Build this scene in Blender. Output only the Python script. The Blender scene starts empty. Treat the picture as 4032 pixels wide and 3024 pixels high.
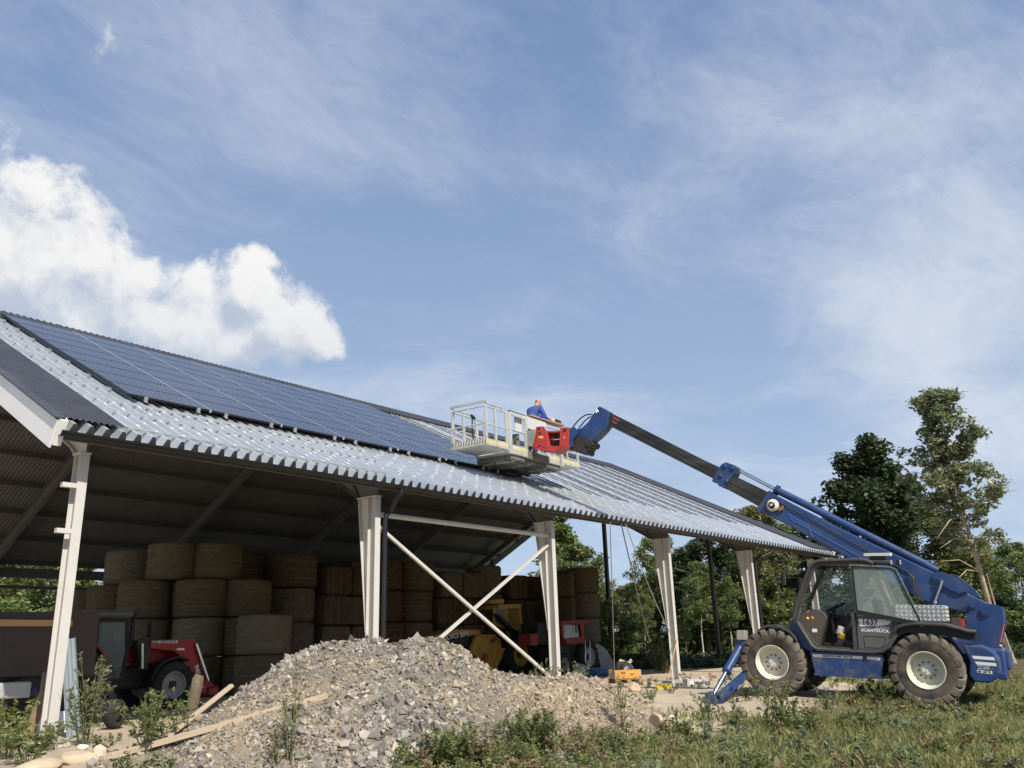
import bpy, math, random
import numpy as np
from mathutils import Vector, Matrix
random.seed(7)
RNG = np.random.default_rng(7)
SC = bpy.context.scene
COL = SC.collection
rad = math.radians

# ------------------------------------------------------------------ camera
# world: X along the barn, Y into the barn, Z up, metres; the front columns stand at y = 0, z = 0
CAM = Vector((-4.82884, -13.23387, 1.18925))
YAW, PITCH, ROLL = 0.68396, 0.29831, -0.03066
FPX, IW, IH = 3334.44, 4032.0, 3024.0
_f = Vector((math.cos(YAW) * math.cos(PITCH), math.sin(YAW) * math.cos(PITCH), math.sin(PITCH)))
_r = Vector((math.sin(YAW), -math.cos(YAW), 0))
_u = _r.cross(_f)
CR = math.cos(ROLL) * _r + math.sin(ROLL) * _u
CU = -math.sin(ROLL) * _r + math.cos(ROLL) * _u
CF = _f
cam_data = bpy.data.cameras.new('camera')
cam = bpy.data.objects.new('camera', cam_data)
COL.objects.link(cam)
cam.matrix_world = Matrix(((CR.x, CU.x, -CF.x, CAM.x), (CR.y, CU.y, -CF.y, CAM.y), (CR.z, CU.z, -CF.z, CAM.z), (0, 0, 0, 1)))
cam_data.sensor_width = 36.0
cam_data.lens = 36.0 * FPX / IW
cam_data.clip_start = 0.1
cam_data.clip_end = 3000
SC.camera = cam

# ------------------------------------------------------------------ sky and sun
SUN_AZ = rad(199)      # where the sun stands, clockwise from +Y
SUN_EL = rad(43)
world = bpy.data.worlds.new('World')
SC.world = world
world.use_nodes = True
wt = world.node_tree
wt.nodes.clear()


def wn(t, **k):
    n = wt.nodes.new(t)
    for a, b in k.items():
        setattr(n, a, b)
    return n


def wl(a, b):
    wt.links.new(a, b)


def wmath(op, a, b=None, c=None, clamp=False):
    n = wn('ShaderNodeMath', operation=op, use_clamp=clamp)
    for i, v in enumerate((a, b, c)):
        if v is None:
            continue
        if isinstance(v, (int, float)):
            n.inputs[i].default_value = v
        else:
            wl(v, n.inputs[i])
    return n.outputs[0]


def wvec(op, a, b=None, scale=None):
    n = wn('ShaderNodeVectorMath', operation=op)
    for i, v in enumerate((a, b)):
        if v is None:
            continue
        if isinstance(v, (tuple, list, Vector)):
            n.inputs[i].default_value = v
        else:
            wl(v, n.inputs[i])
    if scale is not None:
        if isinstance(scale, (int, float)):
            n.inputs['Scale'].default_value = scale
        else:
            wl(scale, n.inputs['Scale'])
    return n.outputs['Value'] if op in ('DOT_PRODUCT', 'LENGTH', 'DISTANCE') else n.outputs[0]


def wnoise(vec, scale, detail, rough, dist=0.0, lac=2.0):
    n = wn('ShaderNodeTexNoise')
    n.inputs['Scale'].default_value = scale
    n.inputs['Detail'].default_value = detail
    n.inputs['Roughness'].default_value = rough
    n.inputs['Lacunarity'].default_value = lac
    n.inputs['Distortion'].default_value = dist
    wl(vec, n.inputs['Vector'])
    return n.outputs['Fac']


def wramp(v, a, b, c=0.0, d=1.0, smooth=True):
    n = wn('ShaderNodeMapRange', interpolation_type='SMOOTHSTEP' if smooth else 'LINEAR', clamp=True)
    n.inputs[1].default_value, n.inputs[2].default_value = a, b
    n.inputs[3].default_value, n.inputs[4].default_value = c, d
    wl(v, n.inputs[0])
    return n.outputs[0]


def wmix(fac, a, b):
    n = wn('ShaderNodeMix', data_type='RGBA')
    wl(fac, n.inputs[0]) if not isinstance(fac, (int, float)) else setattr(n.inputs[0], 'default_value', fac)
    for s, v in ((6, a), (7, b)):
        if isinstance(v, tuple):
            n.inputs[s].default_value = v
        else:
            wl(v, n.inputs[s])
    return n.outputs[2]


def dir_of(u, v):
    return (CF + (u - IW / 2) / FPX * CR - (v - IH / 2) / FPX * CU).normalized()


sky = wn('ShaderNodeTexSky', sky_type='NISHITA', sun_disc=False)
sky.sun_elevation = SUN_EL
sky.sun_rotation = SUN_AZ
sky.altitude = 50
sky.air_density = 1.0
sky.dust_density = 0.6
sky.ozone_density = 2.6
SKY_STRENGTH = 0.125
tc = wn('ShaderNodeTexCoord')
d = wvec('NORMALIZE', tc.outputs['Generated'])
sep = wn('ShaderNodeSeparateXYZ')
wl(d, sep.inputs[0])
dz = wmath('MAXIMUM', sep.outputs[2], 0.0)
# thin high cloud: noise on a flat layer overhead, stretched along one wind direction
den = wmath('ADD', dz, 0.10)
inv = wmath('DIVIDE', 1.0, den)
lay = wvec('SCALE', d, scale=inv)
mp = wn('ShaderNodeMapping')
mp.inputs['Rotation'].default_value = (0, 0, rad(-12))
mp.inputs['Scale'].default_value = (0.75, 1.0, 0.0)
mp.inputs['Location'].default_value = (3.3, 1.7, 0)
wl(lay, mp.inputs[0])
warp = wn('ShaderNodeTexNoise')
warp.inputs['Scale'].default_value = 0.9
warp.inputs['Detail'].default_value = 5
wl(mp.outputs[0], warp.inputs['Vector'])
wv = wvec('SCALE', wvec('SUBTRACT', warp.outputs['Color'], (0.5, 0.5, 0.5)), scale=1.3)
lay2 = wvec('ADD', mp.outputs[0], wv)
n1 = wnoise(lay2, 0.9, 10, 0.56)
n2 = wnoise(lay2, 3.2, 10, 0.72)
ci = wmath('ADD', wmath('MULTIPLY', wmath('SUBTRACT', n1, 0.5), 1.25), wmath('MULTIPLY', wmath('SUBTRACT', n2, 0.5), 0.66))
ci = wmath('ADD', ci, 0.47)


def wspot(c, r0, r1, amt):
    """a broad bank of cloud around one compass direction"""
    dd = wvec('DISTANCE', d, tuple(c))
    return wramp(dd, r0, r1, amt, 0.0)


for (u, v, r0, r1, amt) in CLOUD_BANKS if 'CLOUD_BANKS' in globals() else (
        (3900, 1400, 0.0, 0.24, 0.34), (3350, 1200, 0.0, 0.18, 0.20), (3600, 300, 0.0, 0.36, 0.10),
        (500, 550, 0.0, 0.36, 0.11), (1500, 900, 0.0, 0.36, 0.10), (2500, 1000, 0.0, 0.28, 0.06), (2100, 200, 0.0, 0.30, -0.08), (3300, 800, 0.0, 0.2, -0.08)):
    ci = wmath('ADD', ci, wspot(dir_of(u, v), r0, r1, amt))
cirrus = wramp(ci, 0.36, 0.98, 0.06, 0.85)
# heaped cloud: lobed noise on the sphere, thresholded, denser in one bank low on the left
pw = wn('ShaderNodeTexNoise')
pw.inputs['Scale'].default_value = 7.0
pw.inputs['Detail'].default_value = 6
pw.inputs['Roughness'].default_value = 0.6
wl(d, pw.inputs['Vector'])
dw = wvec('ADD', d, wvec('SCALE', wvec('SUBTRACT', pw.outputs['Color'], (0.5, 0.5, 0.5)), scale=0.07))
vor = wn('ShaderNodeTexVoronoi', feature='SMOOTH_F1')
vor.inputs['Scale'].default_value = 15.0
vor.inputs['Smoothness'].default_value = 0.35
wl(dw, vor.inputs['Vector'])
puff = wmath('SUBTRACT', 0.62, vor.outputs['Distance'])


def heap_field(vec_d, vec_w, det):
    fine = wnoise(vec_w, 17.0, det, 0.60)
    tot = None
    for (u, v, r, a) in HEAPS:
        dd = wvec('DISTANCE', vec_w, tuple(dir_of(u, v)))
        s = wmath('SUBTRACT', a, wmath('DIVIDE', dd, r / FPX))
        tot = s if tot is None else wmath('SMOOTH_MAX', tot, s, 0.25)
    return wmath('ADD', tot, wmath('MULTIPLY', wmath('SUBTRACT', fine, 0.5), 2.1))


HEAPS = ((-150, 820, 330, 1.0), (60, 1080, 360, 1.0), (330, 1010, 190, 1.0), (480, 1200, 230, 1.0), (760, 1130, 150, 1.0),
         (720, 1300, 230, 1.0), (1000, 1180, 170, 1.0), (1090, 1290, 190, 1.0), (1240, 1350, 110, 1.0), (300, 1330, 330, 1.0),
         (950, 1390, 170, 1.0), (440, 90, 170, 0.30), (-700, 1000, 600, 1.0), (-1500, 1200, 700, 1.0))
hf = wmath('ADD', heap_field(d, dw, 9), wmath('MULTIPLY', puff, 0.5))
heap = wramp(hf, 0.05, 0.56, 0.0, 1.0)
# light side of the heaps: the same field sampled a little towards the sun-lit top
up_off = tuple(Vector(((CU * 0.028 + CR * 0.012))))
dwu = wvec('ADD', dw, up_off)
hf2 = heap_field(d, dwu, 4)
shade = wramp(wmath('SUBTRACT', hf, hf2), -0.38, 0.62, 0.0, 1.0)
low = wramp(sep.outputs[2], 0.22, 0.44, 0.0, 1.0)
shade2 = wmath('MULTIPLY', shade, wmath('ADD', 0.35, wmath('MULTIPLY', low, 0.65)))
heap_col = wmix(shade2, (3.5, 4.0, 4.85, 1), (6.5, 6.45, 6.4, 1))
el_f = wramp(sep.outputs[2], 0.02, 0.80, 0.0, 1.0, False)
el_f = wmath('POWER', el_f, 1.0)
grad = wmix(el_f, (3.25, 4.2, 5.55, 1), (0.55, 1.25, 2.95, 1))
sky_c = wmix(0.85, sky.outputs[0], grad)
sky_ci = wmix(cirrus, sky_c, (4.9, 5.3, 6.0, 1))
sky_all = wmix(heap, sky_ci, heap_col)
bg = wn('ShaderNodeBackground')
bg.inputs['Strength'].default_value = SKY_STRENGTH
wl(sky_all, bg.inputs['Color'])
wo = wn('ShaderNodeOutputWorld')
wl(bg.outputs[0], wo.inputs['Surface'])

sun_data = bpy.data.lights.new('sun', 'SUN')
sun_data.energy = 4.8
sun_data.angle = rad(0.53)
sun_data.color = (1.0, 0.93, 0.82)
sun = bpy.data.objects.new('sun', sun_data)
COL.objects.link(sun)
sdir = Vector((math.sin(SUN_AZ) * math.cos(SUN_EL), math.cos(SUN_AZ) * math.cos(SUN_EL), math.sin(SUN_EL)))
sun.rotation_euler = sdir.to_track_quat('Z', 'Y').to_euler()
sun.location = sdir * 60
SC.view_settings.view_transform = 'Standard'
SC.view_settings.look = 'None'
SC.view_settings.exposure = 0.2
SC.view_settings.gamma = 1.0
SC.view_settings.use_curve_mapping = False


# ------------------------------------------------------------------ helpers
def at(u, v, x=None, y=None, z=None, dist=None):
    """a point of the place: the sight line through photo point (u, v) met with a known plane or depth"""
    u, v = float(u), float(v)
    q = CF + (u - IW / 2) / FPX * CR - (v - IH / 2) / FPX * CU
    if x is not None:
        t = (x - CAM.x) / q.x
    elif y is not None:
        t = (y - CAM.y) / q.y
    elif z is not None:
        t = (z - CAM.z) / q.z
    else:
        t = float(dist)
    return CAM + t * q


MATS = {}


def mat(name, col, rough=0.6, metal=0.0, var=0.0, vscale=4.0, bump=0.0, bscale=30.0, dirt=None, dscale=1.5, damt=0.5, coat=0.0,
        spec=0.5, stretch=None, emit=None, alpha=None, trans=0.0, ior=1.45, backcol=None, var2=None, dmin=0.45, dmax=0.75, objvar=0.0):
    """one procedural material: base colour with noise in it, a second dirt colour in patches, fine relief"""
    if name in MATS:
        return MATS[name]
    m = bpy.data.materials.new(name)
    m.use_nodes = True
    t = m.node_tree
    b = t.nodes['Principled BSDF']
    b.inputs['Roughness'].default_value = rough
    b.inputs['Metallic'].default_value = metal
    b.inputs['Specular IOR Level'].default_value = spec
    b.inputs['Coat Weight'].default_value = coat
    b.inputs['Transmission Weight'].default_value = trans
    b.inputs['IOR'].default_value = ior
    c4 = (*col, 1)
    b.inputs['Base Color'].default_value = c4
    out = None
    tcn = t.nodes.new('ShaderNodeTexCoord')
    src = tcn.outputs['Object']
    if stretch:
        mpn = t.nodes.new('ShaderNodeMapping')
        mpn.inputs['Scale'].default_value = stretch
        t.links.new(src, mpn.inputs[0])
        src = mpn.outputs[0]

    def noise(s, det=5, r=0.6):
        n = t.nodes.new('ShaderNodeTexNoise')
        n.inputs['Scale'].default_value = s
        n.inputs['Detail'].default_value = det
        n.inputs['Roughness'].default_value = r
        t.links.new(src, n.inputs['Vector'])
        return n.outputs['Fac']

    def mix(f, a, bb):
        n = t.nodes.new('ShaderNodeMix')
        n.data_type = 'RGBA'
        t.links.new(f, n.inputs[0])
        for i, v in ((6, a), (7, bb)):
            if isinstance(v, tuple):
                n.inputs[i].default_value = v
            else:
                t.links.new(v, n.inputs[i])
        return n.outputs[2]

    def rng(f, a, bb, c=0.0, dd=1.0):
        n = t.nodes.new('ShaderNodeMapRange')
        n.inputs[1].default_value, n.inputs[2].default_value, n.inputs[3].default_value, n.inputs[4].default_value = a, bb, c, dd
        t.links.new(f, n.inputs[0])
        return n.outputs[0]

    if var > 0 or var2:
        lo = (*[max(0, c * (1 - var)) for c in col], 1)
        hi = (*(var2 if var2 else [min(1, c * (1 + var)) for c in col]), 1)
        out = mix(rng(noise(vscale), 0.3, 0.7), lo, hi)
    if dirt:
        out = mix(rng(noise(dscale, 8, 0.65), dmin, dmax, 0, damt), out if out is not None else c4, (*dirt, 1))
    if objvar > 0:
        oi = t.nodes.new('ShaderNodeObjectInfo')
        hs = t.nodes.new('ShaderNodeHueSaturation')
        if out is not None:
            t.links.new(out, hs.inputs['Color'])
        else:
            hs.inputs['Color'].default_value = c4
        t.links.new(rng(oi.outputs['Random'], 0, 1, 1 - objvar, 1 + objvar), hs.inputs['Value'])
        t.links.new(rng(oi.outputs['Random'], 0, 1, 1.1, 0.75), hs.inputs['Saturation'])
        out = hs.outputs[0]
    if out is not None:
        t.links.new(out, b.inputs['Base Color'])
    if bump > 0:
        bn = t.nodes.new('ShaderNodeBump')
        bn.inputs['Strength'].default_value = bump
        bn.inputs['Distance'].default_value = 0.02
        t.links.new(noise(bscale, 6, 0.65), bn.inputs['Height'])
        t.links.new(bn.outputs[0], b.inputs['Normal'])
    if emit:
        b.inputs['Emission Color'].default_value = (*emit, 1)
        b.inputs['Emission Strength'].default_value = 1
    if alpha is not None:
        b.inputs['Alpha'].default_value = alpha
    MATS[name] = m
    return m


def rot_to(dv, up=Vector((0, 0, 1))):
    """matrix whose X runs along dv and whose Z is as close to up as it can be"""
    x = dv.normalized()
    y = up.cross(x)
    if y.length < 1e-5:
        y = Vector((0, 1, 0)).cross(x)
        if y.length < 1e-5:
            y = Vector((1, 0, 0))
    y.normalize()
    z = x.cross(y)
    return Matrix(((x.x, y.x, z.x), (x.y, y.y, z.y), (x.z, y.z, z.z)))


class MB:
    """collects faces, then links them as one mesh object"""

    def __init__(self):
        self.v, self.f, self.s, self.m = [], [], [], []
        self.cm = 0

    def add(self, vs, fs, smooth=False):
        o = len(self.v)
        self.v += [tuple(p) for p in vs]
        self.f += [tuple(i + o for i in q) for q in fs]
        self.s += [smooth] * len(fs)
        self.m += [self.cm] * len(fs)
        return self

    def box(self, c, size, R=None, bev=0.0):
        sx, sy, sz = size[0] / 2, size[1] / 2, size[2] / 2
        c = Vector(c)
        if bev > 0:
            b = min(bev, sx * .9, sy * .9, sz * .9)
            vs, fs, idx = [], [], {}
            for ix in (-1, 1):
                for iy in (-1, 1):
                    for iz in (-1, 1):
                        for ax in range(3):
                            p = [ix * (sx - b), iy * (sy - b), iz * (sz - b)]
                            p[ax] = (ix * sx, iy * sy, iz * sz)[ax]
                            idx[ix, iy, iz, ax] = len(vs)
                            vs.append(Vector(p))
            for s in (-1, 1):
                for ax in range(3):
                    k = []
                    for (a, bb) in ((-1, -1), (1, -1), (1, 1), (-1, 1)):
                        q = [0, 0, 0]
                        q[ax] = s
                        q[(ax + 1) % 3] = a
                        q[(ax + 2) % 3] = bb
                        k.append(idx[q[0], q[1], q[2], ax])
                    fs.append(k if s > 0 else k[::-1])
            for ax in range(3):
                a1, a2 = (ax + 1) % 3, (ax + 2) % 3
                for s1 in (-1, 1):
                    for s2 in (-1, 1):
                        def g(e, sgn):
                            q = [0, 0, 0]
                            q[ax], q[a1], q[a2] = sgn, s1, s2
                            return idx[q[0], q[1], q[2], e]
                        k = [g(a1, -1), g(a1, 1), g(a2, 1), g(a2, -1)]
                        fs.append(k if s1 * s2 < 0 else k[::-1])
            for ix in (-1, 1):
                for iy in (-1, 1):
                    for iz in (-1, 1):
                        k = [idx[ix, iy, iz, a] for a in range(3)]
                        fs.append(k if ix * iy * iz > 0 else k[::-1])
        else:
            vs = [Vector((x, y, z)) for x in (-sx, sx) for y in (-sy, sy) for z in (-sz, sz)]
            fs = [(0, 1, 3, 2), (4, 6, 7, 5), (0, 4, 5, 1), (2, 3, 7, 6), (0, 2, 6, 4), (1, 5, 7, 3)]
        if R is not None:
            vs = [R @ p for p in vs]
        return self.add([p + c for p in vs], fs)

    def bar(self, p, q, w, h, up=Vector((0, 0, 1)), bev=0.0):
        p, q = Vector(p), Vector(q)
        return self.box((p + q) / 2, ((q - p).length, w, h), rot_to(q - p, Vector(up)), bev)

    def tube(self, pts, r, n=8, caps=True, smooth=True):
        pts = [Vector(p) for p in pts]
        rs = r if isinstance(r, (list, tuple)) else [r] * len(pts)
        vs, fs = [], []
        prev = None
        for i, p in enumerate(pts):
            t = (pts[min(i + 1, len(pts) - 1)] - pts[max(i - 1, 0)]).normalized()
            if prev is None:
                a = Vector((0, 0, 1)) if abs(t.z) < 0.9 else Vector((1, 0, 0))
                nx = t.cross(a).normalized()
            else:
                nx = (prev - t * prev.dot(t))
                nx = nx.normalized() if nx.length > 1e-6 else t.cross(Vector((0, 0, 1))).normalized()
            prev = nx
            ny = t.cross(nx)
            for k in range(n):
                a = 2 * math.pi * k / n
                vs.append(p + rs[i] * (math.cos(a) * nx + math.sin(a) * ny))
        for i in range(len(pts) - 1):
            for k in range(n):
                k2 = (k + 1) % n
                fs.append((i * n + k, i * n + k2, (i + 1) * n + k2, (i + 1) * n + k))
        self.add(vs, fs, smooth)
        if caps:
            m = len(pts) - 1
            self.add(vs[:n], [tuple(range(n))[::-1]])
            self.add(vs[m * n:], [tuple(range(n))])
        return self

    def cyl(self, p, q, r, n=16, r2=None):
        return self.tube([p, q], [r, r if r2 is None else r2], n)

    def lathe(self, prof, c, axis=(0, 0, 1), n=24, smooth=True, closed=False):
        """prof: (radius, height) pairs, turned about axis through c"""
        ax = Vector(axis).normalized()
        a = Vector((0, 0, 1)) if abs(ax.z) < 0.9 else Vector((1, 0, 0))
        nx = ax.cross(a).normalized()
        ny = ax.cross(nx)
        c = Vector(c)
        vs, fs = [], []
        for (r, h) in prof:
            for k in range(n):
                t = 2 * math.pi * k / n
                vs.append(c + ax * h + r * (math.cos(t) * nx + math.sin(t) * ny))
        m = len(prof)
        for i in range(m if closed else m - 1):
            j = (i + 1) % m
            for k in range(n):
                k2 = (k + 1) % n
                fs.append((i * n + k, i * n + k2, j * n + k2, j * n + k))
        return self.add(vs, fs, smooth)

    def prism(self, poly, o, ax, ay, an, t0, t1):
        """a flat outline (a, b) on axes ax, ay through o, given thickness t0..t1 along an"""
        o, ax, ay, an = Vector(o), Vector(ax), Vector(ay), Vector(an)
        n = len(poly)
        area = sum(poly[i][0] * poly[(i + 1) % n][1] - poly[(i + 1) % n][0] * poly[i][1] for i in range(n))
        if (area > 0) == (ax.cross(ay).dot(an) > 0):
            pass
        else:
            poly = poly[::-1]
        lo = [o + ax * a + ay * b + an * t0 for a, b in poly]
        hi = [o + ax * a + ay * b + an * t1 for a, b in poly]
        fs = [tuple(range(n))[::-1], tuple(range(n, 2 * n))]
        fs += [(i, (i + 1) % n, n + (i + 1) % n, n + i) for i in range(n)]
        return self.add(lo + hi, fs)

    def ring(self, poly, w, o, ax, ay, an, t0, t1):
        """a frame: outline poly with its inset by w cut out of it"""
        n = len(poly)
        area = sum(poly[i][0] * poly[(i + 1) % n][1] - poly[(i + 1) % n][0] * poly[i][1] for i in range(n))
        if area < 0:
            poly = poly[::-1]
        inn = inset(poly, w)
        o, ax, ay, an = Vector(o), Vector(ax), Vector(ay), Vector(an)
        P = lambda q, t: o + ax * q[0] + ay * q[1] + an * t
        vs = [P(q, t0) for q in poly] + [P(q, t0) for q in inn] + [P(q, t1) for q in poly] + [P(q, t1) for q in inn]
        fs = []
        flip = ax.cross(ay).dot(an) < 0
        for i in range(n):
            j = (i + 1) % n
            for q in ((i, n + i, n + j, j), (2 * n + i, 2 * n + j, 3 * n + j, 3 * n + i), (i, j, 2 * n + j, 2 * n + i), (n + i, 3 * n + i, 3 * n + j, n + j)):
                fs.append(q[::-1] if flip else q)
        return self.add(vs, fs)

    def build(self, name, material, parent=None, M=None, smooth=None):
        me = bpy.data.meshes.new(name)
        vs = self.v
        if M is not None:
            vs = [tuple(M @ Vector(p)) for p in vs]
        me.from_pydata(vs, [], self.f)
        mats = material if isinstance(material, (list, tuple)) else [material]
        for mm in mats:
            me.materials.append(mm)
        s = self.s if smooth is None else [smooth] * len(self.f)
        me.polygons.foreach_set('use_smooth', s)
        if len(mats) > 1:
            me.polygons.foreach_set('material_index', self.m)
        me.update()
        o = bpy.data.objects.new(name, me)
        COL.objects.link(o)
        if parent is not None:
            o.parent = parent
            if M is None and 'world' in parent:
                pass
        return o


def inset(poly, w):
    n = len(poly)
    out = []
    for i in range(n):
        p0, p1, p2 = Vector(poly[i - 1]), Vector(poly[i]), Vector(poly[(i + 1) % n])
        d1, d2 = (p1 - p0).normalized(), (p2 - p1).normalized()
        n1, n2 = Vector((-d1.y, d1.x)), Vector((-d2.y, d2.x))
        b = n1 + n2
        b = b / max(0.35, 1 + n1.dot(n2))
        out.append((p1.x + b.x * w, p1.y + b.y * w))
    return out


def np_mesh(name, V, F, material, parent=None, smooth=False, midx=None):
    """big meshes from arrays: V (n,3), F (m,k)"""
    me = bpy.data.meshes.new(name)
    V = np.asarray(V, np.float32)
    F = np.asarray(F, np.int32)
    m, k = F.shape
    me.vertices.add(len(V))
    me.vertices.foreach_set('co', V.ravel())
    me.loops.add(m * k)
    me.loops.foreach_set('vertex_index', F.ravel())
    me.polygons.add(m)
    me.polygons.foreach_set('loop_start', np.arange(0, m * k, k, dtype=np.int32))
    me.polygons.foreach_set('loop_total', np.full(m, k, np.int32))
    me.polygons.foreach_set('use_smooth', np.full(m, bool(smooth)))
    for mm in (material if isinstance(material, (list, tuple)) else [material]):
        me.materials.append(mm)
    if midx is not None:
        me.polygons.foreach_set('material_index', np.asarray(midx, np.int32))
    me.update(calc_edges=True)
    me.validate()
    o = bpy.data.objects.new(name, me)
    COL.objects.link(o)
    if parent is not None:
        o.parent = parent
    return o


def tag(o, label=None, cat=None, group=None, kind=None):
    if label:
        o['label'] = label
    if cat:
        o['category'] = cat
    if group:
        o['group'] = group
    if kind:
        o['kind'] = kind
    return o


def thing(name, label, cat, loc=(0, 0, 0), group=None, M=None):
    o = bpy.data.objects.new(name, None)
    o.empty_display_size = 0.2
    COL.objects.link(o)
    if M is not None:
        o.matrix_world = M
    else:
        o.location = loc
    return tag(o, label, cat, group)


def copy_tree(o, parent=None):
    c = o.copy()
    COL.objects.link(c)
    if parent is not None:
        c.parent = parent
    for ch in list(o.children):
        copy_tree(ch, c)
    return c


def text_mesh(name, txt, size, material, parent, M, spacing=1.0, depth=0.002, xscale=1.0, shear=0.0):
    """lettering as a thin mesh; M places its baseline centre (X along the line, Y up, Z out)"""
    cu = bpy.data.curves.new(name, 'FONT')
    cu.body = txt
    cu.size = size
    cu.extrude = depth
    cu.space_character = spacing
    cu.shear = shear
    cu.offset = size * 0.028
    cu.align_x, cu.align_y = 'CENTER', 'CENTER'
    cu.resolution_u = 2
    tmp = bpy.data.objects.new(name + '_tmp', cu)
    COL.objects.link(tmp)
    dg = bpy.context.evaluated_depsgraph_get()
    me = bpy.data.meshes.new_from_object(tmp.evaluated_get(dg))
    bpy.data.objects.remove(tmp)
    bpy.data.curves.remove(cu)
    me.name = name
    me.transform(M @ Matrix.Diagonal((xscale, 1, 1, 1)))
    me.materials.clear()
    me.materials.append(material)
    o = bpy.data.objects.new(name, me)
    COL.objects.link(o)
    o.parent = parent
    return o


def frame_M(o, x, y, z):
    return Matrix(((x[0], y[0], z[0], o[0]), (x[1], y[1], z[1], o[1]), (x[2], y[2], z[2], o[2]), (0, 0, 0, 1)))


def sm(a, b, x):
    t = min(1, max(0, (x - a) / (b - a)))
    return t * t * (3 - 2 * t)


# ------------------------------------------------------------------ ground
def noise2(x, y, seed=0):
    """cheap smooth value noise on arrays"""
    x, y = np.asarray(x, float), np.asarray(y, float)
    xi, yi = np.floor(x).astype(int), np.floor(y).astype(int)
    xf, yf = x - xi, y - yi
    u, v = xf * xf * (3 - 2 * xf), yf * yf * (3 - 2 * yf)

    def h(a, b):
        n = (a * 374761393 + b * 668265263 + seed * 974711) & 0x7fffffff
        n = ((n ^ (n >> 13)) * 1274126177) & 0x7fffffff
        return ((n ^ (n >> 16)) & 0xffff) / 65535.0
    return (h(xi, yi) * (1 - u) + h(xi + 1, yi) * u) * (1 - v) + (h(xi, yi + 1) * (1 - u) + h(xi + 1, yi + 1) * u) * v


def fbm(x, y, seed=0, o=4):
    t, a, s = 0, 0.5, 1.0
    for i in range(o):
        t = t + a * (noise2(np.asarray(x) * s, np.asarray(y) * s, seed + i) - 0.5)
        a *= 0.5
        s *= 2.1
    return t


def ground_z(x, y):
    x, y = np.asarray(x, float), np.asarray(y, float)
    z = -0.062 * np.maximum(0, -5.2 - y)
    z = np.maximum(z, -0.55)
    out = np.clip((-1.5 - y) / 2.0, 0, 1)
    z = z + out * (0.10 * fbm(x * 0.55, y * 0.55, 3) + 0.05 * fbm(x * 2.3, y * 2.3, 9))
    z = z - 0.15 * np.exp(-((x - 12.1) ** 2 + (y + 4.3) ** 2) / 0.7)
    far = np.clip((np.hypot(x - 10, y) - 45) / 60, 0, 1)
    return z + far * 0.6 * fbm(x * 0.03, y * 0.03, 5)


def gz(x, y):
    return float(ground_z(np.array([x]), np.array([y]))[0])


def ground_material():
    m = bpy.data.materials.new('sandy_ground')
    m.use_nodes = True
    t = m.node_tree
    b = t.nodes['Principled BSDF']
    b.inputs['Roughness'].default_value = 0.95
    b.inputs['Specular IOR Level'].default_value = 0.15
    tcn = t.nodes.new('ShaderNodeTexCoord')
    src = tcn.outputs['Object']

    def noise(s, det=6, r=0.62):
        n = t.nodes.new('ShaderNodeTexNoise')
        n.inputs['Scale'].default_value = s
        n.inputs['Detail'].default_value = det
        n.inputs['Roughness'].default_value = r
        t.links.new(src, n.inputs['Vector'])
        return n.outputs['Fac']

    def rng(f, a, bb, c=0.0, dd=1.0):
        n = t.nodes.new('ShaderNodeMapRange')
        n.inputs[1].default_value, n.inputs[2].default_value, n.inputs[3].default_value, n.inputs[4].default_value = a, bb, c, dd
        t.links.new(f, n.inputs[0])
        return n.outputs[0]

    def mix(f, a, bb):
        n = t.nodes.new('ShaderNodeMix')
        n.data_type = 'RGBA'
        t.links.new(f, n.inputs[0])
        for i, v in ((6, a), (7, bb)):
            if isinstance(v, tuple):
                n.inputs[i].default_value = v
            else:
                t.links.new(v, n.inputs[i])
        return n.outputs[2]

    def mth(op, a, bb):
        n = t.nodes.new('ShaderNodeMath')
        n.operation = op
        for i, v in enumerate((a, bb)):
            if isinstance(v, (int, float)):
                n.inputs[i].default_value = v
            else:
                t.links.new(v, n.inputs[i])
        return n.outputs[0]
    sepn = t.nodes.new('ShaderNodeSeparateXYZ')
    t.links.new(src, sepn.inputs[0])
    X, Y = sepn.outputs[0], sepn.outputs[1]
    sand = mix(rng(noise(1.3), 0.35, 0.7), (0.47, 0.375, 0.265, 1), (0.66, 0.55, 0.415, 1))
    sand = mix(rng(noise(9.0, 8, 0.7), 0.5, 0.72, 0, 0.55), sand, (0.33, 0.26, 0.18, 1))
    soil = mix(rng(noise(2.2), 0.35, 0.65), (0.085, 0.075, 0.035, 1), (0.17, 0.13, 0.075, 1))
    grass = mix(rng(noise(0.4), 0.35, 0.65), (0.13, 0.19, 0.045, 1), (0.22, 0.28, 0.08, 1))
    # grassy soil on the camera side of the yard, sandy yard along the barn, meadow far behind it
    edge = mth('ADD', mth('MULTIPLY', mth('ADD', X, -9.0), -0.10), mth('ADD', Y, 6.9))
    w = rng(mth('ADD', edge, mth('MULTIPLY', mth('ADD', noise(0.7), -0.5), 3.4)), -0.9, 0.5, 1.0, 0.0)
    c1 = mix(w, sand, soil)
    w2 = rng(mth('ADD', Y, mth('MULTIPLY', mth('ADD', noise(0.25), -0.5), 6)), 21.5, 26, 0.0, 1.0)
    c2 = mix(w2, c1, grass)
    w3 = rng(mth('ADD', X, mth('MULTIPLY', mth('ADD', noise(0.25), -0.5), 5)), 37, 41, 0.0, 1.0)
    c3 = mix(w3, c2, grass)
    t.links.new(c3, b.inputs['Base Color'])
    bn = t.nodes.new('ShaderNodeBump')
    bn.inputs['Strength'].default_value = 0.9
    bn.inputs['Distance'].default_value = 0.05
    t.links.new(noise(14, 9, 0.7), bn.inputs['Height'])
    t.links.new(bn.outputs[0], b.inputs['Normal'])
    return m


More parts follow.
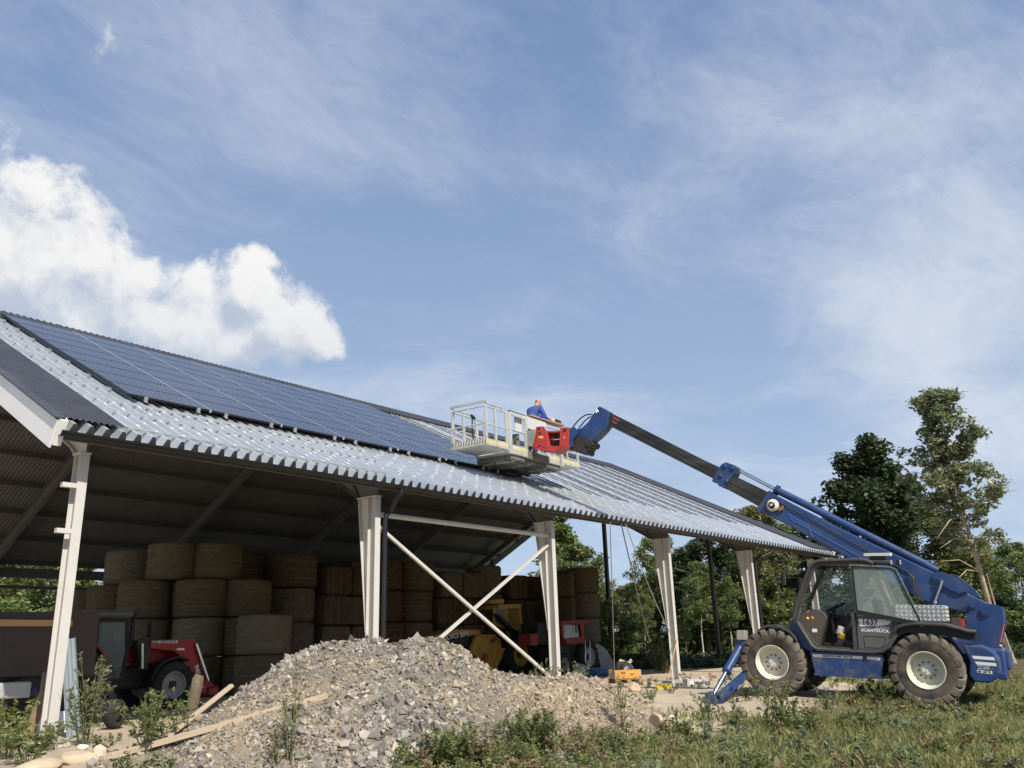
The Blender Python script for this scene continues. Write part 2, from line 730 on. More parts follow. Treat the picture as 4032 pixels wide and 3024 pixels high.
def axis_pts(lo, a, b, hi, fine, coarse_n):
    g = np.geomspace(1, 1 + (hi - b), coarse_n) - 1
    l = np.geomspace(1, 1 + (a - lo), coarse_n) - 1
    return np.concatenate([a - l[::-1][:-1], np.arange(a, b, fine), b + g])


gx = axis_pts(-600, -8, 26, 900, 0.22, 40)
gy = axis_pts(-500, -14, 4, 900, 0.22, 40)
GX, GY = np.meshgrid(gx, gy, indexing='ij')
GZ = ground_z(GX, GY)
nx_, ny_ = GX.shape
ii, jj = np.meshgrid(np.arange(nx_ - 1), np.arange(ny_ - 1), indexing='ij')
a_ = (ii * ny_ + jj).ravel()
GF = np.stack([a_, a_ + ny_, a_ + ny_ + 1, a_ + 1], 1)
ground = np_mesh('ground', np.stack([GX.ravel(), GY.ravel(), GZ.ravel()], 1), GF, ground_material(), smooth=True)
tag(ground, kind='structure')


# ------------------------------------------------------------------ barn
X0, BAY, FW = 0.8315, 6.0, 0.142
XL, XR = 0.2431, 32.1321
YE, ZE, YRG, ZRG = -0.3583, 4.5971, 10.4395, 10.0377
ANG = math.atan2(ZRG - ZE, YRG - YE)
SLEN = math.hypot(YRG - YE, ZRG - ZE)
RS = Vector((0, math.cos(ANG), math.sin(ANG)))
RN = Vector((0, -math.sin(ANG), math.cos(ANG)))
RB = Vector((0, math.cos(ANG), -math.sin(ANG)))      # down the back slope
RBN = Vector((0, math.sin(ANG), math.cos(ANG)))
EV = Vector((0, YE, ZE))
RD = Vector((0, YRG, ZRG))


def rp(x, s, n=0.0):
    return Vector((x, 0, 0)) + EV + RS * s + RN * n


def bp(x, s, n=0.0):
    return Vector((x, 0, 0)) + RD + RB * s + RBN * n


GALV = mat('galvanised_deck', (0.645, 0.67, 0.69), 0.42, 0.55, var=0.06, vscale=3.0, bump=0.05, bscale=40, dirt=(0.30, 0.33, 0.35), dscale=0.8, damt=0.35,
           stretch=(1, 0.25, 1))
GALVR = mat('galvanised_rail', (0.72, 0.74, 0.75), 0.35, 0.7, var=0.05)
ANTH = mat('anthracite_sheet', (0.052, 0.052, 0.060), 0.42, 0.0, var=0.15, vscale=2, dirt=(0.10, 0.095, 0.085), dscale=1.2, damt=0.5)
BACKS = mat('back_roof_shaded', (0.150, 0.147, 0.140), 0.6, 0.0, var=0.12, vscale=1.5)  # darker than the front deck: under-roof shade put into the colour
STEEL = mat('cream_painted_steel', (0.565, 0.545, 0.505), 0.5, 0.0, var=0.04, vscale=2.0, dirt=(0.40, 0.36, 0.30), dscale=1.7, damt=0.35, bump=0.03)
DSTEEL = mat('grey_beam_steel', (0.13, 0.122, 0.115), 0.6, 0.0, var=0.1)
POSTM = mat('dark_gable_post', (0.085, 0.08, 0.07), 0.55, 0.0, var=0.1)
WHITE = mat('white_fascia', (0.82, 0.82, 0.80), 0.5, 0.0, var=0.03, vscale=1.0, dirt=(0.68, 0.66, 0.62), dscale=0.9, damt=0.4)
BLACKP = mat('black_gutter', (0.012, 0.012, 0.014), 0.4, 0.0, var=0.1)
ALU = mat('aluminium', (0.82, 0.83, 0.84), 0.35, 0.45)
GLINTW = mat('painted_glint', (0.80, 0.81, 0.81), 0.45, 0.0)  # near-white that imitates sun glints on the deck ribs

barn = thing('barn', 'long open-sided hay barn with tapered cream columns and solar panels on its galvanised roof', 'barn', (X0, 0, 0))


def bpart(mb, name, m, parent=None):
    off = Matrix.Translation((-X0, 0, 0))
    return mb.build(name, m, parent or barn, M=off)


# deck sheets of four ribs each, laid side by side
PITCH = 0.245
NR = int((XR - XL - 0.1) / PITCH)
RIBH = 0.150
k = 0
cl = MB()
while k < NR:
    q = min(4, NR - k)
    mb = MB()
    prof = []
    for r in range(q):
        x = XL + 0.06 + (k + r) * PITCH
        prof += [(x, -RIBH), (x + 0.095, -RIBH), (x + 0.142, 0.0), (x + 0.192, 0.0)]
        a = x + 0.095
        cl.prism([(a + 0.004, -RIBH), (a + 0.148, -RIBH), (a + 0.097, 0.004), (a + 0.047, 0.004)], EV, (1, 0, 0), RN, RS, -0.215, -0.201)
    x = XL + 0.06 + (k + q) * PITCH
    prof += [(x, -RIBH), (x + 0.03, -RIBH + 0.001)]
    vs = [rp(a, -0.20, n) for a, n in prof] + [rp(a, 12.0, n) for a, n in prof]
    n_ = len(prof)
    mb.add(vs, [(i, i + 1, n_ + i + 1, n_ + i) for i in range(n_ - 1)])
    bpart(mb, 'roof_sheet', GALV)
    k += q
tag(bpart(cl, 'rib_closures', ANTH), kind='stuff')


def corrugated(x0, x1, s0, s1, n0, pitch, amp, place):
    n = int((x1 - x0) / pitch * 6)
    prof = []
    for i in range(n + 1):
        x = x0 + (x1 - x0) * i / n
        prof.append((x, n0 + amp * max(-0.6, min(0.6, math.sin(2 * math.pi * (x - x0) / pitch)))))
    mb = MB()
    vs = [place(a, s0, b) for a, b in prof] + [place(a, s1, b) for a, b in prof]
    m = len(prof)
    mb.add(vs, [(i, i + 1, m + i + 1, m + i) for i in range(m - 1)])
    return mb


bpart(corrugated(XL, 1.32, -0.02, 10.72, 0.035, 0.092, 0.022, rp), 'gable_sheet', ANTH)
bpart(corrugated(30.0, XR, -0.02, 10.72, 0.035, 0.092, 0.022, rp), 'gable_sheet', ANTH)
xx = XL
while xx < XR - 0.5:
    x2 = min(XR, xx + 4.0)
    bpart(corrugated(xx + 0.012, x2, 10.73, 12.10, 0.040, 0.17, 0.042, rp), 'ridge_sheet', ANTH)
    xx = x2
bpart(corrugated(XL, XR, 0.02, 12.0, -0.02, 0.13, 0.011, bp), 'back_roof', BACKS)

# verge boards and trims
for x in (XL, XR):
    s = -1 if x == XL else 1
    mb = MB()
    mb.box(rp(x + s * 0.02, 5.95, -0.20), (0.03, 12.3, 0.42), rot_to(Vector((1, 0, 0)), RN))
    o = bpart(mb, 'verge_board', WHITE)
    mb = MB()
    mb.box(rp(x + s * 0.005, 5.95, 0.052), (0.16, 12.3, 0.012), rot_to(Vector((1, 0, 0)), RN))
    bpart(mb, 'verge_trim', ANTH)
    mb = MB()
    mb.box(bp(x + s * 0.02, 6.0, -0.20), (0.03, 12.0, 0.42), rot_to(Vector((1, 0, 0)), RBN))
    bpart(mb, 'verge_board', WHITE)
    mb = MB()
    mb.prism([(-0.22, 0.03), (-0.12, 0.05), (-0.13, -0.33), (-0.23, -0.36)], rp(x, 0, 0), RS, RN, (1, 0, 0), -0.11 if s > 0 else 0.0, 0.0 if s > 0 else 0.11)
    bpart(mb, 'verge_end_cap', WHITE)
# gutter
gy_, gz_ = -0.51, 4.378
mb = MB()
ang = [math.pi * (1.0 + i / 8) for i in range(9)]
vo = [(gy_ + 0.078 * math.cos(a), gz_ + 0.078 * math.sin(a)) for a in ang]
vi = [(gy_ + 0.07 * math.cos(a), gz_ + 0.07 * math.sin(a)) for a in ang[::-1]]
mb.prism(vo + vi, (0, 0, 0), (0, 1, 0), (0, 0, 1), (1, 0, 0), XL + 0.03, XR + 0.08)
bpart(mb, 'gutter', BLACKP)
mb0 = None
for i in range(46):
    x = XL + 0.5 + i * 0.69
    if mb0 is None:
        mb = MB()
        mb.prism([(a * 1.0 - 0, b) for a, b in [(gy_ + 0.083 * math.cos(t), gz_ + 0.083 * math.sin(t)) for t in ang] + [(gy_ + 0.0785 * math.cos(t), gz_ + 0.0785 * math.sin(t)) for t in ang[::-1]]],
                 (0, 0, 0), (0, 1, 0), (0, 0, 1), (1, 0, 0), -0.02, 0.02)
        mb0 = mb.build('gutter_bracket', BLACKP, barn)
        o = mb0
    else:
        o = mb0.copy()
        COL.objects.link(o)
    o.location = (x - X0, 0, 0)
mb = MB()
mb.box(((XL + XR) / 2, -0.30, 4.352), (XR - XL - 0.1, 0.05, 0.10))
bpart(mb, 'eave_purlin', DSTEEL)


def isec(mb, x, y0, y1, z0, z1, w=FW, t=0.012):
    """upright I-section: two flanges square to Y and a web"""
    mb.box((x + w / 2, y0 + t / 2, (z0 + z1) / 2), (w, t, z1 - z0))
    mb.box((x + w / 2, y1 - t / 2, (z0 + z1) / 2), (w, t, z1 - z0))
    mb.box((x + w / 2, (y0 + y1) / 2, (z0 + z1) / 2), (t, y1 - y0 - 2 * t, z1 - z0))


ZC = 4.2063
for i in range(6):
    x = X0 + BAY * i
    xm = x + FW / 2
    for side in (0, 1):
        Q = (lambda y: y) if side == 0 else (lambda y: 2 * YRG - y)
        mb = MB()
        isec(mb, x, 0.0, 0.235, 0.0, ZC)
        if 0 < i < 5:
            mb.prism([(0.236, 1.50), (0.236, ZC - 0.001), (0.55, ZC - 0.001)], (xm, 0, 0), (0, 1, 0), (0, 0, 1), (1, 0, 0), -0.006, 0.006)
            mb.bar((xm, 0.245, 1.5), (xm, 0.556, ZC - 0.002), FW, 0.012, up=(0, -1, 0.1))
        if side:
            mb.v = [(a, 2 * YRG - b, c) for a, b, c in mb.v]
            mb.f = [q[::-1] for q in mb.f]
        col = bpart(mb, 'column', STEEL)
        mb = MB()
        wid = 0.60 if 0 < i < 5 else 0.28
        mb.box((xm, Q(-0.02 + wid / 2), ZC + 0.012), (FW + 0.03, wid, 0.022))
        mb.build('cap_plate', STEEL, col, M=Matrix.Translation((-X0, 0, 0)))
        mb = MB()
        mb.box((xm, Q(0.12), 0.01), (0.26, 0.36, 0.02))
        mb.build('base_plate', STEEL, col, M=Matrix.Translation((-X0, 0, 0)))
        # rafter from the cap up to the ridge: web, two flanges, a stiffener at the knee
        mb = MB()
        top = lambda y: ZE + (y - YE) * math.tan(ANG) - 0.36
        dep = 0.42 if 0 < i < 5 else 0.26
        yk = 1.25 if 0 < i < 5 else 0.45
        lowz = lambda y: top(y) - dep
        poly = [(0.0, ZC + 0.024), (wid - 0.04, ZC + 0.024), (yk, lowz(yk)), (YRG, lowz(YRG)), (YRG, top(YRG)), (0.0, top(0.0))]
        if top(0) - 0.02 < ZC + 0.03:
            poly[-1] = (0.0, ZC + 0.05)
        if side:
            poly = [(2 * YRG - a - 0.003, b) for a, b in poly]
        mb.prism(poly, (xm, 0, 0), (0, 1, 0), (0, 0, 1), (1, 0, 0), -0.006, 0.006)
        for (a, b) in (((Q(wid - 0.02), ZC + 0.03), (Q(yk), lowz(yk))), ((Q(yk), lowz(yk)), (Q(YRG - 0.01), lowz(YRG))), ((Q(0.05), top(0.05) + 0.012), (Q(YRG - 0.01), top(YRG) + 0.012))):
            mb.bar((xm, a[0], a[1]), (xm, b[0], b[1]), FW, 0.014)
        if 0 < i < 5:
            mb.bar((xm, Q(wid - 0.03), ZC + 0.03), (xm, Q(1.0), top(1.0)), FW * 0.9, 0.012)
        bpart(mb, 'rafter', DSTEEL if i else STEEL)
# purlins under both slopes
for s in np.arange(0.9, 12.0, 1.55):
    for fn in (rp, bp):
        if fn is rp and s < 1:
            s_ = s
        mb = MB()
        c = fn((XL + XR) / 2, float(s), -RIBH - 0.11 if fn is rp else -0.16)
        mb.box(c, (XR - XL - 0.12, 0.06, 0.20), rot_to(Vector((1, 0, 0)), RN if fn is rp else RBN))
        bpart(mb, 'purlin', DSTEEL)
# eave beam and rail along the open back
mb = MB()
mb.box(((XL + XR) / 2, 2 * YRG - 0.10, 4.22), (XR - XL - 0.2, 0.08, 0.34))
bpart(mb, 'back_eave_beam', DSTEEL)
mb = MB()
mb.box(((XL + XR) / 2, 2 * YRG - 0.03, 3.72), (XR - XL - 1.4, 0.08, 0.12))
bpart(mb, 'back_rail', DSTEEL)
# far gable posts
for (y, zt) in ((4.6, 6.35), (10.2, 9.2), (14.2, 7.4), (17.6, 5.7)):
    mb = MB()
    isec(mb, 30.86, y, y + 0.16, 0.0, zt, 0.16, 0.012)
    bpart(mb, 'gable_post', POSTM)
# cross brace and tie between the second and third columns
A, B2 = X0 + BAY + FW, X0 + 2 * BAY
mb = MB()
mb.tube([(A, 0.13, 3.86), (B2 + 0.02, 0.13, 3.86)], 0.055, 10)
bpart(mb, 'tie_tube', STEEL)
for (z0, z1, y) in ((3.62, 0.28, 0.08), (0.28, 3.62, 0.165)):
    mb = MB()
    mb.bar((A - 0.02, y, z0), (B2 + 0.03, y, z1), 0.062, 0.062)
    bpart(mb, 'brace', STEEL)
# girt stubs on the corner column
for z in (at(300, 1913, y=0.03).z, at(280, 2092, y=0.03).z):
    mb = MB()
    mb.box((X0 - 0.06, 0.05, z), (0.30, 0.09, 0.07))
    bpart(mb, 'girt_stub', STEEL)


def downpipe(x, xg):
    mb = MB()
    mb.tube([(xg, gy_, gz_ - 0.06), (xg, gy_, gz_ - 0.17), (xg - 0.08, gy_ + 0.06, gz_ - 0.27), (x + 0.10, -0.10, 3.93), (x + 0.03, -0.05, 3.84), (x, -0.04, 3.72), (x, -0.04, 0.1)], 0.052, 12)
    o = bpart(mb, 'downpipe', BLACKP)
    for z in (3.5, 2.0, 0.6):
        m2 = MB()
        m2.tube([(x, -0.04, z - 0.02), (x, -0.04, z + 0.02)], 0.060, 12)
        m2.build('pipe_clip', BLACKP, o, M=Matrix.Translation((-X0, 0, 0)))


downpipe(X0 + BAY + FW + 0.09, at(1580, 1925, y=-0.51).x)
downpipe(X0 + 4 * BAY + FW + 0.09, at(3040, 2160, y=-0.51).x)

# rails along the eave, mounting rails up the slope
for (s, x1) in ((0.04, 6.8), (1.32, 7.6), (2.23, 7.8), (3.43, 2.41), (4.55, 2.41), (5.73, 2.41), (6.9, 2.41), (8.05, 2.41), (9.2, 2.41), (10.3, 2.41)):
    mb = MB()
    mb.box(rp((1.34 + x1) / 2, s, 0.022), (x1 - 1.34, 0.055, 0.04), rot_to(Vector((1, 0, 0)), RN))
    bpart(mb, 'batten_rail', GALVR)
for i in range(9):
    x = 15.55 + 1.62 * i
    for dx in (0.0, 0.52):
        mb = MB()
        mb.box(rp(x + dx, 6.45, 0.018), (0.024, 8.5, 0.03), rot_to(Vector((1, 0, 0)), RN))
        bpart(mb, 'mounting_rail', mat('grey_rail', (0.20, 0.205, 0.21), 0.45, 0.4))
# solar panels: eight rows of seven
PW, PH, NROW, NCOL = 1.722, 1.0, 8, 7
PX0, PS0 = 2.41, 2.70


def panel_material():
    m = bpy.data.materials.new('solar_cells')
    m.use_nodes = True
    t = m.node_tree
    b = t.nodes['Principled BSDF']
    tcn = t.nodes.new('ShaderNodeTexCoord')
    sp = t.nodes.new('ShaderNodeSeparateXYZ')
    t.links.new(tcn.outputs['Object'], sp.inputs[0])

    def mth(op, a, bb=None):
        n = t.nodes.new('ShaderNodeMath')
        n.operation = op
        for i, v in enumerate((a, bb)):
            if v is None:
                continue
            if isinstance(v, (int, float)):
                n.inputs[i].default_value = v
            else:
                t.links.new(v, n.inputs[i])
        return n.outputs[0]
    fx = mth('ABSOLUTE', mth('SUBTRACT', mth('FRACT', mth('ADD', mth('DIVIDE', sp.outputs[0], 0.162), 20.5)), 0.5))
    fy = mth('ABSOLUTE', mth('SUBTRACT', mth('FRACT', mth('ADD', mth('DIVIDE', sp.outputs[1], 0.157), 20.0)), 0.5))
    line = mth('GREATER_THAN', mth('MAXIMUM', fx, fy), 0.488)
    dot = mth('GREATER_THAN', mth('ADD', fx, fy), 0.855)
    dot2 = mth('MAXIMUM', mth('MULTIPLY', line, 0.025), mth('MULTIPLY', dot, 0.5))
    mx = t.nodes.new('ShaderNodeMix')
    mx.data_type = 'RGBA'
    mx.inputs[6].default_value = (0.016, 0.019, 0.042, 1)
    mx.inputs[7].default_value = (0.55, 0.58, 0.62, 1)
    t.links.new(dot2, mx.inputs[0])
    t.links.new(mx.outputs[2], b.inputs['Base Color'])
    b.inputs['Roughness'].default_value = 0.16
    b.inputs['Specular IOR Level'].default_value = 0.36
    b.inputs['Coat Weight'].default_value = 0.0
    b.inputs['Coat Roughness'].default_value = 0.08
    return m


PVM = panel_material()
PVF = mat('panel_frame', (0.03, 0.03, 0.035), 0.4, 0.4)
PR = rot_to(Vector((1, 0, 0)), RN)
pv0 = fr0 = None
for c in range(NCOL):
    for r in range(NROW):
        ctr = rp(PX0 + (c + 0.5) * PW, PS0 + (r + 0.5) * PH + 0.01, 0.105)
        if pv0 is None:
            w, h = PW - 0.035, PH - 0.012
            mb = MB()
            mb.add([(-w / 2, -h / 2, 0.017), (w / 2, -h / 2, 0.017), (w / 2, h / 2, 0.017), (-w / 2, h / 2, 0.017)], [(0, 1, 2, 3)])
            mb.add([(-w / 2, -h / 2, -0.012), (w / 2, -h / 2, -0.012), (w / 2, h / 2, -0.012), (-w / 2, h / 2, -0.012)], [(3, 2, 1, 0)])
            pv = pv0 = mb.build('solar_panel', PVM, barn)
            mb = MB()
            mb.ring([(-w / 2 - 0.004, -h / 2 - 0.004), (w / 2 + 0.004, -h / 2 - 0.004), (w / 2 + 0.004, h / 2 + 0.004), (-w / 2 - 0.004, h / 2 + 0.004)], 0.012, (0, 0, 0), (1, 0, 0), (0, 1, 0), (0, 0, 1), -0.02, 0.02)
            fr0 = mb.build('panel_frame', PVF, pv)
        else:
            pv = copy_tree(pv0, barn)
        pv.matrix_basis = Matrix.Translation(ctr - Vector((X0, 0, 0))) @ PR.to_4x4()
for c in range(NCOL + 1):
    mb = MB()
    mb.box(rp(PX0 + c * PW, PS0 + NROW * PH / 2, 0.102), (0.024 if 0 < c < NCOL else 0.05, NROW * PH + 0.04, 0.05), PR)
    bpart(mb, 'panel_rail', ALU if 0 < c < NCOL else PVF)
cp0 = None
for c in range(NCOL):
    for f in (0.20, 0.84):
        if cp0 is None:
            mb = MB()
            mb.box((0, 0, 0), (0.06, 0.045, 0.075))
            mb.box((0, -0.04, -0.04), (0.06, 0.05, 0.012))
            o = cp0 = mb.build('panel_clamp', mat('grey_clamp', (0.42, 0.42, 0.41), 0.5, 0.2), barn)
        else:
            o = cp0.copy()
            COL.objects.link(o)
        o.matrix_basis = Matrix.Translation(rp(PX0 + (c + f) * PW, PS0 - 0.035, 0.085) - Vector((X0, 0, 0))) @ PR.to_4x4()
# sun glints on the rib crests, put in as rows of pale plates
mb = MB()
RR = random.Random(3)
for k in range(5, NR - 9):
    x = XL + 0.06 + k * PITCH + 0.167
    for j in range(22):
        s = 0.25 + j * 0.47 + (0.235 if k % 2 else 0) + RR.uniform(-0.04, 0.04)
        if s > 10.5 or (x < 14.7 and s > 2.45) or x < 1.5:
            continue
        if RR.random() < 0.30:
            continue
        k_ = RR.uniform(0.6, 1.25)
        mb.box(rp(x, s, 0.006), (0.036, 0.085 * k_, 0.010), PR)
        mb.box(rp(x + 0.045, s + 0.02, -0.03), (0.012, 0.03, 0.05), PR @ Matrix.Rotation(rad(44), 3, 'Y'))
tag(bpart(mb, 'deck_glints', GLINTW), kind='stuff')


# ------------------------------------------------------------------ telehandler (own frame: x forward, y to its left, z up)
_F = Vector((13.1, -5.36, 0.0))
_R = Vector((13.47, -8.32, -0.19))
TX = (_F - _R).normalized()
TY = Vector((0, 0, 1)).cross(TX).normalized()
TZ = TX.cross(TY)
TO = _R - 1.2 * TY
TM = frame_M(TO, TX, TY, TZ)
BLUE = mat('blue_machine_paint', (0.019, 0.056, 0.175), 0.42, 0.0, var=0.18, vscale=1.5, dirt=(0.10, 0.105, 0.125), dscale=3.5, damt=0.6, coat=0.15, bump=0.02)
DGREY = mat('dark_grey_plastic', (0.060, 0.057, 0.055), 0.55, 0.0, var=0.12, dirt=(0.13, 0.12, 0.10), dscale=2.5, damt=0.5)
BLACK = mat('black_rubber', (0.015, 0.015, 0.015), 0.6)
TYRE = mat('dusty_tyre', (0.040, 0.037, 0.034), 0.9, 0.0, var=0.25, vscale=3, dirt=(0.17, 0.145, 0.11), dscale=2.2, damt=0.85, spec=0.15, bump=0.2, bscale=40, dmin=0.4, dmax=0.65)
LUGM = mat('worn_tread', (0.14, 0.12, 0.095), 0.9, 0.0, var=0.3, vscale=5, spec=0.1, dirt=(0.24, 0.21, 0.165), dscale=3, damt=0.8, bump=0.2)
RIM = mat('cream_rim', (0.66, 0.62, 0.50), 0.5, 0.0, var=0.05, dirt=(0.42, 0.36, 0.26), dscale=4, damt=0.4)
HUBW = mat('white_hub', (0.68, 0.66, 0.62), 0.45, 0.0, var=0.04)
IRON = mat('dark_iron', (0.05, 0.045, 0.04), 0.6, 0.3, var=0.2)
CHROME = mat('chrome_rod', (0.75, 0.76, 0.78), 0.12, 1.0)
BOOMG = mat('greasy_boom', (0.034, 0.032, 0.030), 0.42, 0.15, var=0.35, vscale=3, dirt=(0.10, 0.092, 0.08), dscale=1.6, damt=0.7, stretch=(0.6, 1, 3))
GLASSM = mat('cab_glass', (0.55, 0.66, 0.60), 0.03, 0.0, spec=0.5, alpha=0.16)
STICKW = mat('white_sticker', (0.75, 0.75, 0.74), 0.5)
STICKB = mat('black_lettering', (0.012, 0.012, 0.012), 0.6)
CONS = mat('brown_console', (0.085, 0.070, 0.058), 0.6, 0.0, var=0.1, dirt=(0.13, 0.11, 0.09), damt=0.5)
YEL = mat('yellow_label', (0.75, 0.48, 0.03), 0.6)
REDL = mat('red_lens', (0.50, 0.02, 0.015), 0.2, coat=0.4)
AMBL = mat('amber_lens', (0.60, 0.14, 0.02), 0.2, coat=0.4)
ORT = mat('orange_red_triangle', (0.80, 0.10, 0.035), 0.5)
DIA = None


def dia_plate():
    m = bpy.data.materials.new('tread_plate')
    m.use_nodes = True
    t = m.node_tree
    b = t.nodes['Principled BSDF']
    b.inputs['Base Color'].default_value = (0.42, 0.40, 0.375, 1)
    b.inputs['Metallic'].default_value = 0.7
    b.inputs['Roughness'].default_value = 0.38
    return m


DIA = dia_plate()
tele = thing('telehandler', 'blue telescopic handler with cream rims, its long boom raised over the barn roof', 'telehandler', M=TM)

# wheels
WC = {}


def make_wheel():
    w = bpy.data.objects.new('wheel', None)
    COL.objects.link(w)
    w.parent = tele
    mb = MB()
    pr = [(0.335, -0.185), (0.40, -0.215), (0.50, -0.228), (0.585, -0.222), (0.635, -0.195), (0.648, -0.12), (0.650, 0.0), (0.648, 0.12),
          (0.635, 0.195), (0.585, 0.222), (0.50, 0.228), (0.40, 0.215), (0.335, 0.185)]
    mb.lathe(pr, (0, 0, 0), (0, 1, 0), 48)
    mb.build('tyre', TYRE, w)
    mb = MB()
    n = 20
    for s in (-1, 1):
        for k in range(n):
            a0 = 2 * math.pi * (k + (0.5 if s > 0 else 0)) / n
            vs = []
            st = [(0.016, 0.0, 0.650, 0.685), (0.10, 0.10, 0.648, 0.688), (0.185, 0.19, 0.625, 0.680), (0.218, 0.235, 0.585, 0.640), (0.226, 0.25, 0.545, 0.575)]
            for (h, da, r0, r1) in st:
                wd = 0.050 + 0.024 * (h / 0.2)
                for (r, ww) in ((r0 - 0.02, wd * 1.15), (r1, wd * 0.82)):
                    for e in (-1, 1):
                        a = a0 - da + e * ww / r1
                        hh = s * (h + (0.012 if r == r1 and h > 0.2 else 0))
                        vs.append((r * math.sin(a), hh, r * math.cos(a)))
            fs = []
            for i in range(len(st) - 1):
                o = i * 4
                p = o + 4
                fs += [(o + 2, o + 3, p + 3, p + 2), (o, o + 2, p + 2, p), (o + 3, o + 1, p + 1, p + 3)]
            fs += [(0, 1, 3, 2), (16, 18, 19, 17)]
            if s < 0:
                fs = [f[::-1] for f in fs]
            mb.add(vs, fs)
    tag(mb.build('tread_lugs', LUGM, w))
    mb = MB()
    mb.lathe([(0.338, -0.19), (0.352, 0.188), (0.350, 0.205), (0.338, 0.207), (0.330, 0.190), (0.318, 0.165), (0.312, 0.12), (0.285, 0.085), (0.278, 0.045), (0.262, 0.025),
              (0.215, 0.02), (0.15, 0.05), (0.0, 0.055)], (0, 0, 0), (0, 1, 0), 48)
    mb.build('rim', RIM, w)
    mb = MB()
    mb.lathe([(0.105, 0.03), (0.105, 0.085), (0.097, 0.094), (0.0, 0.097)], (0, 0, 0), (0, 1, 0), 28)
    for k in range(4):
        a = math.pi / 4 + k * math.pi / 2
        mb.lathe([(0.026, 0.09), (0.026, 0.101), (0.018, 0.103), (0.016, 0.099), (0.0, 0.099)], (0.056 * math.sin(a), 0, 0.056 * math.cos(a)), (0, 1, 0), 12)
    h = mb.build('hub', HUBW, w)
    mb = MB()
    for k in range(10):
        a = 2 * math.pi * k / 10
        mb.cyl((0.155 * math.sin(a), 0.03, 0.155 * math.cos(a)), (0.155 * math.sin(a), 0.078, 0.155 * math.cos(a)), 0.017, 6)
    mb.build('wheel_nuts', IRON, w)
    return w


TW = 0.98
w0 = make_wheel()
for i, (x, y, z, ry, rz) in enumerate(((2.96, TW, 0.67, 0.3, 0.0), (0.0, TW, 0.67, 1.0, 0.0), (2.96, -TW + 0.04, 0.67, 0.7, math.pi), (0.0, -TW + 0.04, 0.67, 2.0, math.pi))):
    w = w0 if i == 0 else copy_tree(w0, tele)
    w.location = (x, y, z)
    w.rotation_euler = (0, ry, rz)
X, Y, Z = Vector((1, 0, 0)), Vector((0, 1, 0)), Vector((0, 0, 1))
O0 = Vector((0, 0, 0))


def side(poly, y0, y1, name, m, parent=None):
    mb = MB()
    mb.prism(poly, O0, X, Z, Y, y0, y1)
    return mb.build(name, m, parent or tele)


# frame and axles
mb = MB()
mb.box((1.3, 0, 0.78), (4.3, 0.74, 0.46), bev=0.03)
mb.box((2.95, 0, 0.95), (1.1, 0.9, 0.5), bev=0.04)
mb.box((-0.3, 0, 0.95), (1.0, 0.7, 0.6), bev=0.03)
chas = mb.build('chassis', BLUE, tele)
mb = MB()
for x in (0, 2.96):
    mb.tube([(x, -0.95, 0.67), (x, -0.3, 0.67), (x, 0, 0.64), (x, 0.3, 0.67), (x, 0.95, 0.67)], [0.10, 0.10, 0.2, 0.10, 0.10], 12)
    mb.box((x, 0.0, 0.64), (0.34, 0.4, 0.34), bev=0.06)
mb.box((1.5, -0.1, 0.50), (1.9, 0.6, 0.16))
mb.build('axles', IRON, tele)
MUDB = mat('muddy_blue_paint', (0.019, 0.056, 0.175), 0.5, 0.0, var=0.18, vscale=1.5, dirt=(0.14, 0.125, 0.10), dscale=4.5, damt=0.75, dmin=0.48, dmax=0.66)
sp = side([(2.18, 0.92), (0.77, 0.92), (0.82, 0.50), (2.10, 0.50)], 0.55, 1.08, 'sill_panel', MUDB)
side([(2.13, 0.50), (0.80, 0.50), (0.82, 0.455), (2.10, 0.455)], 0.60, 1.12, 'step', MUDB)
side([(2.145, 0.875), (1.155, 0.875), (1.165, 0.815), (2.125, 0.815)], 1.08, 1.083, 'white_stripe', STICKW, sp)
side([(1.075, 0.872), (0.815, 0.872), (0.835, 0.815), (1.08, 0.815)], 1.08, 1.083, 'white_stripe', STICKW, sp)


def side_text(txt, size, x, z, y, m, parent, xs=1.0, tilt=0.0, shear=0.0, spacing=1.0):
    a = Vector((-math.cos(tilt), 0, -math.sin(tilt)))
    return text_mesh('lettering', txt, size, m, parent, frame_M((x, y, z), a, Y.cross(a), Y), spacing, 0.0015, xs, shear)


side_text('MANITOU MT 1637 SL', 0.055, 1.64, 0.845, 1.0855, STICKB, sp, 1.1)
mb = MB()
mb.cyl((1.115, 1.07, 0.845), (1.115, 1.10, 0.845), 0.035, 14)
mb.build('filler_cap', IRON, sp)
side([(3.30, 1.05), (2.25, 1.10), (1.9, 1.02), (1.9, 0.6), (2.4, 0.55), (3.35, 0.6)], 0.36, 0.60, 'front_side_plate', BLUE)
side([(2.52, 1.55), (2.62, 1.50), (2.50, 1.05), (2.18, 0.92), (2.08, 1.0)], 0.70, 0.98, 'cab_front_panel', BLUE)
side([(0.90, 1.1), (0.50, 1.30), (-0.45, 1.30), (-0.6, 1.0), (-0.6, 0.75), (0.80, 0.75)], 0.30, 0.72, 'rear_side_plate', BLUE)

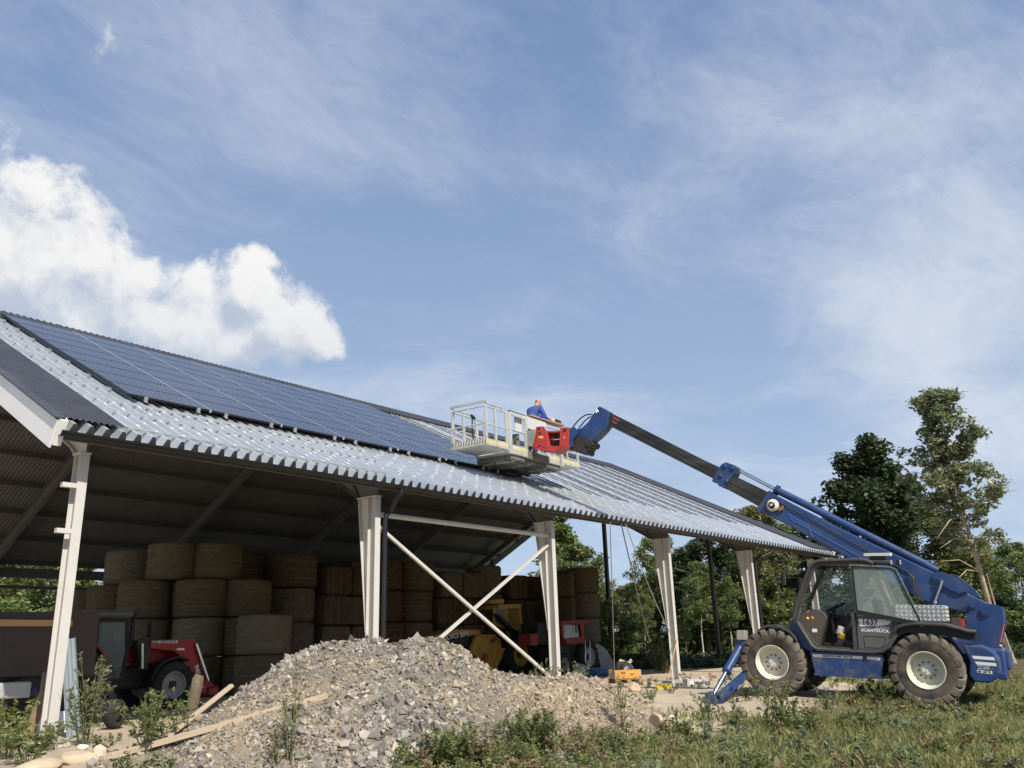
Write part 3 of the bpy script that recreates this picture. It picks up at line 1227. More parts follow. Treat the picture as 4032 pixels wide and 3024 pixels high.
# cab
CABP = [(2.04, 2.64), (1.97, 2.71), (1.86, 2.745), (1.05, 2.765), (0.90, 2.735), (0.82, 2.64), (0.56, 1.95), (0.47, 1.62), (0.47, 1.28), (0.62, 1.06), (0.78, 0.975),
        (0.95, 0.955), (1.95, 0.965), (2.06, 0.995), (2.14, 1.07), (2.46, 1.52), (2.48, 1.60), (2.37, 1.95)]
cab = MB()
cab.ring(CABP, 0.075, O0, X, Z, Y, 1.02, 1.10)
cab.ring(CABP, 0.075, O0, X, Z, Y, 0.20, 0.27)
for (x, z) in ((2.0, 2.66), (2.33, 1.95), (2.43, 1.56), (0.86, 2.66), (0.55, 1.85), (0.51, 1.40), (2.10, 1.06), (0.70, 1.05)):
    cab.bar((x, 0.24, z), (x, 1.04, z), 0.06, 0.06)
cabo = cab.build('cab_frame', DGREY, tele)
mb = MB()
mb.prism([(1.98, 2.70), (1.86, 2.752), (1.05, 2.772), (0.88, 2.74), (0.86, 2.70)], O0, X, Z, Y, 0.19, 1.105)
mb.build('cab_roof', DGREY, cabo)
mb = MB()
mb.tube([(2.47, 1.115, 1.57), (2.37, 1.115, 1.95), (2.05, 1.115, 2.66), (1.97, 1.115, 2.725), (1.86, 1.115, 2.76), (1.06, 1.115, 2.78), (0.92, 1.115, 2.755), (0.8, 1.115, 2.70)], 0.042, 10)
mb.build('roof_tube', DGREY, cabo)
mb = MB()
mb.tube([(2.40, 1.115, 1.50), (2.13, 1.115, 1.04), (2.03, 1.115, 0.975), (0.95, 1.115, 0.955), (0.76, 1.115, 0.985), (0.6, 1.115, 1.09)], 0.038, 10)
mb.build('door_seal', DGREY, cabo)


def sheet(q, name, m, parent, th=0.006):
    q = [Vector(p) for p in q]
    n = (q[1] - q[0]).cross(q[2] - q[0]).normalized() * th
    mb = MB()
    k = len(q)
    mb.add(q + [p + n for p in q], [tuple(range(k))[::-1], tuple(range(k, 2 * k))] + [(i, (i + 1) % k, k + (i + 1) % k, k + i) for i in range(k)])
    return mb.build(name, m, parent)


sheet([(2.34, 0.28, 1.95), (2.34, 1.01, 1.95), (2.02, 1.01, 2.62), (2.02, 0.28, 2.62)], 'windscreen', GLASSM, cabo)
sheet([(2.45, 0.28, 1.58), (2.45, 1.01, 1.58), (2.36, 1.01, 1.93), (2.36, 0.28, 1.93)], 'lower_windscreen', GLASSM, cabo)
sheet([(0.56, 0.28, 1.70), (0.84, 0.28, 2.60), (0.84, 1.01, 2.60), (0.56, 1.01, 1.70)], 'rear_window', GLASSM, cabo)
sheet([(0.60, 0.232, 1.66), (2.36, 0.232, 1.66), (2.30, 0.232, 1.95), (1.98, 0.232, 2.62), (0.88, 0.232, 2.62)], 'far_window', GLASSM, cabo)
sheet([(0.66, 0.24, 1.05), (2.06, 0.24, 1.05), (2.36, 0.24, 1.56), (2.36, 0.24, 1.64), (0.56, 0.24, 1.64)], 'far_panel', CONS, cabo)
# pillar behind the door and the fixed grey side panel
mb = MB()
mb.bar((1.24, 1.08, 0.98), (1.22, 1.08, 2.70), 0.05, 0.05)
mb.bar((1.21, 1.10, 1.70), (1.21, 1.10, 2.69), 0.02, 0.04)
mb.build('centre_pillar', BLACK, cabo)
mb = MB()
mb.bar((1.27, 1.10, 1.0), (1.27, 1.10, 1.74), 0.06, 0.09)
mb.build('door_edge', DGREY, cabo)
pan = side([(1.22, 0.985), (1.22, 1.665), (0.49, 1.62), (0.50, 1.28), (0.64, 1.08), (0.80, 0.99)], 1.03, 1.085, 'side_panel', mat('grey_panel', (0.115, 0.110, 0.105), 0.5, var=0.08, dirt=(0.08, 0.075, 0.07), damt=0.5))
pan.parent = cabo
mb = MB()
mb.ring([(1.10, 1.05), (1.11, 1.26), (1.06, 1.275), (0.72, 1.265), (0.68, 1.22), (0.76, 1.07), (0.82, 1.04)], 0.010, O0, X, Z, Y, 1.085, 1.089)
mb.build('hatch_outline', BLACK, pan)
st = side([(1.175, 1.60), (1.165, 1.455), (0.80, 1.475), (0.62, 1.50), (0.56, 1.56), (0.57, 1.605)], 1.0855, 1.088, 'number_sticker', STICKW, pan)
side_text('1637', 0.150, 0.965, 1.538, 1.0895, STICKB, pan, 1.0, 0.02)
side_text('TURBO', 0.075, 0.745, 1.435, 1.0895, HUBW, pan, 1.05, 0.02, 0.25)
side_text('SCANTRUCK', 0.080, 0.88, 1.375, 1.0895, STICKW, pan, 1.12, 0.02)
# the upper door, swung open and latched back
UD = [(1.23, 2.66), (0.48, 2.615), (0.39, 2.57), (0.02, 1.62), (0.02, 1.56), (0.10, 1.55), (1.20, 1.745)]
mb = MB()
mb.ring(UD, 0.034, O0, X, Z, Y, 1.118, 1.150)
ud = mb.build('upper_door', BLACK, tele)
mb = MB()
mb.prism(inset(UD[::-1], 0.03), O0, X, Z, Y, 1.130, 1.135)
mb.build('door_glass', GLASSM, ud)
mb = MB()
mb.bar((1.19, 1.158, 1.715), (0.10, 1.158, 1.53), 0.012, 0.055, up=(0, 0, 1))
mb.build('door_bar', BLACK, ud)
# inside the cab
side([(2.42, 1.58), (2.20, 1.76), (2.02, 1.78), (1.88, 1.70), (1.84, 1.60), (1.90, 1.42), (2.02, 1.06), (2.09, 1.06), (2.39, 1.52)], 0.52, 1.0, 'console', CONS, cabo)
side([(2.30, 1.70), (2.02, 1.74), (1.7, 1.68), (1.72, 1.60), (2.0, 1.5), (2.38, 1.55)], 0.27, 0.55, 'dashboard', BLACK, cabo)
for (x, z) in ((2.21, 1.585), (2.115, 1.592)):
    mb = MB()
    mb.lathe([(0.032, 0.0), (0.032, 0.004), (0.0, 0.0041)], (x, 1.0, z), (0, 1, 0), 14)
    o = mb.build('round_label', YEL, cabo)
    mb = MB()
    mb.lathe([(0.016, 0.0), (0.016, 0.003), (0.0, 0.0031)], (x, 1.0041, z), (0, 1, 0), 10)
    mb.build('label_centre', STICKW if x > 2.2 else BLACK, o)
mb = MB()
mb.box((2.08, 1.0025, 1.345), (0.10, 0.005, 0.07))
mb.build('white_label', STICKW, cabo)
mb = MB()
mb.tube([(1.75, 0.66, 1.10), (1.80, 0.66, 1.55), (1.72, 0.66, 1.80)], 0.035, 8)
a = Vector((0.45, 0, 0.9)).normalized()
for k in range(3):
    t = k * 2.1
    ny = Vector((0, 1, 0))
    nx = ny.cross(a)
    mb.tube([(1.70, 0.66, 1.83), Vector((1.70, 0.66, 1.83)) + 0.19 * (math.cos(t) * nx + math.sin(t) * ny)], 0.012, 6)
pts = [Vector((1.70, 0.66, 1.83)) + 0.20 * (math.cos(t) * nx + math.sin(t) * ny) for t in np.linspace(0, 2 * math.pi, 25)]
mb.tube(pts, 0.016, 8, caps=False)
mb.build('steering_wheel', BLACK, cabo)
mb = MB()
mb.box((1.05, 0.66, 1.42), (0.48, 0.46, 0.13), bev=0.04)
mb.box((0.84, 0.66, 1.72), (0.13, 0.46, 0.62), rot_to(Vector((1, 0, -0.15))), bev=0.05)
mb.box((1.05, 0.66, 1.2), (0.36, 0.34, 0.36), bev=0.02)
mb.build('seat', BLACK, cabo)
mb = MB()
mb.box((1.35, 0.64, 1.03), (1.5, 0.78, 0.05))
mb.box((1.38, 0.92, 1.10), (0.22, 0.2, 0.16), bev=0.02)
mb.build('cab_floor', BLACK, cabo)
mb = MB()
mb.tube([(1.42, 0.5, 1.3), (1.40, 0.5, 1.62), (1.42, 0.5, 1.78)], [0.012, 0.012, 0.026], 8)
mb.tube([(1.52, 0.46, 1.3), (1.50, 0.46, 1.60), (1.50, 0.46, 1.70)], [0.012, 0.012, 0.024], 8)
mb.build('levers', BLACK, cabo)
mb = MB()
mb.box((1.62, 0.72, 1.36), (0.10, 0.22, 0.16), rot_to(Vector((1, 0, 0.4))))
lb = mb.build('instruction_plate', STICKW, cabo)
mb = MB()
mb.box((1.605, 0.72, 1.25), (0.10, 0.26, 0.10), rot_to(Vector((1, 0, 0.4))))
mb.build('yellow_plate', YEL, cabo)
mb = MB()
mb.tube([(2.30, 0.95, 1.66), (2.18, 0.98, 1.72), (2.12, 0.96, 1.68)], [0.02, 0.035, 0.02], 8)
mb.build('red_rag', mat('red_cloth', (0.5, 0.07, 0.04), 0.8), cabo)
# roof gear
mb = MB()
mb.box((0.72, 0.72, 2.745), (0.44, 0.5, 0.08), rot_to(Vector((1, 0, 0.05))), bev=0.02)
mb.build('roof_hump', DGREY, cabo)
mb = MB()
mb.prism([(-0.28, -0.03), (-0.25, -0.07), (0.25, -0.07), (0.28, -0.03), (0.28, 0.03), (0.25, 0.07), (-0.25, 0.07), (-0.28, 0.03)], (0.74, 0.92, 2.86), X, Y, Z, 0.0, 0.06)
bl = mb.build('beacon_bar', mat('frosted_beacon', (0.62, 0.62, 0.56), 0.25, coat=0.5), cabo)
mb = MB()
mb.box((0.74, 0.92, 2.822), (0.30, 0.10, 0.075), bev=0.01)
mb.build('beacon_foot', BLACK, bl)
for x in (0.53, 0.36):
    mb = MB()
    mb.box((x, 0.86, 2.73), (0.07, 0.12, 0.11), bev=0.015)
    o = mb.build('work_light', BLACK, cabo)
    mb = MB()
    mb.box((x - 0.037, 0.86, 2.735), (0.008, 0.10, 0.09))
    mb.build('lens', ALU, o)
mb = MB()
mb.tube([(1.52, 0.5, 2.76), (1.52, 0.5, 2.87)], 0.012, 6)
mb.tube([(1.52, 0.5, 2.87), (1.52, 0.5, 2.90)], 0.024, 8)
mb.build('roof_lamp', STICKW, cabo)
# mirrors
for (x, y, z) in ((2.62, 1.18, 2.40), (2.52, 0.20, 2.28)):
    mb = MB()
    mb.box((x, y, z), (0.05, 0.17, 0.30), rot_to(Vector((1, 0.45, 0))), bev=0.015)
    o = mb.build('mirror', BLACK, tele)
    mb = MB()
    mb.box((x - 0.028, y - 0.012, z), (0.004, 0.15, 0.27), rot_to(Vector((1, 0.45, 0))))
    mb.build('mirror_glass', CHROME, o)
    mb = MB()
    mb.tube([(x - 0.02, y, z), (x - 0.2, y - 0.02, z + 0.02), (2.18, y - 0.08 if y > 0.5 else y + 0.08, z - 0.02)], 0.012, 6)
    mb.build('mirror_arm', BLACK, o)

# mudguards, lamps, toolbox
pts = [(3.24, 1.30), (3.16, 1.38), (3.02, 1.435), (2.86, 1.445), (2.70, 1.40), (2.56, 1.32), (2.46, 1.22), (2.42, 1.14)]
side(pts + [(x - 0.0, z - 0.045) for x, z in pts[::-1]], 0.74, 1.17, 'front_mudguard', DGREY)
mb = MB()
mb.tube([(0.52, 1.10, 1.36), (0.46, 1.12, 1.45), (0.33, 1.13, 1.50), (0.1, 1.13, 1.535), (-0.43, 1.13, 1.52), (-0.62, 1.13, 1.47), (-0.78, 1.13, 1.42), (-0.92, 1.10, 1.41)], 0.043, 10)
mb.build('guard_tube', DGREY, tele)
side([(0.55, 1.22), (0.48, 1.42), (0.33, 1.48), (-0.43, 1.48), (-0.9, 1.38), (-0.9, 1.24), (-0.55, 1.30), (0.3, 1.36)], 0.55, 1.08, 'rear_mudguard', BLACK)
mb = MB()
mb.box((-0.60, 1.02, 1.575), (0.17, 0.16, 0.17), bev=0.01)
o = mb.build('lamp_box', DGREY, tele)
mb = MB()
mb.box((-0.71, 1.03, 1.565), (0.06, 0.13, 0.15), bev=0.012)
mb.build('red_lamp', REDL, o)
mb = MB()
mb.box((3.63, 0.98, 1.20), (0.18, 0.22, 0.20), bev=0.008)
mb.tube([(3.6, 0.95, 1.09), (3.45, 0.75, 1.02), (3.3, 0.5, 1.0)], 0.03, 8)
o = mb.build('front_lamp_box', mat('grey_lamp_box', (0.30, 0.30, 0.28), 0.5, var=0.1), tele)
mb = MB()
mb.box((3.727, 0.98, 1.20), (0.02, 0.18, 0.16), bev=0.006)
mb.build('amber_lamp', AMBL, o)
mb = MB()
mb.box((0.05, 0.62, 1.735), (0.92, 0.56, 0.31), bev=0.006)
tb = mb.build('toolbox', DIA, tele)
# raised tread lozenges on the near side, the lid and the rear end of the toolbox
mb = MB()
zz = mat('tread_lozenge', (0.88, 0.87, 0.84), 0.3, 0.5)
for i in range(11):
    for j in range(4):
        for (R_, c) in ((Matrix.Rotation(rad(45 if (i + j) % 2 else -45), 3, 'Y'), (0.46 - i * 0.083, 0.9035, 1.62 + j * 0.077)),):
            mb.box(c, (0.052, 0.008, 0.026), R_)
    for j in range(6):
        mb.box((0.46 - i * 0.083, 0.38 + j * 0.095, 1.893), (0.052, 0.026, 0.007), Matrix.Rotation(rad(45 if (i + j) % 2 else -45), 3, 'Z'))
for i in range(6):
    for j in range(4):
        mb.box((-0.4135, 0.38 + i * 0.095, 1.62 + j * 0.077), (0.008, 0.052, 0.026), Matrix.Rotation(rad(45 if (i + j) % 2 else -45), 3, 'X'))
tag(mb.build('tread_lozenges', zz, tb), kind='stuff')
mb = MB()
mb.box((0.05, 0.62, 1.555), (0.9, 0.6, 0.05))
mb.box((0.3, 0.72, 1.40), (0.06, 0.06, 0.3))
mb.build('toolbox_bracket', BLACK, tele)

# counterweight and tower at the rear
cw = side([(-0.66, 1.16), (-0.95, 1.17), (-1.08, 1.13), (-1.18, 1.05), (-1.235, 0.92), (-1.235, 0.68), (-1.18, 0.58), (-1.06, 0.50), (-0.80, 0.50), (-0.72, 0.62), (-0.76, 0.85)], 0.42, 1.06, 'counterweight', MUDB)
bv = cw.modifiers.new('edge', 'BEVEL')
bv.width = 0.03
bv.segments = 2
for (za, zb, xa, xb) in ((0.975, 0.92, -0.80, -1.17), (0.872, 0.817, -0.84, -1.19)):
    side([(xa, za), (xb, za - 0.012), (xb - 0.01, zb - 0.014), (xa - 0.03, zb)], 1.0605, 1.0635, 'white_stripe', STICKW, cw)
side([(-0.875, 0.80), (-1.075, 0.80), (-1.08, 0.745), (-0.88, 0.745)], 1.0605, 1.0625, 'name_plate', STICKW, cw)
side([(-0.865, 0.725), (-1.11, 0.715), (-1.115, 0.66), (-0.865, 0.67)], 1.0605, 1.0625, 'name_plate', STICKW, cw)
side_text('MANITOU', 0.055, -0.977, 0.774, 1.0645, STICKB, cw, 0.85)
side_text('MT 1637 SL', 0.055, -0.988, 0.694, 1.0645, STICKB, cw, 0.80, -0.03)
mb = MB()
mb.box((-1.10, -0.1, 0.85), (0.44, 1.02, 0.52), bev=0.05)
mb.box((-1.30, -0.15, 0.90), (0.16, 0.8, 0.36), bev=0.03)
mb.box((-1.24, 0.30, 0.60), (0.14, 0.34, 0.12), bev=0.02)
mb.box((-0.95, -0.82, 0.85), (0.55, 0.45, 0.62), bev=0.06)
rb = mb.build('rear_ballast', BLUE, tele)
mb = MB()
for k in range(3):
    mb.box((-1.33 - 0.02 * 0, 0.04 - 0.06 * k, 1.083), (0.09, 0.025, 0.005))
mb.build('vent_slots', BLACK, rb)
TWP = [(-0.50, 1.00), (-0.60, 1.42), (-0.74, 1.74), (-0.80, 1.86), (-0.92, 1.935), (-1.22, 1.945), (-1.34, 1.90), (-1.37, 1.80), (-1.36, 1.58), (-1.22, 1.12), (-1.15, 1.02)]
tw = side(TWP, 0.26, 0.34, 'boom_tower', BLUE)
side(TWP, -0.40, -0.32, 'boom_tower', BLUE)
mb = MB()
mb.prism([(-1.30, 1.88), (-1.355, 1.80), (-1.345, 1.58), (-1.205, 1.12), (-1.12, 1.12), (-1.26, 1.6)], O0, X, Z, Y, -0.318, 0.258)
mb.build('tower_back', BLUE, tele)
mb = MB()
n_ = Vector((-0.46, 0, -0.14)).cross(Y)
zr = (Vector((-1.345, 0, 1.58)) - Vector((-1.205, 0, 1.12))).normalized()
nr = Y.cross(zr)
if nr.x > 0:
    nr = -nr
mb.prism([(-0.17, -0.14), (0.17, -0.14), (0.025, 0.22), (-0.025, 0.22)], Vector((-1.278, 0.06, 1.36)) + nr * 0.001, Y, zr, nr, 0.0, 0.012)
mb.build('warning_triangle', ORT, tele)
mb = MB()
mb.box(Vector((-1.222, 0.05, 1.165)) + nr * 0.008, (0.34, 0.012, 0.07), rot_to(Y, nr))
mb.build('rear_plate', STICKW, tele)
for (x, z, r) in ((-1.06, 1.80, 0.075), (-0.86, 1.915, 0.05)):
    mb = MB()
    mb.cyl((x, 0.33, z), (x, 0.39, z), r, 16)
    mb.cyl((x, 0.33, z), (x, 0.36, z), r * 1.5, 16)
    mb.build('pivot_pin', BLUE, tele)
mb = MB()
mb.cyl((-0.66, 0.335, 1.585), (-0.66, 0.345, 1.585), 0.05, 16)
mb.build('frame_hole', BLACK, tele)
mb = MB()
mb.box((-0.57, 0.342, 1.60), (0.06, 0.006, 0.07))
mb.build('small_sticker', STICKW, tele)

# boom
BD = Vector((0.853, 0, 0.522)).normalized()
BU = Vector((-0.522, 0, 0.853)).normalized()
boom = side([(3.08, 4.40), (3.37, 4.00), (2.64, 3.585), (1.66, 2.99), (0.20, 2.09), (0.05, 1.99), (-0.30, 1.865), (-0.75, 1.74), (-1.12, 1.66), (-1.22, 1.76), (-1.18, 1.93),
             (-0.82, 2.12), (-0.47, 2.44), (-0.14, 2.60), (1.62, 3.545), (2.97, 4.34)], -0.20, 0.20, 'boom', BLUE)
bv = boom.modifiers.new('edge', 'BEVEL')
bv.width = 0.025
bv.segments = 2
mb = MB()
mb.prism([(3.09, 4.44), (3.42, 3.98), (3.33, 3.93), (3.00, 4.39)], O0, X, Z, Y, -0.23, 0.23)
mb.build('boom_collar', BLUE, boom)
mb = MB()
mb.prism([(0.55, 2.70), (2.72, 4.04), (2.74, 4.005), (0.56, 2.66)], O0, X, Z, Y, 0.2, 0.208)
mb.prism([(2.70, 3.86), (2.28, 3.59), (2.20, 3.34), (2.17, 3.35), (2.25, 3.61), (2.68, 3.89)], O0, X, Z, Y, 0.2, 0.212)
mb.prism([(2.68, 3.82), (0.40, 2.42), (0.40, 2.39), (2.70, 3.79)], O0, X, Z, Y, 0.2, 0.210)
mb.build('weld_lines', mat('blue_edge', (0.055, 0.13, 0.34), 0.35), boom)
side([(-0.20, 2.56), (-0.38, 2.58), (-0.55, 2.50), (-0.80, 2.26), (-0.82, 2.20), (-0.62, 2.14), (-0.34, 2.30), (-0.16, 2.46)], 0.21, 0.25, 'boom_bracket', BLUE, boom)
side([(-0.45, 2.53), (-0.60, 2.52), (-0.92, 2.20), (-0.98, 2.08), (-0.80, 2.12)], -0.12, 0.12, 'boom_crown', BLUE, boom)
mb = MB()
mb.cyl((-0.33, 0.20, 2.44), (-0.33, 0.30, 2.44), 0.06, 14)
mb.cyl((-0.86, 0.2, 1.93), (-0.86, 0.30, 1.93), 0.055, 14)
mb.build('boom_pin', BLUE, boom)
# extension cylinder along the top
ax = Vector((2.94, 0.02, 4.45))
mb = MB()
mb.tube([ax, Vector((1.63, 0.02, 3.70)), Vector((0.0, 0.02, 2.76)), Vector((-0.25, 0.02, 2.60))], 0.085, 14)
mb.lathe([(0.12, 0.0), (0.12, 0.07), (0.0, 0.071)], ax, BD, 16)
mb.build('extension_cylinder', BLUE, boom)
mb = MB()
mb.tube([ax, Vector((3.82, 0.02, 4.985))], 0.042, 12)
mb.build('extension_rod', CHROME, boom)
s1 = side([(3.98, 4.88), (4.17, 4.57), (3.0, 3.87), (2.75, 4.20)], -0.165, 0.165, 'second_stage', BOOMG, boom)
side([(4.08, 4.76), (3.2, 4.235), (3.215, 4.21), (4.095, 4.735)], 0.165, 0.172, 'stage_rib', BOOMG, s1)
cl_ = side([(4.09, 5.18), (4.20, 5.14), (4.28, 5.06), (4.46, 4.76), (4.44, 4.72), (4.32, 4.70), (4.30, 4.62), (4.16, 4.55), (4.05, 4.72), (3.90, 4.90), (3.84, 5.04), (3.90, 5.10), (3.98, 5.13)], -0.2, 0.2, 'boom_clamp', BLUE, boom)
for (x, z, r) in ((4.13, 5.08, 0.06), (3.95, 5.02, 0.06), (4.24, 4.86, 0.05), (4.10, 4.72, 0.05)):
    mb = MB()
    mb.lathe([(r, 0), (r, 0.02), (r * 0.6, 0.03), (0, 0.03)], (x, 0.2, z), (0, 1, 0), 14)
    mb.build('clamp_bolt', BLUE, cl_)
s2 = side([(7.29, 6.80), (7.34, 6.45), (6.50, 5.985), (4.81, 5.02), (4.25, 4.70), (4.08, 4.97), (4.80, 5.36), (6.49, 6.34)], -0.135, 0.135, 'third_stage', BOOMG, boom)
side([(7.28, 6.69), (4.4, 5.02), (4.42, 4.985), (7.29, 6.655)], 0.135, 0.143, 'stage_rib', BOOMG, s2)
side([(7.29, 6.57), (4.5, 4.93), (4.515, 4.90), (7.30, 6.54)], 0.135, 0.141, 'stage_rib', BOOMG, s2)
mb = MB()
mb.prism([(7.10, 6.62), (6.93, 6.525), (6.95, 6.49), (7.12, 6.585)], O0, X, Z, Y, 0.143, 0.145)
mb.prism([(7.14, 6.53), (7.00, 6.45), (7.02, 6.415), (7.16, 6.49)], O0, X, Z, Y, 0.1435, 0.1455)
mb.build('red_marking', mat('faded_red_mark', (0.42, 0.06, 0.045), 0.6), s2)
mb = MB()
mb.tube([(2.9, 0.215, 4.17), (2.2, 0.215, 3.74), (1.4, 0.215, 3.24), (0.6, 0.215, 2.75), (0.25, 0.225, 2.56)], 0.014, 6)
mb.build('boom_hose', IRON, boom)
for (x, z) in ((1.55, 3.60), (0.55, 3.00)):
    mb = MB()
    a_ = [Vector((x, 0.0, z)) + BD * (0.07 * math.cos(t)) + BU * (0.10 * math.sin(t)) for t in np.linspace(0, math.pi, 9)]
    mb.tube([tuple(p) for p in a_], 0.014, 6)
    mb.build('lifting_eye', BLUE, boom)
# hose reel at the boom mouth
mb = MB()
mb.lathe([(0.0, 0.03), (0.05, 0.05), (0.062, 0.045), (0.075, 0.035), (0.135, 0.02), (0.142, 0.0)], (3.02, 0.235, 4.09), (0, 1, 0), 28)
rl = mb.build('hose_reel', mat('cream_reel', (0.78, 0.70, 0.58), 0.5), boom)
mb = MB()
mb.lathe([(0.075, 0.03), (0.075, 0.062), (0.0, 0.063)], (3.03, 0.235, 4.09), (0, 1, 0), 20)
mb.build('reel_hub', BLACK, rl)
mb = MB()
mb.box((3.035, 0.30, 4.095), (0.06, 0.006, 0.045), Matrix.Rotation(rad(20), 3, 'Y'))
mb.build('reel_sticker', STICKW, rl)
mb = MB()
mb.box((2.83, 0.24, 4.01), (0.13, 0.03, 0.09), Matrix.Rotation(rad(20), 3, 'Y'))
mb.build('reel_bracket', mat('rusty_bracket', (0.24, 0.13, 0.08), 0.8, var=0.3), rl)
mb = MB()
mb.tube([(3.2, 0.1, 3.92), (3.1, 0.12, 3.72), (2.95, 0.12, 3.55), (2.7, 0.1, 3.45), (2.45, 0.05, 3.46)], 0.012, 6)
mb.build('loose_hose', BLACK, boom)
# boom head
hd = side([(7.56, 6.94), (7.50, 6.95), (7.24, 6.79), (7.26, 6.42), (7.38, 6.28), (7.60, 6.10), (7.80, 5.97), (7.98, 5.82), (8.30, 5.80), (8.46, 5.95), (8.40, 6.20), (8.24, 6.34), (8.02, 6.44), (7.86, 6.56)], -0.14, 0.16, 'boom_head', BLUE, boom)
bv = hd.modifiers.new('edge', 'BEVEL')
bv.width = 0.02
bv.segments = 2
hpl = MB()
hpl.prism([(8.30, 6.18), (8.02, 6.20), (7.82, 6.08), (7.72, 5.96), (7.80, 5.84), (7.90, 5.74), (8.10, 5.72), (8.40, 5.84)], O0, X, Z, Y, -0.20, 0.22)
hpl.build('head_linkage', IRON, boom)
mb = MB()
mb.cyl((7.78, -0.24, 5.95), (7.78, 0.26, 5.95), 0.085, 16)
mb.cyl((7.93, -0.22, 5.76), (7.93, 0.24, 5.76), 0.08, 16)
mb.build('head_pins', IRON, boom)
hook = side([(8.34, 6.40), (8.20, 6.42), (8.12, 6.34), (8.12, 6.22), (8.25, 6.06), (8.25, 5.90), (8.42, 5.90), (8.44, 6.0), (8.37, 6.10)], 0.24, 0.30, 'quick_hitch', BLUE, boom)
side([(8.34, 6.40), (8.20, 6.42), (8.12, 6.34), (8.12, 6.22), (8.25, 6.06), (8.25, 5.90), (8.42, 5.90), (8.44, 6.0), (8.37, 6.10)], -0.30, -0.24, 'quick_hitch', BLUE, boom)
mb = MB()
for (a, b, c) in (((7.70, 0.10, 6.72), (7.98, 0.12, 6.92), (8.36, 0.15, 6.42)), ((7.73, 0.02, 6.66), (7.86, 0.05, 6.86), (8.20, 0.1, 6.38))):
    a, b, c = Vector(a), Vector(b), Vector(c)
    pts = [(1 - t) ** 2 * a + 2 * t * (1 - t) * b * 1.0 + t * t * c for t in np.linspace(0, 1, 10)]
    mb.tube(pts, 0.018, 7)
mb.build('head_hoses', BLACK, boom)
mb = MB()
mb.box((7.60, 0.17, 6.82), (0.09, 0.03, 0.09), Matrix.Rotation(rad(30), 3, 'Y'), bev=0.01)
mb.build('head_lamp', ALU, boom)
# lift ram
mb = MB()
mb.tube([(-0.36, 0.27, 2.40), (-0.16, 0.27, 1.93)], 0.038, 10)
mb.build('lift_rod', CHROME, tele)
mb = MB()
mb.tube([(-0.17, 0.27, 1.95), (0.10, 0.27, 1.35)], 0.06, 12)
mb.build('lift_cylinder', BLUE, tele)
mb = MB()
mb.tube([(0.28, 0.24, 2.55), (0.20, 0.27, 2.45), (0.18, 0.27, 2.2), (0.10, 0.27, 2.0)], 0.020, 7)
mb.tube([(0.23, 0.24, 2.52), (0.15, 0.26, 2.42), (0.14, 0.26, 2.2), (0.05, 0.26, 1.96)], 0.014, 7)
mb.build('hydraulic_hoses', IRON, tele)['kind'] = 'stuff'
for q in (((-0.5, 0.3, 1.55), (-0.62, 0.36, 1.68), (-0.75, 0.32, 1.75)), ((-0.42, 0.3, 1.58), (-0.55, 0.34, 1.75), (-0.72, 0.32, 1.88))):
    mb = MB()
    mb.tube(q, 0.016, 6)
    mb.build('hydraulic_hose', IRON, tele)
# engine cover on the far side
mb = MB()
mb.box((1.2, -0.78, 1.22), (1.9, 0.62, 0.8), bev=0.08)
mb.build('engine_cover', BLUE, tele)
# stabilisers
for s in (1, -1):
    Pt = lambda x, y, z: Vector((x, s * y, z))
    mb = MB()
    mb.bar(Pt(3.30, 0.55, 0.72), Pt(3.90, 1.92, -0.06), 0.12, 0.14)
    mb.bar(Pt(3.56, 0.80, 1.02), Pt(3.70, 1.06, 0.98), 0.20, 0.16)
    leg = mb.build('stabiliser', MUDB, tele)
    mb = MB()
    mb.tube([Pt(3.66, 1.00, 0.98), Pt(3.84, 1.50, 0.46)], 0.085, 14)
    mb.lathe([(0.10, 0), (0.10, 0.06), (0.05, 0.062)], Pt(3.83, 1.47, 0.48), Pt(0.18, 0.5, -0.52), 14)
    mb.build('stabiliser_cylinder', BLUE, leg)
    mb = MB()
    mb.tube([Pt(3.84, 1.50, 0.46), Pt(3.99, 1.94, 0.0)], 0.045, 12)
    mb.build('stabiliser_rod', CHROME, leg)
    mb = MB()
    mb.prism([(-0.15, -0.13), (0.17, -0.13), (0.12, 0.02), (0.05, 0.13), (-0.05, 0.12), (-0.12, 0.0)], Pt(3.98, 2.0, -0.06), X, Z, Y, 0.06, 0.10)
    mb.prism([(-0.15, -0.13), (0.17, -0.13), (0.12, 0.02), (0.05, 0.13), (-0.05, 0.12), (-0.12, 0.0)], Pt(3.98, 2.0, -0.06), X, Z, Y, -0.10, -0.06)
    mb.build('foot_bracket', BLUE, leg)
    mb = MB()
    mb.box(Pt(4.0, 2.0, -0.20), (0.44, 0.34, 0.03), bev=0.008)
    mb.build('foot_pad', IRON, leg)


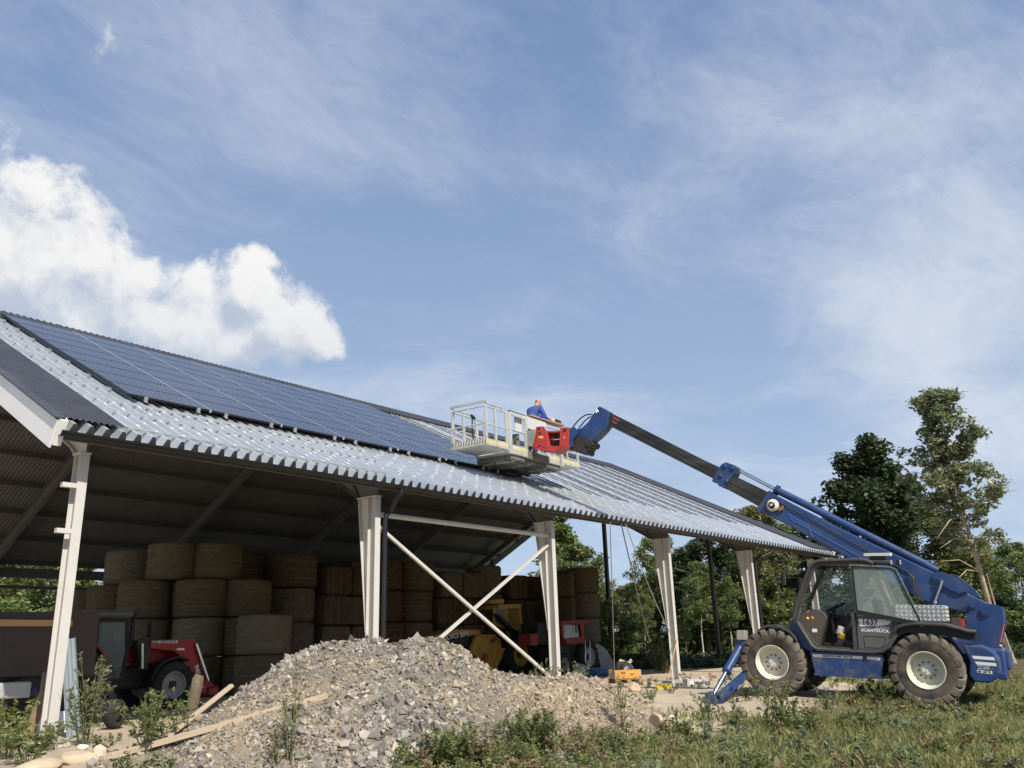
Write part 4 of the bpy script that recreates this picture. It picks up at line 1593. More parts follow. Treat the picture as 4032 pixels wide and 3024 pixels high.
# ------------------------------------------------------------------ work platform at the boom head (own frame: x away from the boom, y left, z up)
PX = Vector((TX.x, TX.y, 0)).normalized()
PY = (TY + Vector((0, 0, -0.030))).normalized()
PZ = PX.cross(PY).normalized()
PO = TO + TX * 9.6 + TZ * 5.77
PM = frame_M(PO, PX, PY, PZ)
PMI = PM.inverted()
CAGE = mat('galvanised_cage', (0.62, 0.63, 0.60), 0.42, 0.35, var=0.08, vscale=3, dirt=(0.38, 0.36, 0.30), dscale=4, damt=0.5)
TRAY = mat('worn_grey_tray', (0.50, 0.50, 0.46), 0.55, 0.15, var=0.1, vscale=3, dirt=(0.26, 0.25, 0.20), dscale=2.5, damt=0.7)
UNDER = mat('dull_underside', (0.16, 0.16, 0.14), 0.65, 0.1, var=0.2, dirt=(0.30, 0.28, 0.22), dscale=2, damt=0.5)
SYEL = mat('yellow_stripe', (0.78, 0.62, 0.16), 0.55, dirt=(0.6, 0.55, 0.4), dscale=6, damt=0.6)
SCRM = mat('cream_stripe', (0.76, 0.72, 0.62), 0.55)
SBRN = mat('brown_stripe', (0.20, 0.16, 0.11), 0.6)
REDP = mat('red_adapter_paint', (0.50, 0.050, 0.042), 0.48, var=0.12, dirt=(0.30, 0.075, 0.06), dscale=5, damt=0.7)
plat = thing('work_platform', 'grey railed work platform with hazard stripes hung on the raised boom head above the roof', 'work platform', M=PM)
DEP = 1.10


def pb(name, m, c, s, R=None, parent=None, bev=0.0):
    mb = MB()
    mb.box(c, s, R, bev)
    return mb.build(name, m, parent or plat)


# trays: middle and two pull-out ends
mid = pb('middle_tray', TRAY, (DEP / 2, -0.16, -0.05), (DEP, 2.90, 0.05))
for (y0, y1) in ((1.30, 2.42), (-2.62, -1.62)):
    pb('end_tray', TRAY, (DEP / 2, (y0 + y1) / 2, 0.01), (DEP, y1 - y0, 0.025))
# kick plates with painted stripes
def kick(y0, y1, z0, z1, cols, n, t=0.012, x=0.0):
    o = pb('kick_plate', TRAY, (x, (y0 + y1) / 2, (z0 + z1) / 2), (t, abs(y1 - y0), z1 - z0))
    if n:
        h0, h1 = z1 - 0.115, z1 - 0.015
        w = abs(y1 - y0) / n
        for i in range(n):
            a = max(y0, y1) - w * (i + 0.22)
            mb = MB()
            mb.prism([(a - 0.01, h0), (a - w * 0.52 - 0.01, h0), (a - w * 0.52 + 0.015, h1), (a + 0.015, h1)], (x - t / 2, 0, 0), Y, Z, -X, 0.0, 0.002)
            mb.build('hazard_stripe', cols[(i // 4) % len(cols)], o)


kick(2.42, 1.92, 0.0, 0.165, (SYEL,), 4)
kick(1.91, 1.40, 0.0, 0.165, (SYEL,), 4)
kick(1.27, 0.52, -0.06, 0.17, (SCRM, SYEL), 7)
kick(-0.72, -1.40, -0.06, 0.17, (SYEL, SYEL, SCRM), 5)
kick(-1.62, -2.04, 0.0, 0.17, (SYEL,), 4)
kick(-2.05, -2.62, 0.0, 0.17, (SYEL,), 5)
kick(0.5, -0.7, -0.06, 0.10, (SYEL,), 0)
for (y0, y1) in ((2.42, -2.62),):
    pb('kick_plate', TRAY, (DEP, (y0 + y1) / 2, 0.08), (0.012, y0 - y1, 0.17))
for y, lab in ((2.426, 1), (-2.626, -1)):
    o = pb('end_plate', TRAY, (DEP / 2, y, 0.08), (DEP, 0.012, 0.17))
    pb('stripe_ground', SBRN, (DEP / 2, y + lab * 0.0075, 0.115), (DEP - 0.02, 0.003, 0.085), parent=o)
    for i in range(12):
        a = 0.05 + i * 0.086
        mb = MB()
        mb.prism([(a, 0.075), (a + 0.042, 0.075), (a + 0.008, 0.155), (a - 0.034, 0.155)], (0, y + lab * 0.009, 0), X, Z, Y * lab, 0.0, 0.002)
        mb.build('hazard_stripe', SCRM, o)
# posts
def post(x, y, z0, z1, w=0.042, d=0.042):
    return pb('post', CAGE, (x, y, (z0 + z1) / 2), (d, w, z1 - z0))


for y in (2.40, 2.345, 1.955, 1.915, 1.42, 1.39, -1.93, -2.56, -2.60):
    post(0.02, y, 0.0, 1.02)
for y in (2.40, 2.345, 1.90, 1.85, 1.30, 0.9, -1.4, -2.1, -2.58):
    post(DEP - 0.02, y, 0.0, 1.0)
for y in (1.30, 0.46, -1.50):
    pb('broad_post', CAGE, (-0.02, y, 0.48), (0.07, 0.115, 1.14))
for y in (1.24, -1.5):
    pb('broad_post', CAGE, (DEP, y, 0.45), (0.06, 0.10, 1.0))


def rail(p, q, r=0.021, name='rail', m=None):
    mb = MB()
    mb.tube([p, q], r, 8)
    return mb.build(name, m or CAGE, plat)


for z in (1.02, 0.56):
    rail((0.02, 2.40, z), (0.02, 1.36, z))
    rail((0.02, 2.40, z), (DEP - 0.02, 2.40, z))
    rail((DEP - 0.02, 2.40, z), (DEP - 0.02, 1.30, z))
    rail((0.02, -1.6, z), (0.02, -2.60, z))
    rail((0.02, -2.60, z), (DEP - 0.02, -2.60, z))
    rail((DEP - 0.02, -1.5, z), (DEP - 0.02, -2.60, z))
pb('top_bar', CAGE, (DEP / 2, 2.40, 1.145), (DEP + 0.08, 0.05, 0.06))
for (a, b) in (((0.02, 2.38, 1.10), (0.02, 1.55, 1.115)), ((DEP - 0.02, 2.38, 1.10), (DEP - 0.02, 1.50, 1.115)), ((DEP, 1.2, 1.03), (DEP, -1.45, 1.03)), ((DEP, 1.2, 0.56), (DEP, -1.45, 0.56))):
    rail(a, b, 0.02)
for y in (2.1, 1.9, 1.68):
    rail((0.02, y, 1.10), (0.02, y - 0.10, 1.02), 0.012, 'strut')
    rail((DEP - 0.02, y, 1.10), (DEP - 0.02, y - 0.10, 1.02), 0.012, 'strut')
for x in (0.02, DEP - 0.02):
    rail((x, 2.40, 1.0), (x, 2.40, 1.14), 0.02, 'strut')
rail((DEP - 0.2, 1.75, 1.02), (DEP - 0.02, 1.35, 1.04), 0.04, 'rolled_strap', BLACK)
mb = MB()
mb.tube([(DEP - 0.05, 1.50, 1.0), (DEP - 0.08, 1.56, 0.7), (DEP - 0.08, 1.52, 0.4), (DEP - 0.04, 1.46, 0.17)], 0.018, 6)
mb.build('cable', BLACK, plat)
pb('handrail_plate', CAGE, (-0.01, 0.88, 1.03), (0.05, 0.76, 0.10))
pb('black_cap', BLACK, (-0.01, 0.9, 1.09), (0.06, 0.78, 0.02))
rail((0.0, 1.24, 0.58), (0.0, 0.5, 0.58))
pb('white_panel', mat('pale_grey_panel', (0.56, 0.57, 0.56), 0.5, var=0.06), (0.10, 0.66, 0.80), (0.03, 0.36, 0.42))
pb('control_board', mat('pale_grey_panel', (0.56, 0.57, 0.56)), (0.02, -0.16, 0.93), (0.05, 1.12, 0.34))
rail((0.0, -0.70, 0.98), (0.0, -1.45, 1.0), 0.03)
pb('valve_block', UNDER, (0.25, 0.62, 0.36), (0.2, 0.14, 0.42))
# under frame
uf = pb('under_frame', UNDER, (0.60, -0.16, -0.135), (1.10, 2.70, 0.11))
for x in (0.25, 0.75, 1.12):
    pb('cross_member', UNDER, (x, -0.16, -0.20), (0.07, 2.66, 0.07), parent=uf)
for y in (0.9, 0.1, -0.8):
    pb('cross_member', TRAY, (0.6, y, -0.205), (1.0, 0.09, 0.05), parent=uf)
pb('front_beam', UNDER, (-0.03, -0.10, -0.02), (0.10, 1.15, 0.20))
mb = MB()
mb.tube([(1.0, 0.05, -0.32), (1.0, -0.5, -0.32)], 0.08, 10)
mb.tube([(1.0, -0.65, -0.30), (1.0, -0.8, -0.30)], 0.05, 10)
tag(mb.build('drive_motor', IRON, plat), kind='stuff')
# red rotating adapter between platform and boom head (given in the telehandler's frame)
TP = PMI @ TM


def red(poly, y0, y1, name, m=REDP, parent=None):
    mb = MB()
    mb.prism(poly, O0, X, Z, Y, y0, y1)
    return mb.build(name, m, parent or plat, M=TP)


ad = red([(9.52, 5.97), (9.30, 5.89), (8.78, 5.79), (8.62, 5.87), (8.32, 5.88), (8.32, 5.91), (8.62, 5.93), (9.52, 6.01)], -0.12, 0.355, 'adapter_base')
for y in (0.30, -0.36):
    red([(8.60, 6.44), (8.34, 6.42), (8.37, 5.90), (8.62, 5.90)], y, y + 0.06, 'adapter_side', parent=ad)
    red([(9.36, 6.53), (9.13, 6.52), (9.03, 6.36), (9.00, 5.92), (9.54, 5.98), (9.42, 6.38)], y, y + 0.06, 'adapter_side', parent=ad)
red([(8.62, 6.40), (8.58, 6.40), (8.58, 5.92), (8.62, 5.92)], -0.3, 0.3, 'adapter_plate', parent=ad)
red([(9.06, 6.36), (9.03, 6.36), (9.00, 5.93), (9.03, 5.93)], -0.3, 0.3, 'adapter_plate', parent=ad)
red([(9.10, 6.40), (8.55, 6.35), (8.55, 6.31), (9.10, 6.36)], -0.2, 0.3, 'adapter_top', parent=ad)
mb = MB()
mb.cyl((8.82, 0.0, 5.93), (8.82, 0.0, 6.33), 0.14, 16)
mb.build('slew_drum', IRON, ad, M=TP)
mb = MB()
mb.cyl((8.98, 0.16, 6.17), (8.62, 0.2, 6.15), 0.03, 10)
mb.build('slew_ram', CHROME, ad, M=TP)
mb = MB()
mb.cyl((9.0, 0.12, 6.03), (8.62, 0.14, 6.02), 0.05, 10)
mb.build('slew_motor', IRON, ad, M=TP)
for (x, z, r) in ((8.46, 6.34, 0.045), (9.27, 6.47, 0.035), (9.24, 6.34, 0.03), (9.26, 5.99, 0.025)):
    mb = MB()
    mb.cyl((x, 0.30, z), (x, 0.368, z), r, 12)
    mb.build('adapter_pin', BLACK, ad, M=TP)
red([(9.28, 6.26), (9.13, 6.245), (9.13, 6.185), (9.28, 6.20)], 0.361, 0.363, 'yellow_sticker', mat('yellow_sticker_plate', (0.75, 0.58, 0.18), 0.5), ad)
red([(8.50, 6.13), (8.47, 6.20), (8.44, 6.13)], 0.361, 0.363, 'warning_sticker', YEL, ad)
red([(9.42, 6.10), (9.45, 6.18), (9.48, 6.11)], 0.361, 0.363, 'warning_sticker', YEL, ad)
red([(9.58, 6.42), (9.36, 6.43), (9.32, 6.36), (9.42, 5.98), (9.58, 5.97)], 0.44, 0.50, 'grey_lug', mat('grey_lug_paint', (0.26, 0.28, 0.27), 0.5, var=0.1))
red([(9.58, 6.42), (9.36, 6.43), (9.32, 6.36), (9.42, 5.98), (9.58, 5.97)], -0.50, -0.44, 'grey_lug', mat('grey_lug_paint', (0.26, 0.28, 0.27)))

# things lying on the platform rail
WOOD = mat('weathered_plank', (0.36, 0.25, 0.155), 0.8, var=0.2, vscale=4, bump=0.3, stretch=(1, 0.12, 1), dirt=(0.22, 0.15, 0.10), damt=0.5)


def on_plat(p):
    return PM @ Vector(p)


mb = MB()
mb.box((0, 0, 0), (0.24, 1.82, 0.055), bev=0.006)
o = mb.build('plank', WOOD)
o.matrix_world = PM @ Matrix.Translation((0.06, -0.78, 1.165)) @ Matrix.Rotation(rad(-2), 4, 'Z')
tag(o, 'short thick plank laid along the platform rail in front of the man in blue', 'plank')
JACK = mat('bright_blue_cloth', (0.015, 0.04, 0.42), 0.8, var=0.2, vscale=12, bump=0.4, bscale=14)
mb = MB()
r = random.Random(5)
vs, fs = [], []
nu, nv = 14, 9
for i in range(nu):
    for j in range(nv):
        u, v = i / (nu - 1), j / (nv - 1)
        h = 0.11 * math.sin(math.pi * u) ** 0.6 * math.sin(math.pi * v) ** 0.6 * r.uniform(0.75, 1.15) + 0.004
        vs.append((-0.13 + 0.28 * v, 0.32 - 0.64 * u, h if 0 < i < nu - 1 and 0 < j < nv - 1 else 0.003))
for i in range(nu - 1):
    for j in range(nv - 1):
        fs.append((i * nv + j, i * nv + j + 1, (i + 1) * nv + j + 1, (i + 1) * nv + j))
mb.add(vs, [f[::-1] for f in fs], True)
mb.add(vs, fs, True) if False else None
o = mb.build('jacket', JACK)
o.modifiers.new('thickness', 'SOLIDIFY').thickness = 0.01
o.matrix_world = PM @ Matrix.Translation((0.06, -0.62, 1.20))
tag(o, 'bright blue jacket heaped on the plank beside the man', 'jacket')
mb = MB()
mb.box((0, 0, 0.05), (0.20, 0.26, 0.10), bev=0.004)
o = mb.build('carton', mat('pale_cardboard', (0.72, 0.58, 0.36), 0.8, var=0.1))
mb = MB()
mb.box((0.02, -0.02, 0.118), (0.18, 0.26, 0.01), rot_to(Vector((1, 0.1, 0.25))))
mb.build('flap', mat('pale_cardboard', (0.72, 0.58, 0.36)), o)
o.matrix_world = PM @ Matrix.Translation((0.05, -1.08, 1.194)) @ Matrix.Rotation(0.2, 4, 'Z')
tag(o, 'open pale carton on the plank between jacket and black case', 'carton')
mb = MB()
mb.box((0, 0, 0.045), (0.16, 0.34, 0.09), bev=0.01)
o = mb.build('parts_case', BLACK)
mb = MB()
for k in range(7):
    mb.box((0, 0.14 - 0.047 * k, 0.10), (0.13, 0.024, 0.022))
tag(mb.build('case_ribs', BLACK, o), kind='stuff')
o.matrix_world = PM @ Matrix.Translation((0.05, -1.44, 1.194))
tag(o, 'black ribbed case at the far end of the plank on the platform', 'case')


# ------------------------------------------------------------------ the man on the platform
def skinned(name, pts, edges, m, parent=None, sub=2, root=0):
    """pts: (x, y, z, r or (rx, ry)); grown with a Skin modifier"""
    me = bpy.data.meshes.new(name)
    me.from_pydata([p[:3] for p in pts], edges, [])
    me.materials.append(m)
    o = bpy.data.objects.new(name, me)
    COL.objects.link(o)
    if parent is not None:
        o.parent = parent
    md = o.modifiers.new('skin', 'SKIN')
    md.use_smooth_shade = True
    for i, p in enumerate(pts):
        r = p[3]
        sv = me.skin_vertices[0].data[i]
        sv.radius = r if isinstance(r, tuple) else (r, r)
        sv.use_root = (i == root)
    sd = o.modifiers.new('sub', 'SUBSURF')
    sd.levels = sd.render_levels = sub
    return o


SKIN = mat('sun_tanned_skin', (0.50, 0.28, 0.20), 0.5, var=0.08, vscale=9)
SHIRT = mat('blue_work_shirt', (0.055, 0.10, 0.30), 0.85, var=0.15, vscale=9, bump=0.35, bscale=16)
TROU = mat('navy_trousers', (0.03, 0.04, 0.09), 0.85, var=0.15)
# man's frame: x = to his front (towards -y of the platform), y = to his left, z up; origin between his feet on the tray
mx = (PM.to_3x3() @ Vector((-0.22, -0.975, 0))).normalized()
mz = Vector((0, 0, 1))
my = mz.cross(mx).normalized()
mx = my.cross(mz)
MM = frame_M(on_plat((0.34, -0.42, 0.03)), mx, my, mz) @ Matrix.Diagonal((1.07, 1.07, 1.09, 1))
man = thing('person', 'bald man in a blue work shirt bent over the platform rail', 'person', M=MM)
P = [(0.0, 0, 0.93, 0.125), (0.03, 0, 1.08, 0.125), (0.08, 0, 1.24, 0.135), (0.15, 0, 1.38, 0.125), (0.21, 0, 1.455, 0.062), (0.262, 0, 1.51, 0.058), (0.310, 0, 1.585, 0.084), (0.315, 0, 1.66, 0.100), (0.305, 0, 1.73, 0.082),
     # left arm 9..13
     (0.16, 0.19, 1.38, 0.072), (0.25, 0.25, 1.17, 0.055), (0.42, 0.17, 1.10, 0.044), (0.50, 0.10, 1.12, 0.032),
     # right arm 13..16
     (0.16, -0.19, 1.38, 0.072), (0.25, -0.25, 1.17, 0.055), (0.42, -0.17, 1.10, 0.044), (0.50, -0.10, 1.12, 0.032),
     # legs 17..
     (0.0, 0.10, 0.88, 0.095), (0.04, 0.11, 0.48, 0.065), (-0.02, 0.11, 0.08, 0.045), (0.10, 0.12, 0.04, 0.04), (0.18, 0.12, 0.035, 0.032),
     (0.0, -0.10, 0.88, 0.095), (0.04, -0.11, 0.48, 0.065), (-0.02, -0.11, 0.08, 0.045), (0.10, -0.12, 0.04, 0.04), (0.18, -0.12, 0.035, 0.032)]
E_ = [(0, 1), (1, 2), (2, 3), (3, 4), (4, 5), (5, 6), (6, 7), (7, 8), (3, 9), (9, 10), (10, 11), (11, 12), (3, 13), (13, 14), (14, 15), (15, 16),
      (0, 17), (17, 18), (18, 19), (19, 20), (20, 21), (0, 22), (22, 23), (23, 24), (24, 25), (25, 26)]
# face: brow, nose, chin, ears grown out of the head
k0 = len(P)
P += [(0.400, 0, 1.605, 0.014), (0.372, 0, 1.535, 0.040), (0.30, 0.100, 1.62, 0.013), (0.30, -0.100, 1.62, 0.013), (0.365, 0.0, 1.665, 0.060)]
E_ += [(6, k0), (6, k0 + 1), (6, k0 + 2), (6, k0 + 3), (7, k0 + 4)]
# hands: palms with five fingers each
for (wi, s) in ((12, 1), (16, -1)):
    b = len(P)
    wx, wy, wz = P[wi][:3]
    P.append((wx + 0.055, wy - s * 0.025, wz + 0.005, (0.018, 0.034)))
    E_.append((wi, b))
    for f, (dy, l) in enumerate(((0.034, 0.060), (0.012, 0.075), (-0.010, 0.070), (-0.030, 0.055))):
        q = len(P)
        P += [(wx + 0.09, wy - s * 0.03 + dy, wz, 0.010), (wx + 0.09 + l * 0.6, wy - s * 0.035 + dy, wz - 0.012, 0.009), (wx + 0.09 + l * 0.75, wy - s * 0.035 + dy, wz - 0.035, 0.007)]
        E_ += [(b, q), (q, q + 1), (q + 1, q + 2)]
    q = len(P)
    P += [(wx + 0.05, wy - s * 0.065, wz - 0.004, 0.012), (wx + 0.09, wy - s * 0.080, wz - 0.016, 0.009)]
    E_ += [(b, q), (q, q + 1)]
body = skinned('body', P, E_, SKIN, man)
S = [(0.0, 0, 0.90, 0.155), (0.03, 0, 1.08, 0.155), (0.08, 0, 1.24, 0.165), (0.145, 0, 1.375, 0.150), (0.195, 0, 1.43, 0.085),
     (0.155, 0.20, 1.385, 0.092), (0.25, 0.255, 1.17, 0.076), (0.40, 0.18, 1.105, 0.060), (0.155, -0.20, 1.385, 0.092), (0.25, -0.255, 1.17, 0.076), (0.40, -0.18, 1.105, 0.060)]
skinned('shirt', S, [(0, 1), (1, 2), (2, 3), (3, 4), (3, 5), (5, 6), (6, 7), (3, 8), (8, 9), (9, 10)], SHIRT, man)
T = [(0.0, 0, 0.92, 0.135), (0.0, 0.10, 0.84, 0.11), (0.04, 0.11, 0.48, 0.082), (-0.02, 0.11, 0.12, 0.066), (0.0, -0.10, 0.84, 0.11), (0.04, -0.11, 0.48, 0.082), (-0.02, -0.11, 0.12, 0.066)]
skinned('trousers', T, [(0, 1), (1, 2), (2, 3), (0, 4), (4, 5), (5, 6)], TROU, man)
for s in (1, -1):
    mb = MB()
    mb.box((0.06, s * 0.115, 0.04), (0.29, 0.11, 0.09), bev=0.03)
    mb.build('boot', BLACK, man)
    mb = MB()
    mb.lathe([(0.0, 0.0), (0.006, 0.002), (0.007, 0.005)], (0.386, s * 0.035, 1.618), (-1, 0, 0), 8)
    mb.build('eye', BLACK, man)


# ------------------------------------------------------------------ trees
def leaf_mat(name, c1, c2, c3=None, trans=0.35):
    m = bpy.data.materials.new(name)
    m.use_nodes = True
    t = m.node_tree
    b = t.nodes['Principled BSDF']
    b.inputs['Roughness'].default_value = 0.55
    b.inputs['Specular IOR Level'].default_value = 0.35
    g = t.nodes.new('ShaderNodeNewGeometry')
    cr = t.nodes.new('ShaderNodeValToRGB')
    e = cr.color_ramp.elements
    e[0].color, e[1].color = (*c1, 1), (*c2, 1)
    if c3:
        n = e.new(0.85)
        n.color = (*c2, 1)
        e[2].color = (*c3, 1)
    t.links.new(g.outputs['Random Per Island'], cr.inputs[0])
    t.links.new(cr.outputs[0], b.inputs['Base Color'])
    tr = t.nodes.new('ShaderNodeBsdfTranslucent')
    hs = t.nodes.new('ShaderNodeHueSaturation')
    hs.inputs['Value'].default_value = 1.2
    t.links.new(cr.outputs[0], hs.inputs['Color'])
    t.links.new(hs.outputs[0], tr.inputs['Color'])
    mx = t.nodes.new('ShaderNodeMixShader')
    mx.inputs[0].default_value = trans
    t.links.new(b.outputs[0], mx.inputs[1])
    t.links.new(tr.outputs[0], mx.inputs[2])
    t.links.new(mx.outputs[0], t.nodes['Material Output'].inputs[0])
    return m


LEAF_A = leaf_mat('leaf_mid_green', (0.097, 0.129, 0.045), (0.221, 0.260, 0.095), (0.336, 0.348, 0.145))
LEAF_B = leaf_mat('leaf_olive', (0.124, 0.138, 0.052), (0.262, 0.262, 0.103), (0.391, 0.352, 0.161))
LEAF_D = leaf_mat('leaf_dark_green', (0.034, 0.057, 0.024), (0.086, 0.116, 0.050), (0.131, 0.163, 0.076), 0.3)
LEAF_W = leaf_mat('leaf_pale_willow', (0.138, 0.166, 0.087), (0.304, 0.333, 0.183), (0.610, 0.625, 0.439), 0.35)
LEAF_L = leaf_mat('leaf_light_green', (0.131, 0.175, 0.056), (0.274, 0.324, 0.112), (0.370, 0.394, 0.160))
BARK = mat('grey_bark', (0.16, 0.13, 0.10), 0.9, var=0.3, vscale=5, bump=0.4, bscale=12)
BARKP = mat('pale_bark', (0.42, 0.34, 0.24), 0.85, var=0.3, vscale=4, bump=0.3, bscale=12, dirt=(0.18, 0.14, 0.10), damt=0.7)
BIRCH = mat('birch_bark', (0.50, 0.46, 0.40), 0.8, var=0.25, vscale=6, dirt=(0.12, 0.10, 0.08), dscale=3, damt=0.8)


def leaf_quads(C, size, rng, flat=0.75, aspect=1.7, droop=0.0):
    """four-cornered leaves round the points C: arrays V, F"""
    n = len(C)
    nrm = rng.normal(size=(n, 3))
    nrm[:, 2] = np.abs(nrm[:, 2]) + flat
    nrm /= np.linalg.norm(nrm, axis=1)[:, None]
    t = rng.normal(size=(n, 3))
    t[:, 2] -= droop
    t -= nrm * (t * nrm).sum(1)[:, None]
    t /= np.linalg.norm(t, axis=1)[:, None] + 1e-9
    b = np.cross(nrm, t)
    s = size * rng.uniform(0.6, 1.35, n)[:, None]
    L, Wd = t * s * aspect * 0.5, b * s * 0.5
    bend = nrm * s * rng.uniform(-0.25, 0.25, n)[:, None]
    V = np.stack([C - L, C + Wd + bend, C + L, C - Wd + bend], 1).reshape(-1, 3)
    F = np.arange(4 * n).reshape(-1, 4)
    return V, F


def tree_parts(seed, H, spread, r0, base, nlimb, nsub, nleaf, lsize, clump, lean=(0, 0), shape='round', limb_up=0.35, gaps=0.0, trunk_pts=None, droop=0.0, aspect=1.7):
    """a trunk with limbs (MB) and a cloud of leaves (V, F), both about the tree's foot"""
    rng = np.random.default_rng(seed)
    wood = MB()
    if trunk_pts is None:
        n = 9
        w = np.cumsum(rng.normal(size=(n, 2)) * 0.018 * H, 0)
        tp = [Vector((lean[0] * H * (i / (n - 1)) ** 1.3 + w[i][0] * i / n, lean[1] * H * (i / (n - 1)) ** 1.3 + w[i][1] * i / n, H * 0.97 * i / (n - 1))) for i in range(n)]
    else:
        tp = [Vector(p) for p in trunk_pts]
        n = len(tp)
    rr = [r0 * (1 - 0.93 * (i / (n - 1)) ** 0.8) for i in range(n)]
    rr[0] *= 1.25
    wood.tube(tp, rr, 8)

    def on(t):
        f = t * (n - 1)
        i = min(n - 2, int(f))
        return tp[i].lerp(tp[i + 1], f - i)
    cent = []
    ga = rng.uniform(0, 6.28)
    for k in range(nlimb):
        f = (k + rng.uniform(0, 0.9)) / nlimb
        t = base + (1 - base) * f * 0.97
        p = on(t)
        if shape == 'round':
            prof = math.sin(math.pi * min(1, 0.18 + 0.80 * f)) ** 0.7
        elif shape == 'cone':
            prof = 1.0 - 0.85 * f
        elif shape == 'cone2':
            prof = 1.1 - 0.7 * f if f > 0.25 else 0.75 + f
        elif shape == 'top':
            prof = 0.45 + 0.55 * math.sin(math.pi * min(1, 0.1 + 0.85 * f))
        else:
            prof = 0.6 + 0.4 * math.sin(math.pi * f)
        ga += 2.39996 + rng.uniform(-0.4, 0.4)
        L = spread * prof * rng.uniform(0.65, 1.15)
        dv = Vector((math.cos(ga), math.sin(ga), limb_up + rng.uniform(-0.2, 0.35)))
        pts = [p]
        for j in range(4):
            dv = (dv + Vector(rng.normal(size=3) * 0.22) + Vector((0, 0, 0.06))).normalized()
            pts.append(pts[-1] + dv * L / 4)
        lr = max(0.012, r0 * 0.38 * (1 - 0.6 * f))
        wood.tube(pts, [lr, lr * .8, lr * .6, lr * .4, lr * .2], 5, caps=False)
        for q in range(nsub):
            tt = rng.uniform(0.3, 1.0)
            fi = tt * 4
            i = min(3, int(fi))
            b0 = pts[i].lerp(pts[i + 1], fi - i)
            d2 = (dv * 0.5 + Vector(rng.normal(size=3))).normalized()
            b1 = b0 + d2 * (L * rng.uniform(0.18, 0.42))
            wood.tube([b0, b0.lerp(b1, 0.5) + Vector(rng.normal(size=3)) * L * 0.03, b1], [lr * .3, lr * .2, lr * .1], 4, caps=False)
            if rng.uniform() > gaps:
                cent.append(tuple(b1) + (rng.uniform(0.6, 1.3),))
                if rng.uniform() > 0.5:
                    cent.append(tuple(b0.lerp(b1, 0.5)) + (rng.uniform(0.5, 0.9),))
        if rng.uniform() > gaps:
            cent.append(tuple(pts[-1]) + (rng.uniform(0.7, 1.2),))
    cent.append(tuple(tp[-1]) + (1.0,))
    cent = np.array(cent)
    wgt = cent[:, 3] ** 2
    idx = rng.choice(len(cent), nleaf, p=wgt / wgt.sum())
    off = rng.normal(size=(nleaf, 3))
    off /= np.linalg.norm(off, axis=1)[:, None]
    off *= (rng.uniform(0, 1, nleaf) ** 0.45)[:, None] * clump * cent[idx, 3][:, None]
    off[:, 2] *= 0.75
    Cc = cent[idx, :3] + off
    V, F = leaf_quads(Cc, lsize, rng, droop=droop, aspect=aspect)
    return wood, V, F


PROTO = {}


def plant_tree(key, name, label, cat, x, y, h, wid=1.0, rot=0.0, group=None, z=None, tilt=0.0):
    """puts a copy of a grown tree at (x, y), scaled to height h"""
    g = gz(x, y) if z is None else z
    wood, V, F, lm, bm, H0 = PROTO[key][:6]
    t = thing(name, label, cat, (x, y, g - 0.05), group)
    t.rotation_euler = (tilt, 0, rot)
    t.scale = (h / H0 * wid, h / H0 * wid, h / H0)
    if len(PROTO[key]) == 6:
        a = wood.build('trunk', bm, t)
        b = np_mesh('crown', V, F, lm, t)
        PROTO[key] = PROTO[key] + (a, b)
    else:
        for o in PROTO[key][6:]:
            c = o.copy()
            COL.objects.link(c)
            c.parent = t
    return t


def proto(key, lm, bm, H, **k):
    w, V, F = tree_parts(H=H, **k)
    PROTO[key] = (w, V, F, lm, bm, H)


proto('broad', LEAF_A, BARK, 10, seed=11, spread=3.4, r0=0.20, base=0.20, nlimb=22, nsub=6, nleaf=15000, lsize=0.155, clump=0.62)
proto('alder', LEAF_L, BARK, 10, seed=23, spread=2.5, r0=0.17, base=0.16, nlimb=26, nsub=5, nleaf=14000, lsize=0.15, clump=0.55, shape='cone')
proto('olive', LEAF_B, BARK, 10, seed=37, spread=3.0, r0=0.19, base=0.22, nlimb=22, nsub=6, nleaf=14000, lsize=0.15, clump=0.58, gaps=0.1)
proto('dark', LEAF_D, BARK, 10, seed=41, spread=3.3, r0=0.22, base=0.14, nlimb=24, nsub=6, nleaf=15000, lsize=0.165, clump=0.62)
proto('birch', LEAF_A, BIRCH, 10, seed=53, spread=2.2, r0=0.11, base=0.35, nlimb=22, nsub=5, nleaf=8000, lsize=0.13, clump=0.55, gaps=0.15)
proto('bush', LEAF_A, BARK, 3, seed=61, spread=1.7, r0=0.05, base=0.06, nlimb=16, nsub=5, nleaf=6500, lsize=0.11, clump=0.42, shape='wide')
proto('bushl', LEAF_L, BARK, 3, seed=67, spread=1.6, r0=0.05, base=0.05, nlimb=16, nsub=5, nleaf=6500, lsize=0.11, clump=0.42, shape='wide')
proto('bushd', LEAF_D, BARK, 3, seed=71, spread=1.6, r0=0.05, base=0.05, nlimb=16, nsub=5, nleaf=6500, lsize=0.12, clump=0.42, shape='wide')


def by_view(u, depth):
    """ground point seen in column u of the photo, so many metres ahead"""
    q = at(u, 2520, dist=depth)
    return q.x, q.y


TR = random.Random(12)


def tall(u, depth, vtop):
    x, y = by_view(u, depth)
    z = at(u, vtop, dist=depth).z
    return x, y, z - gz(x, y)


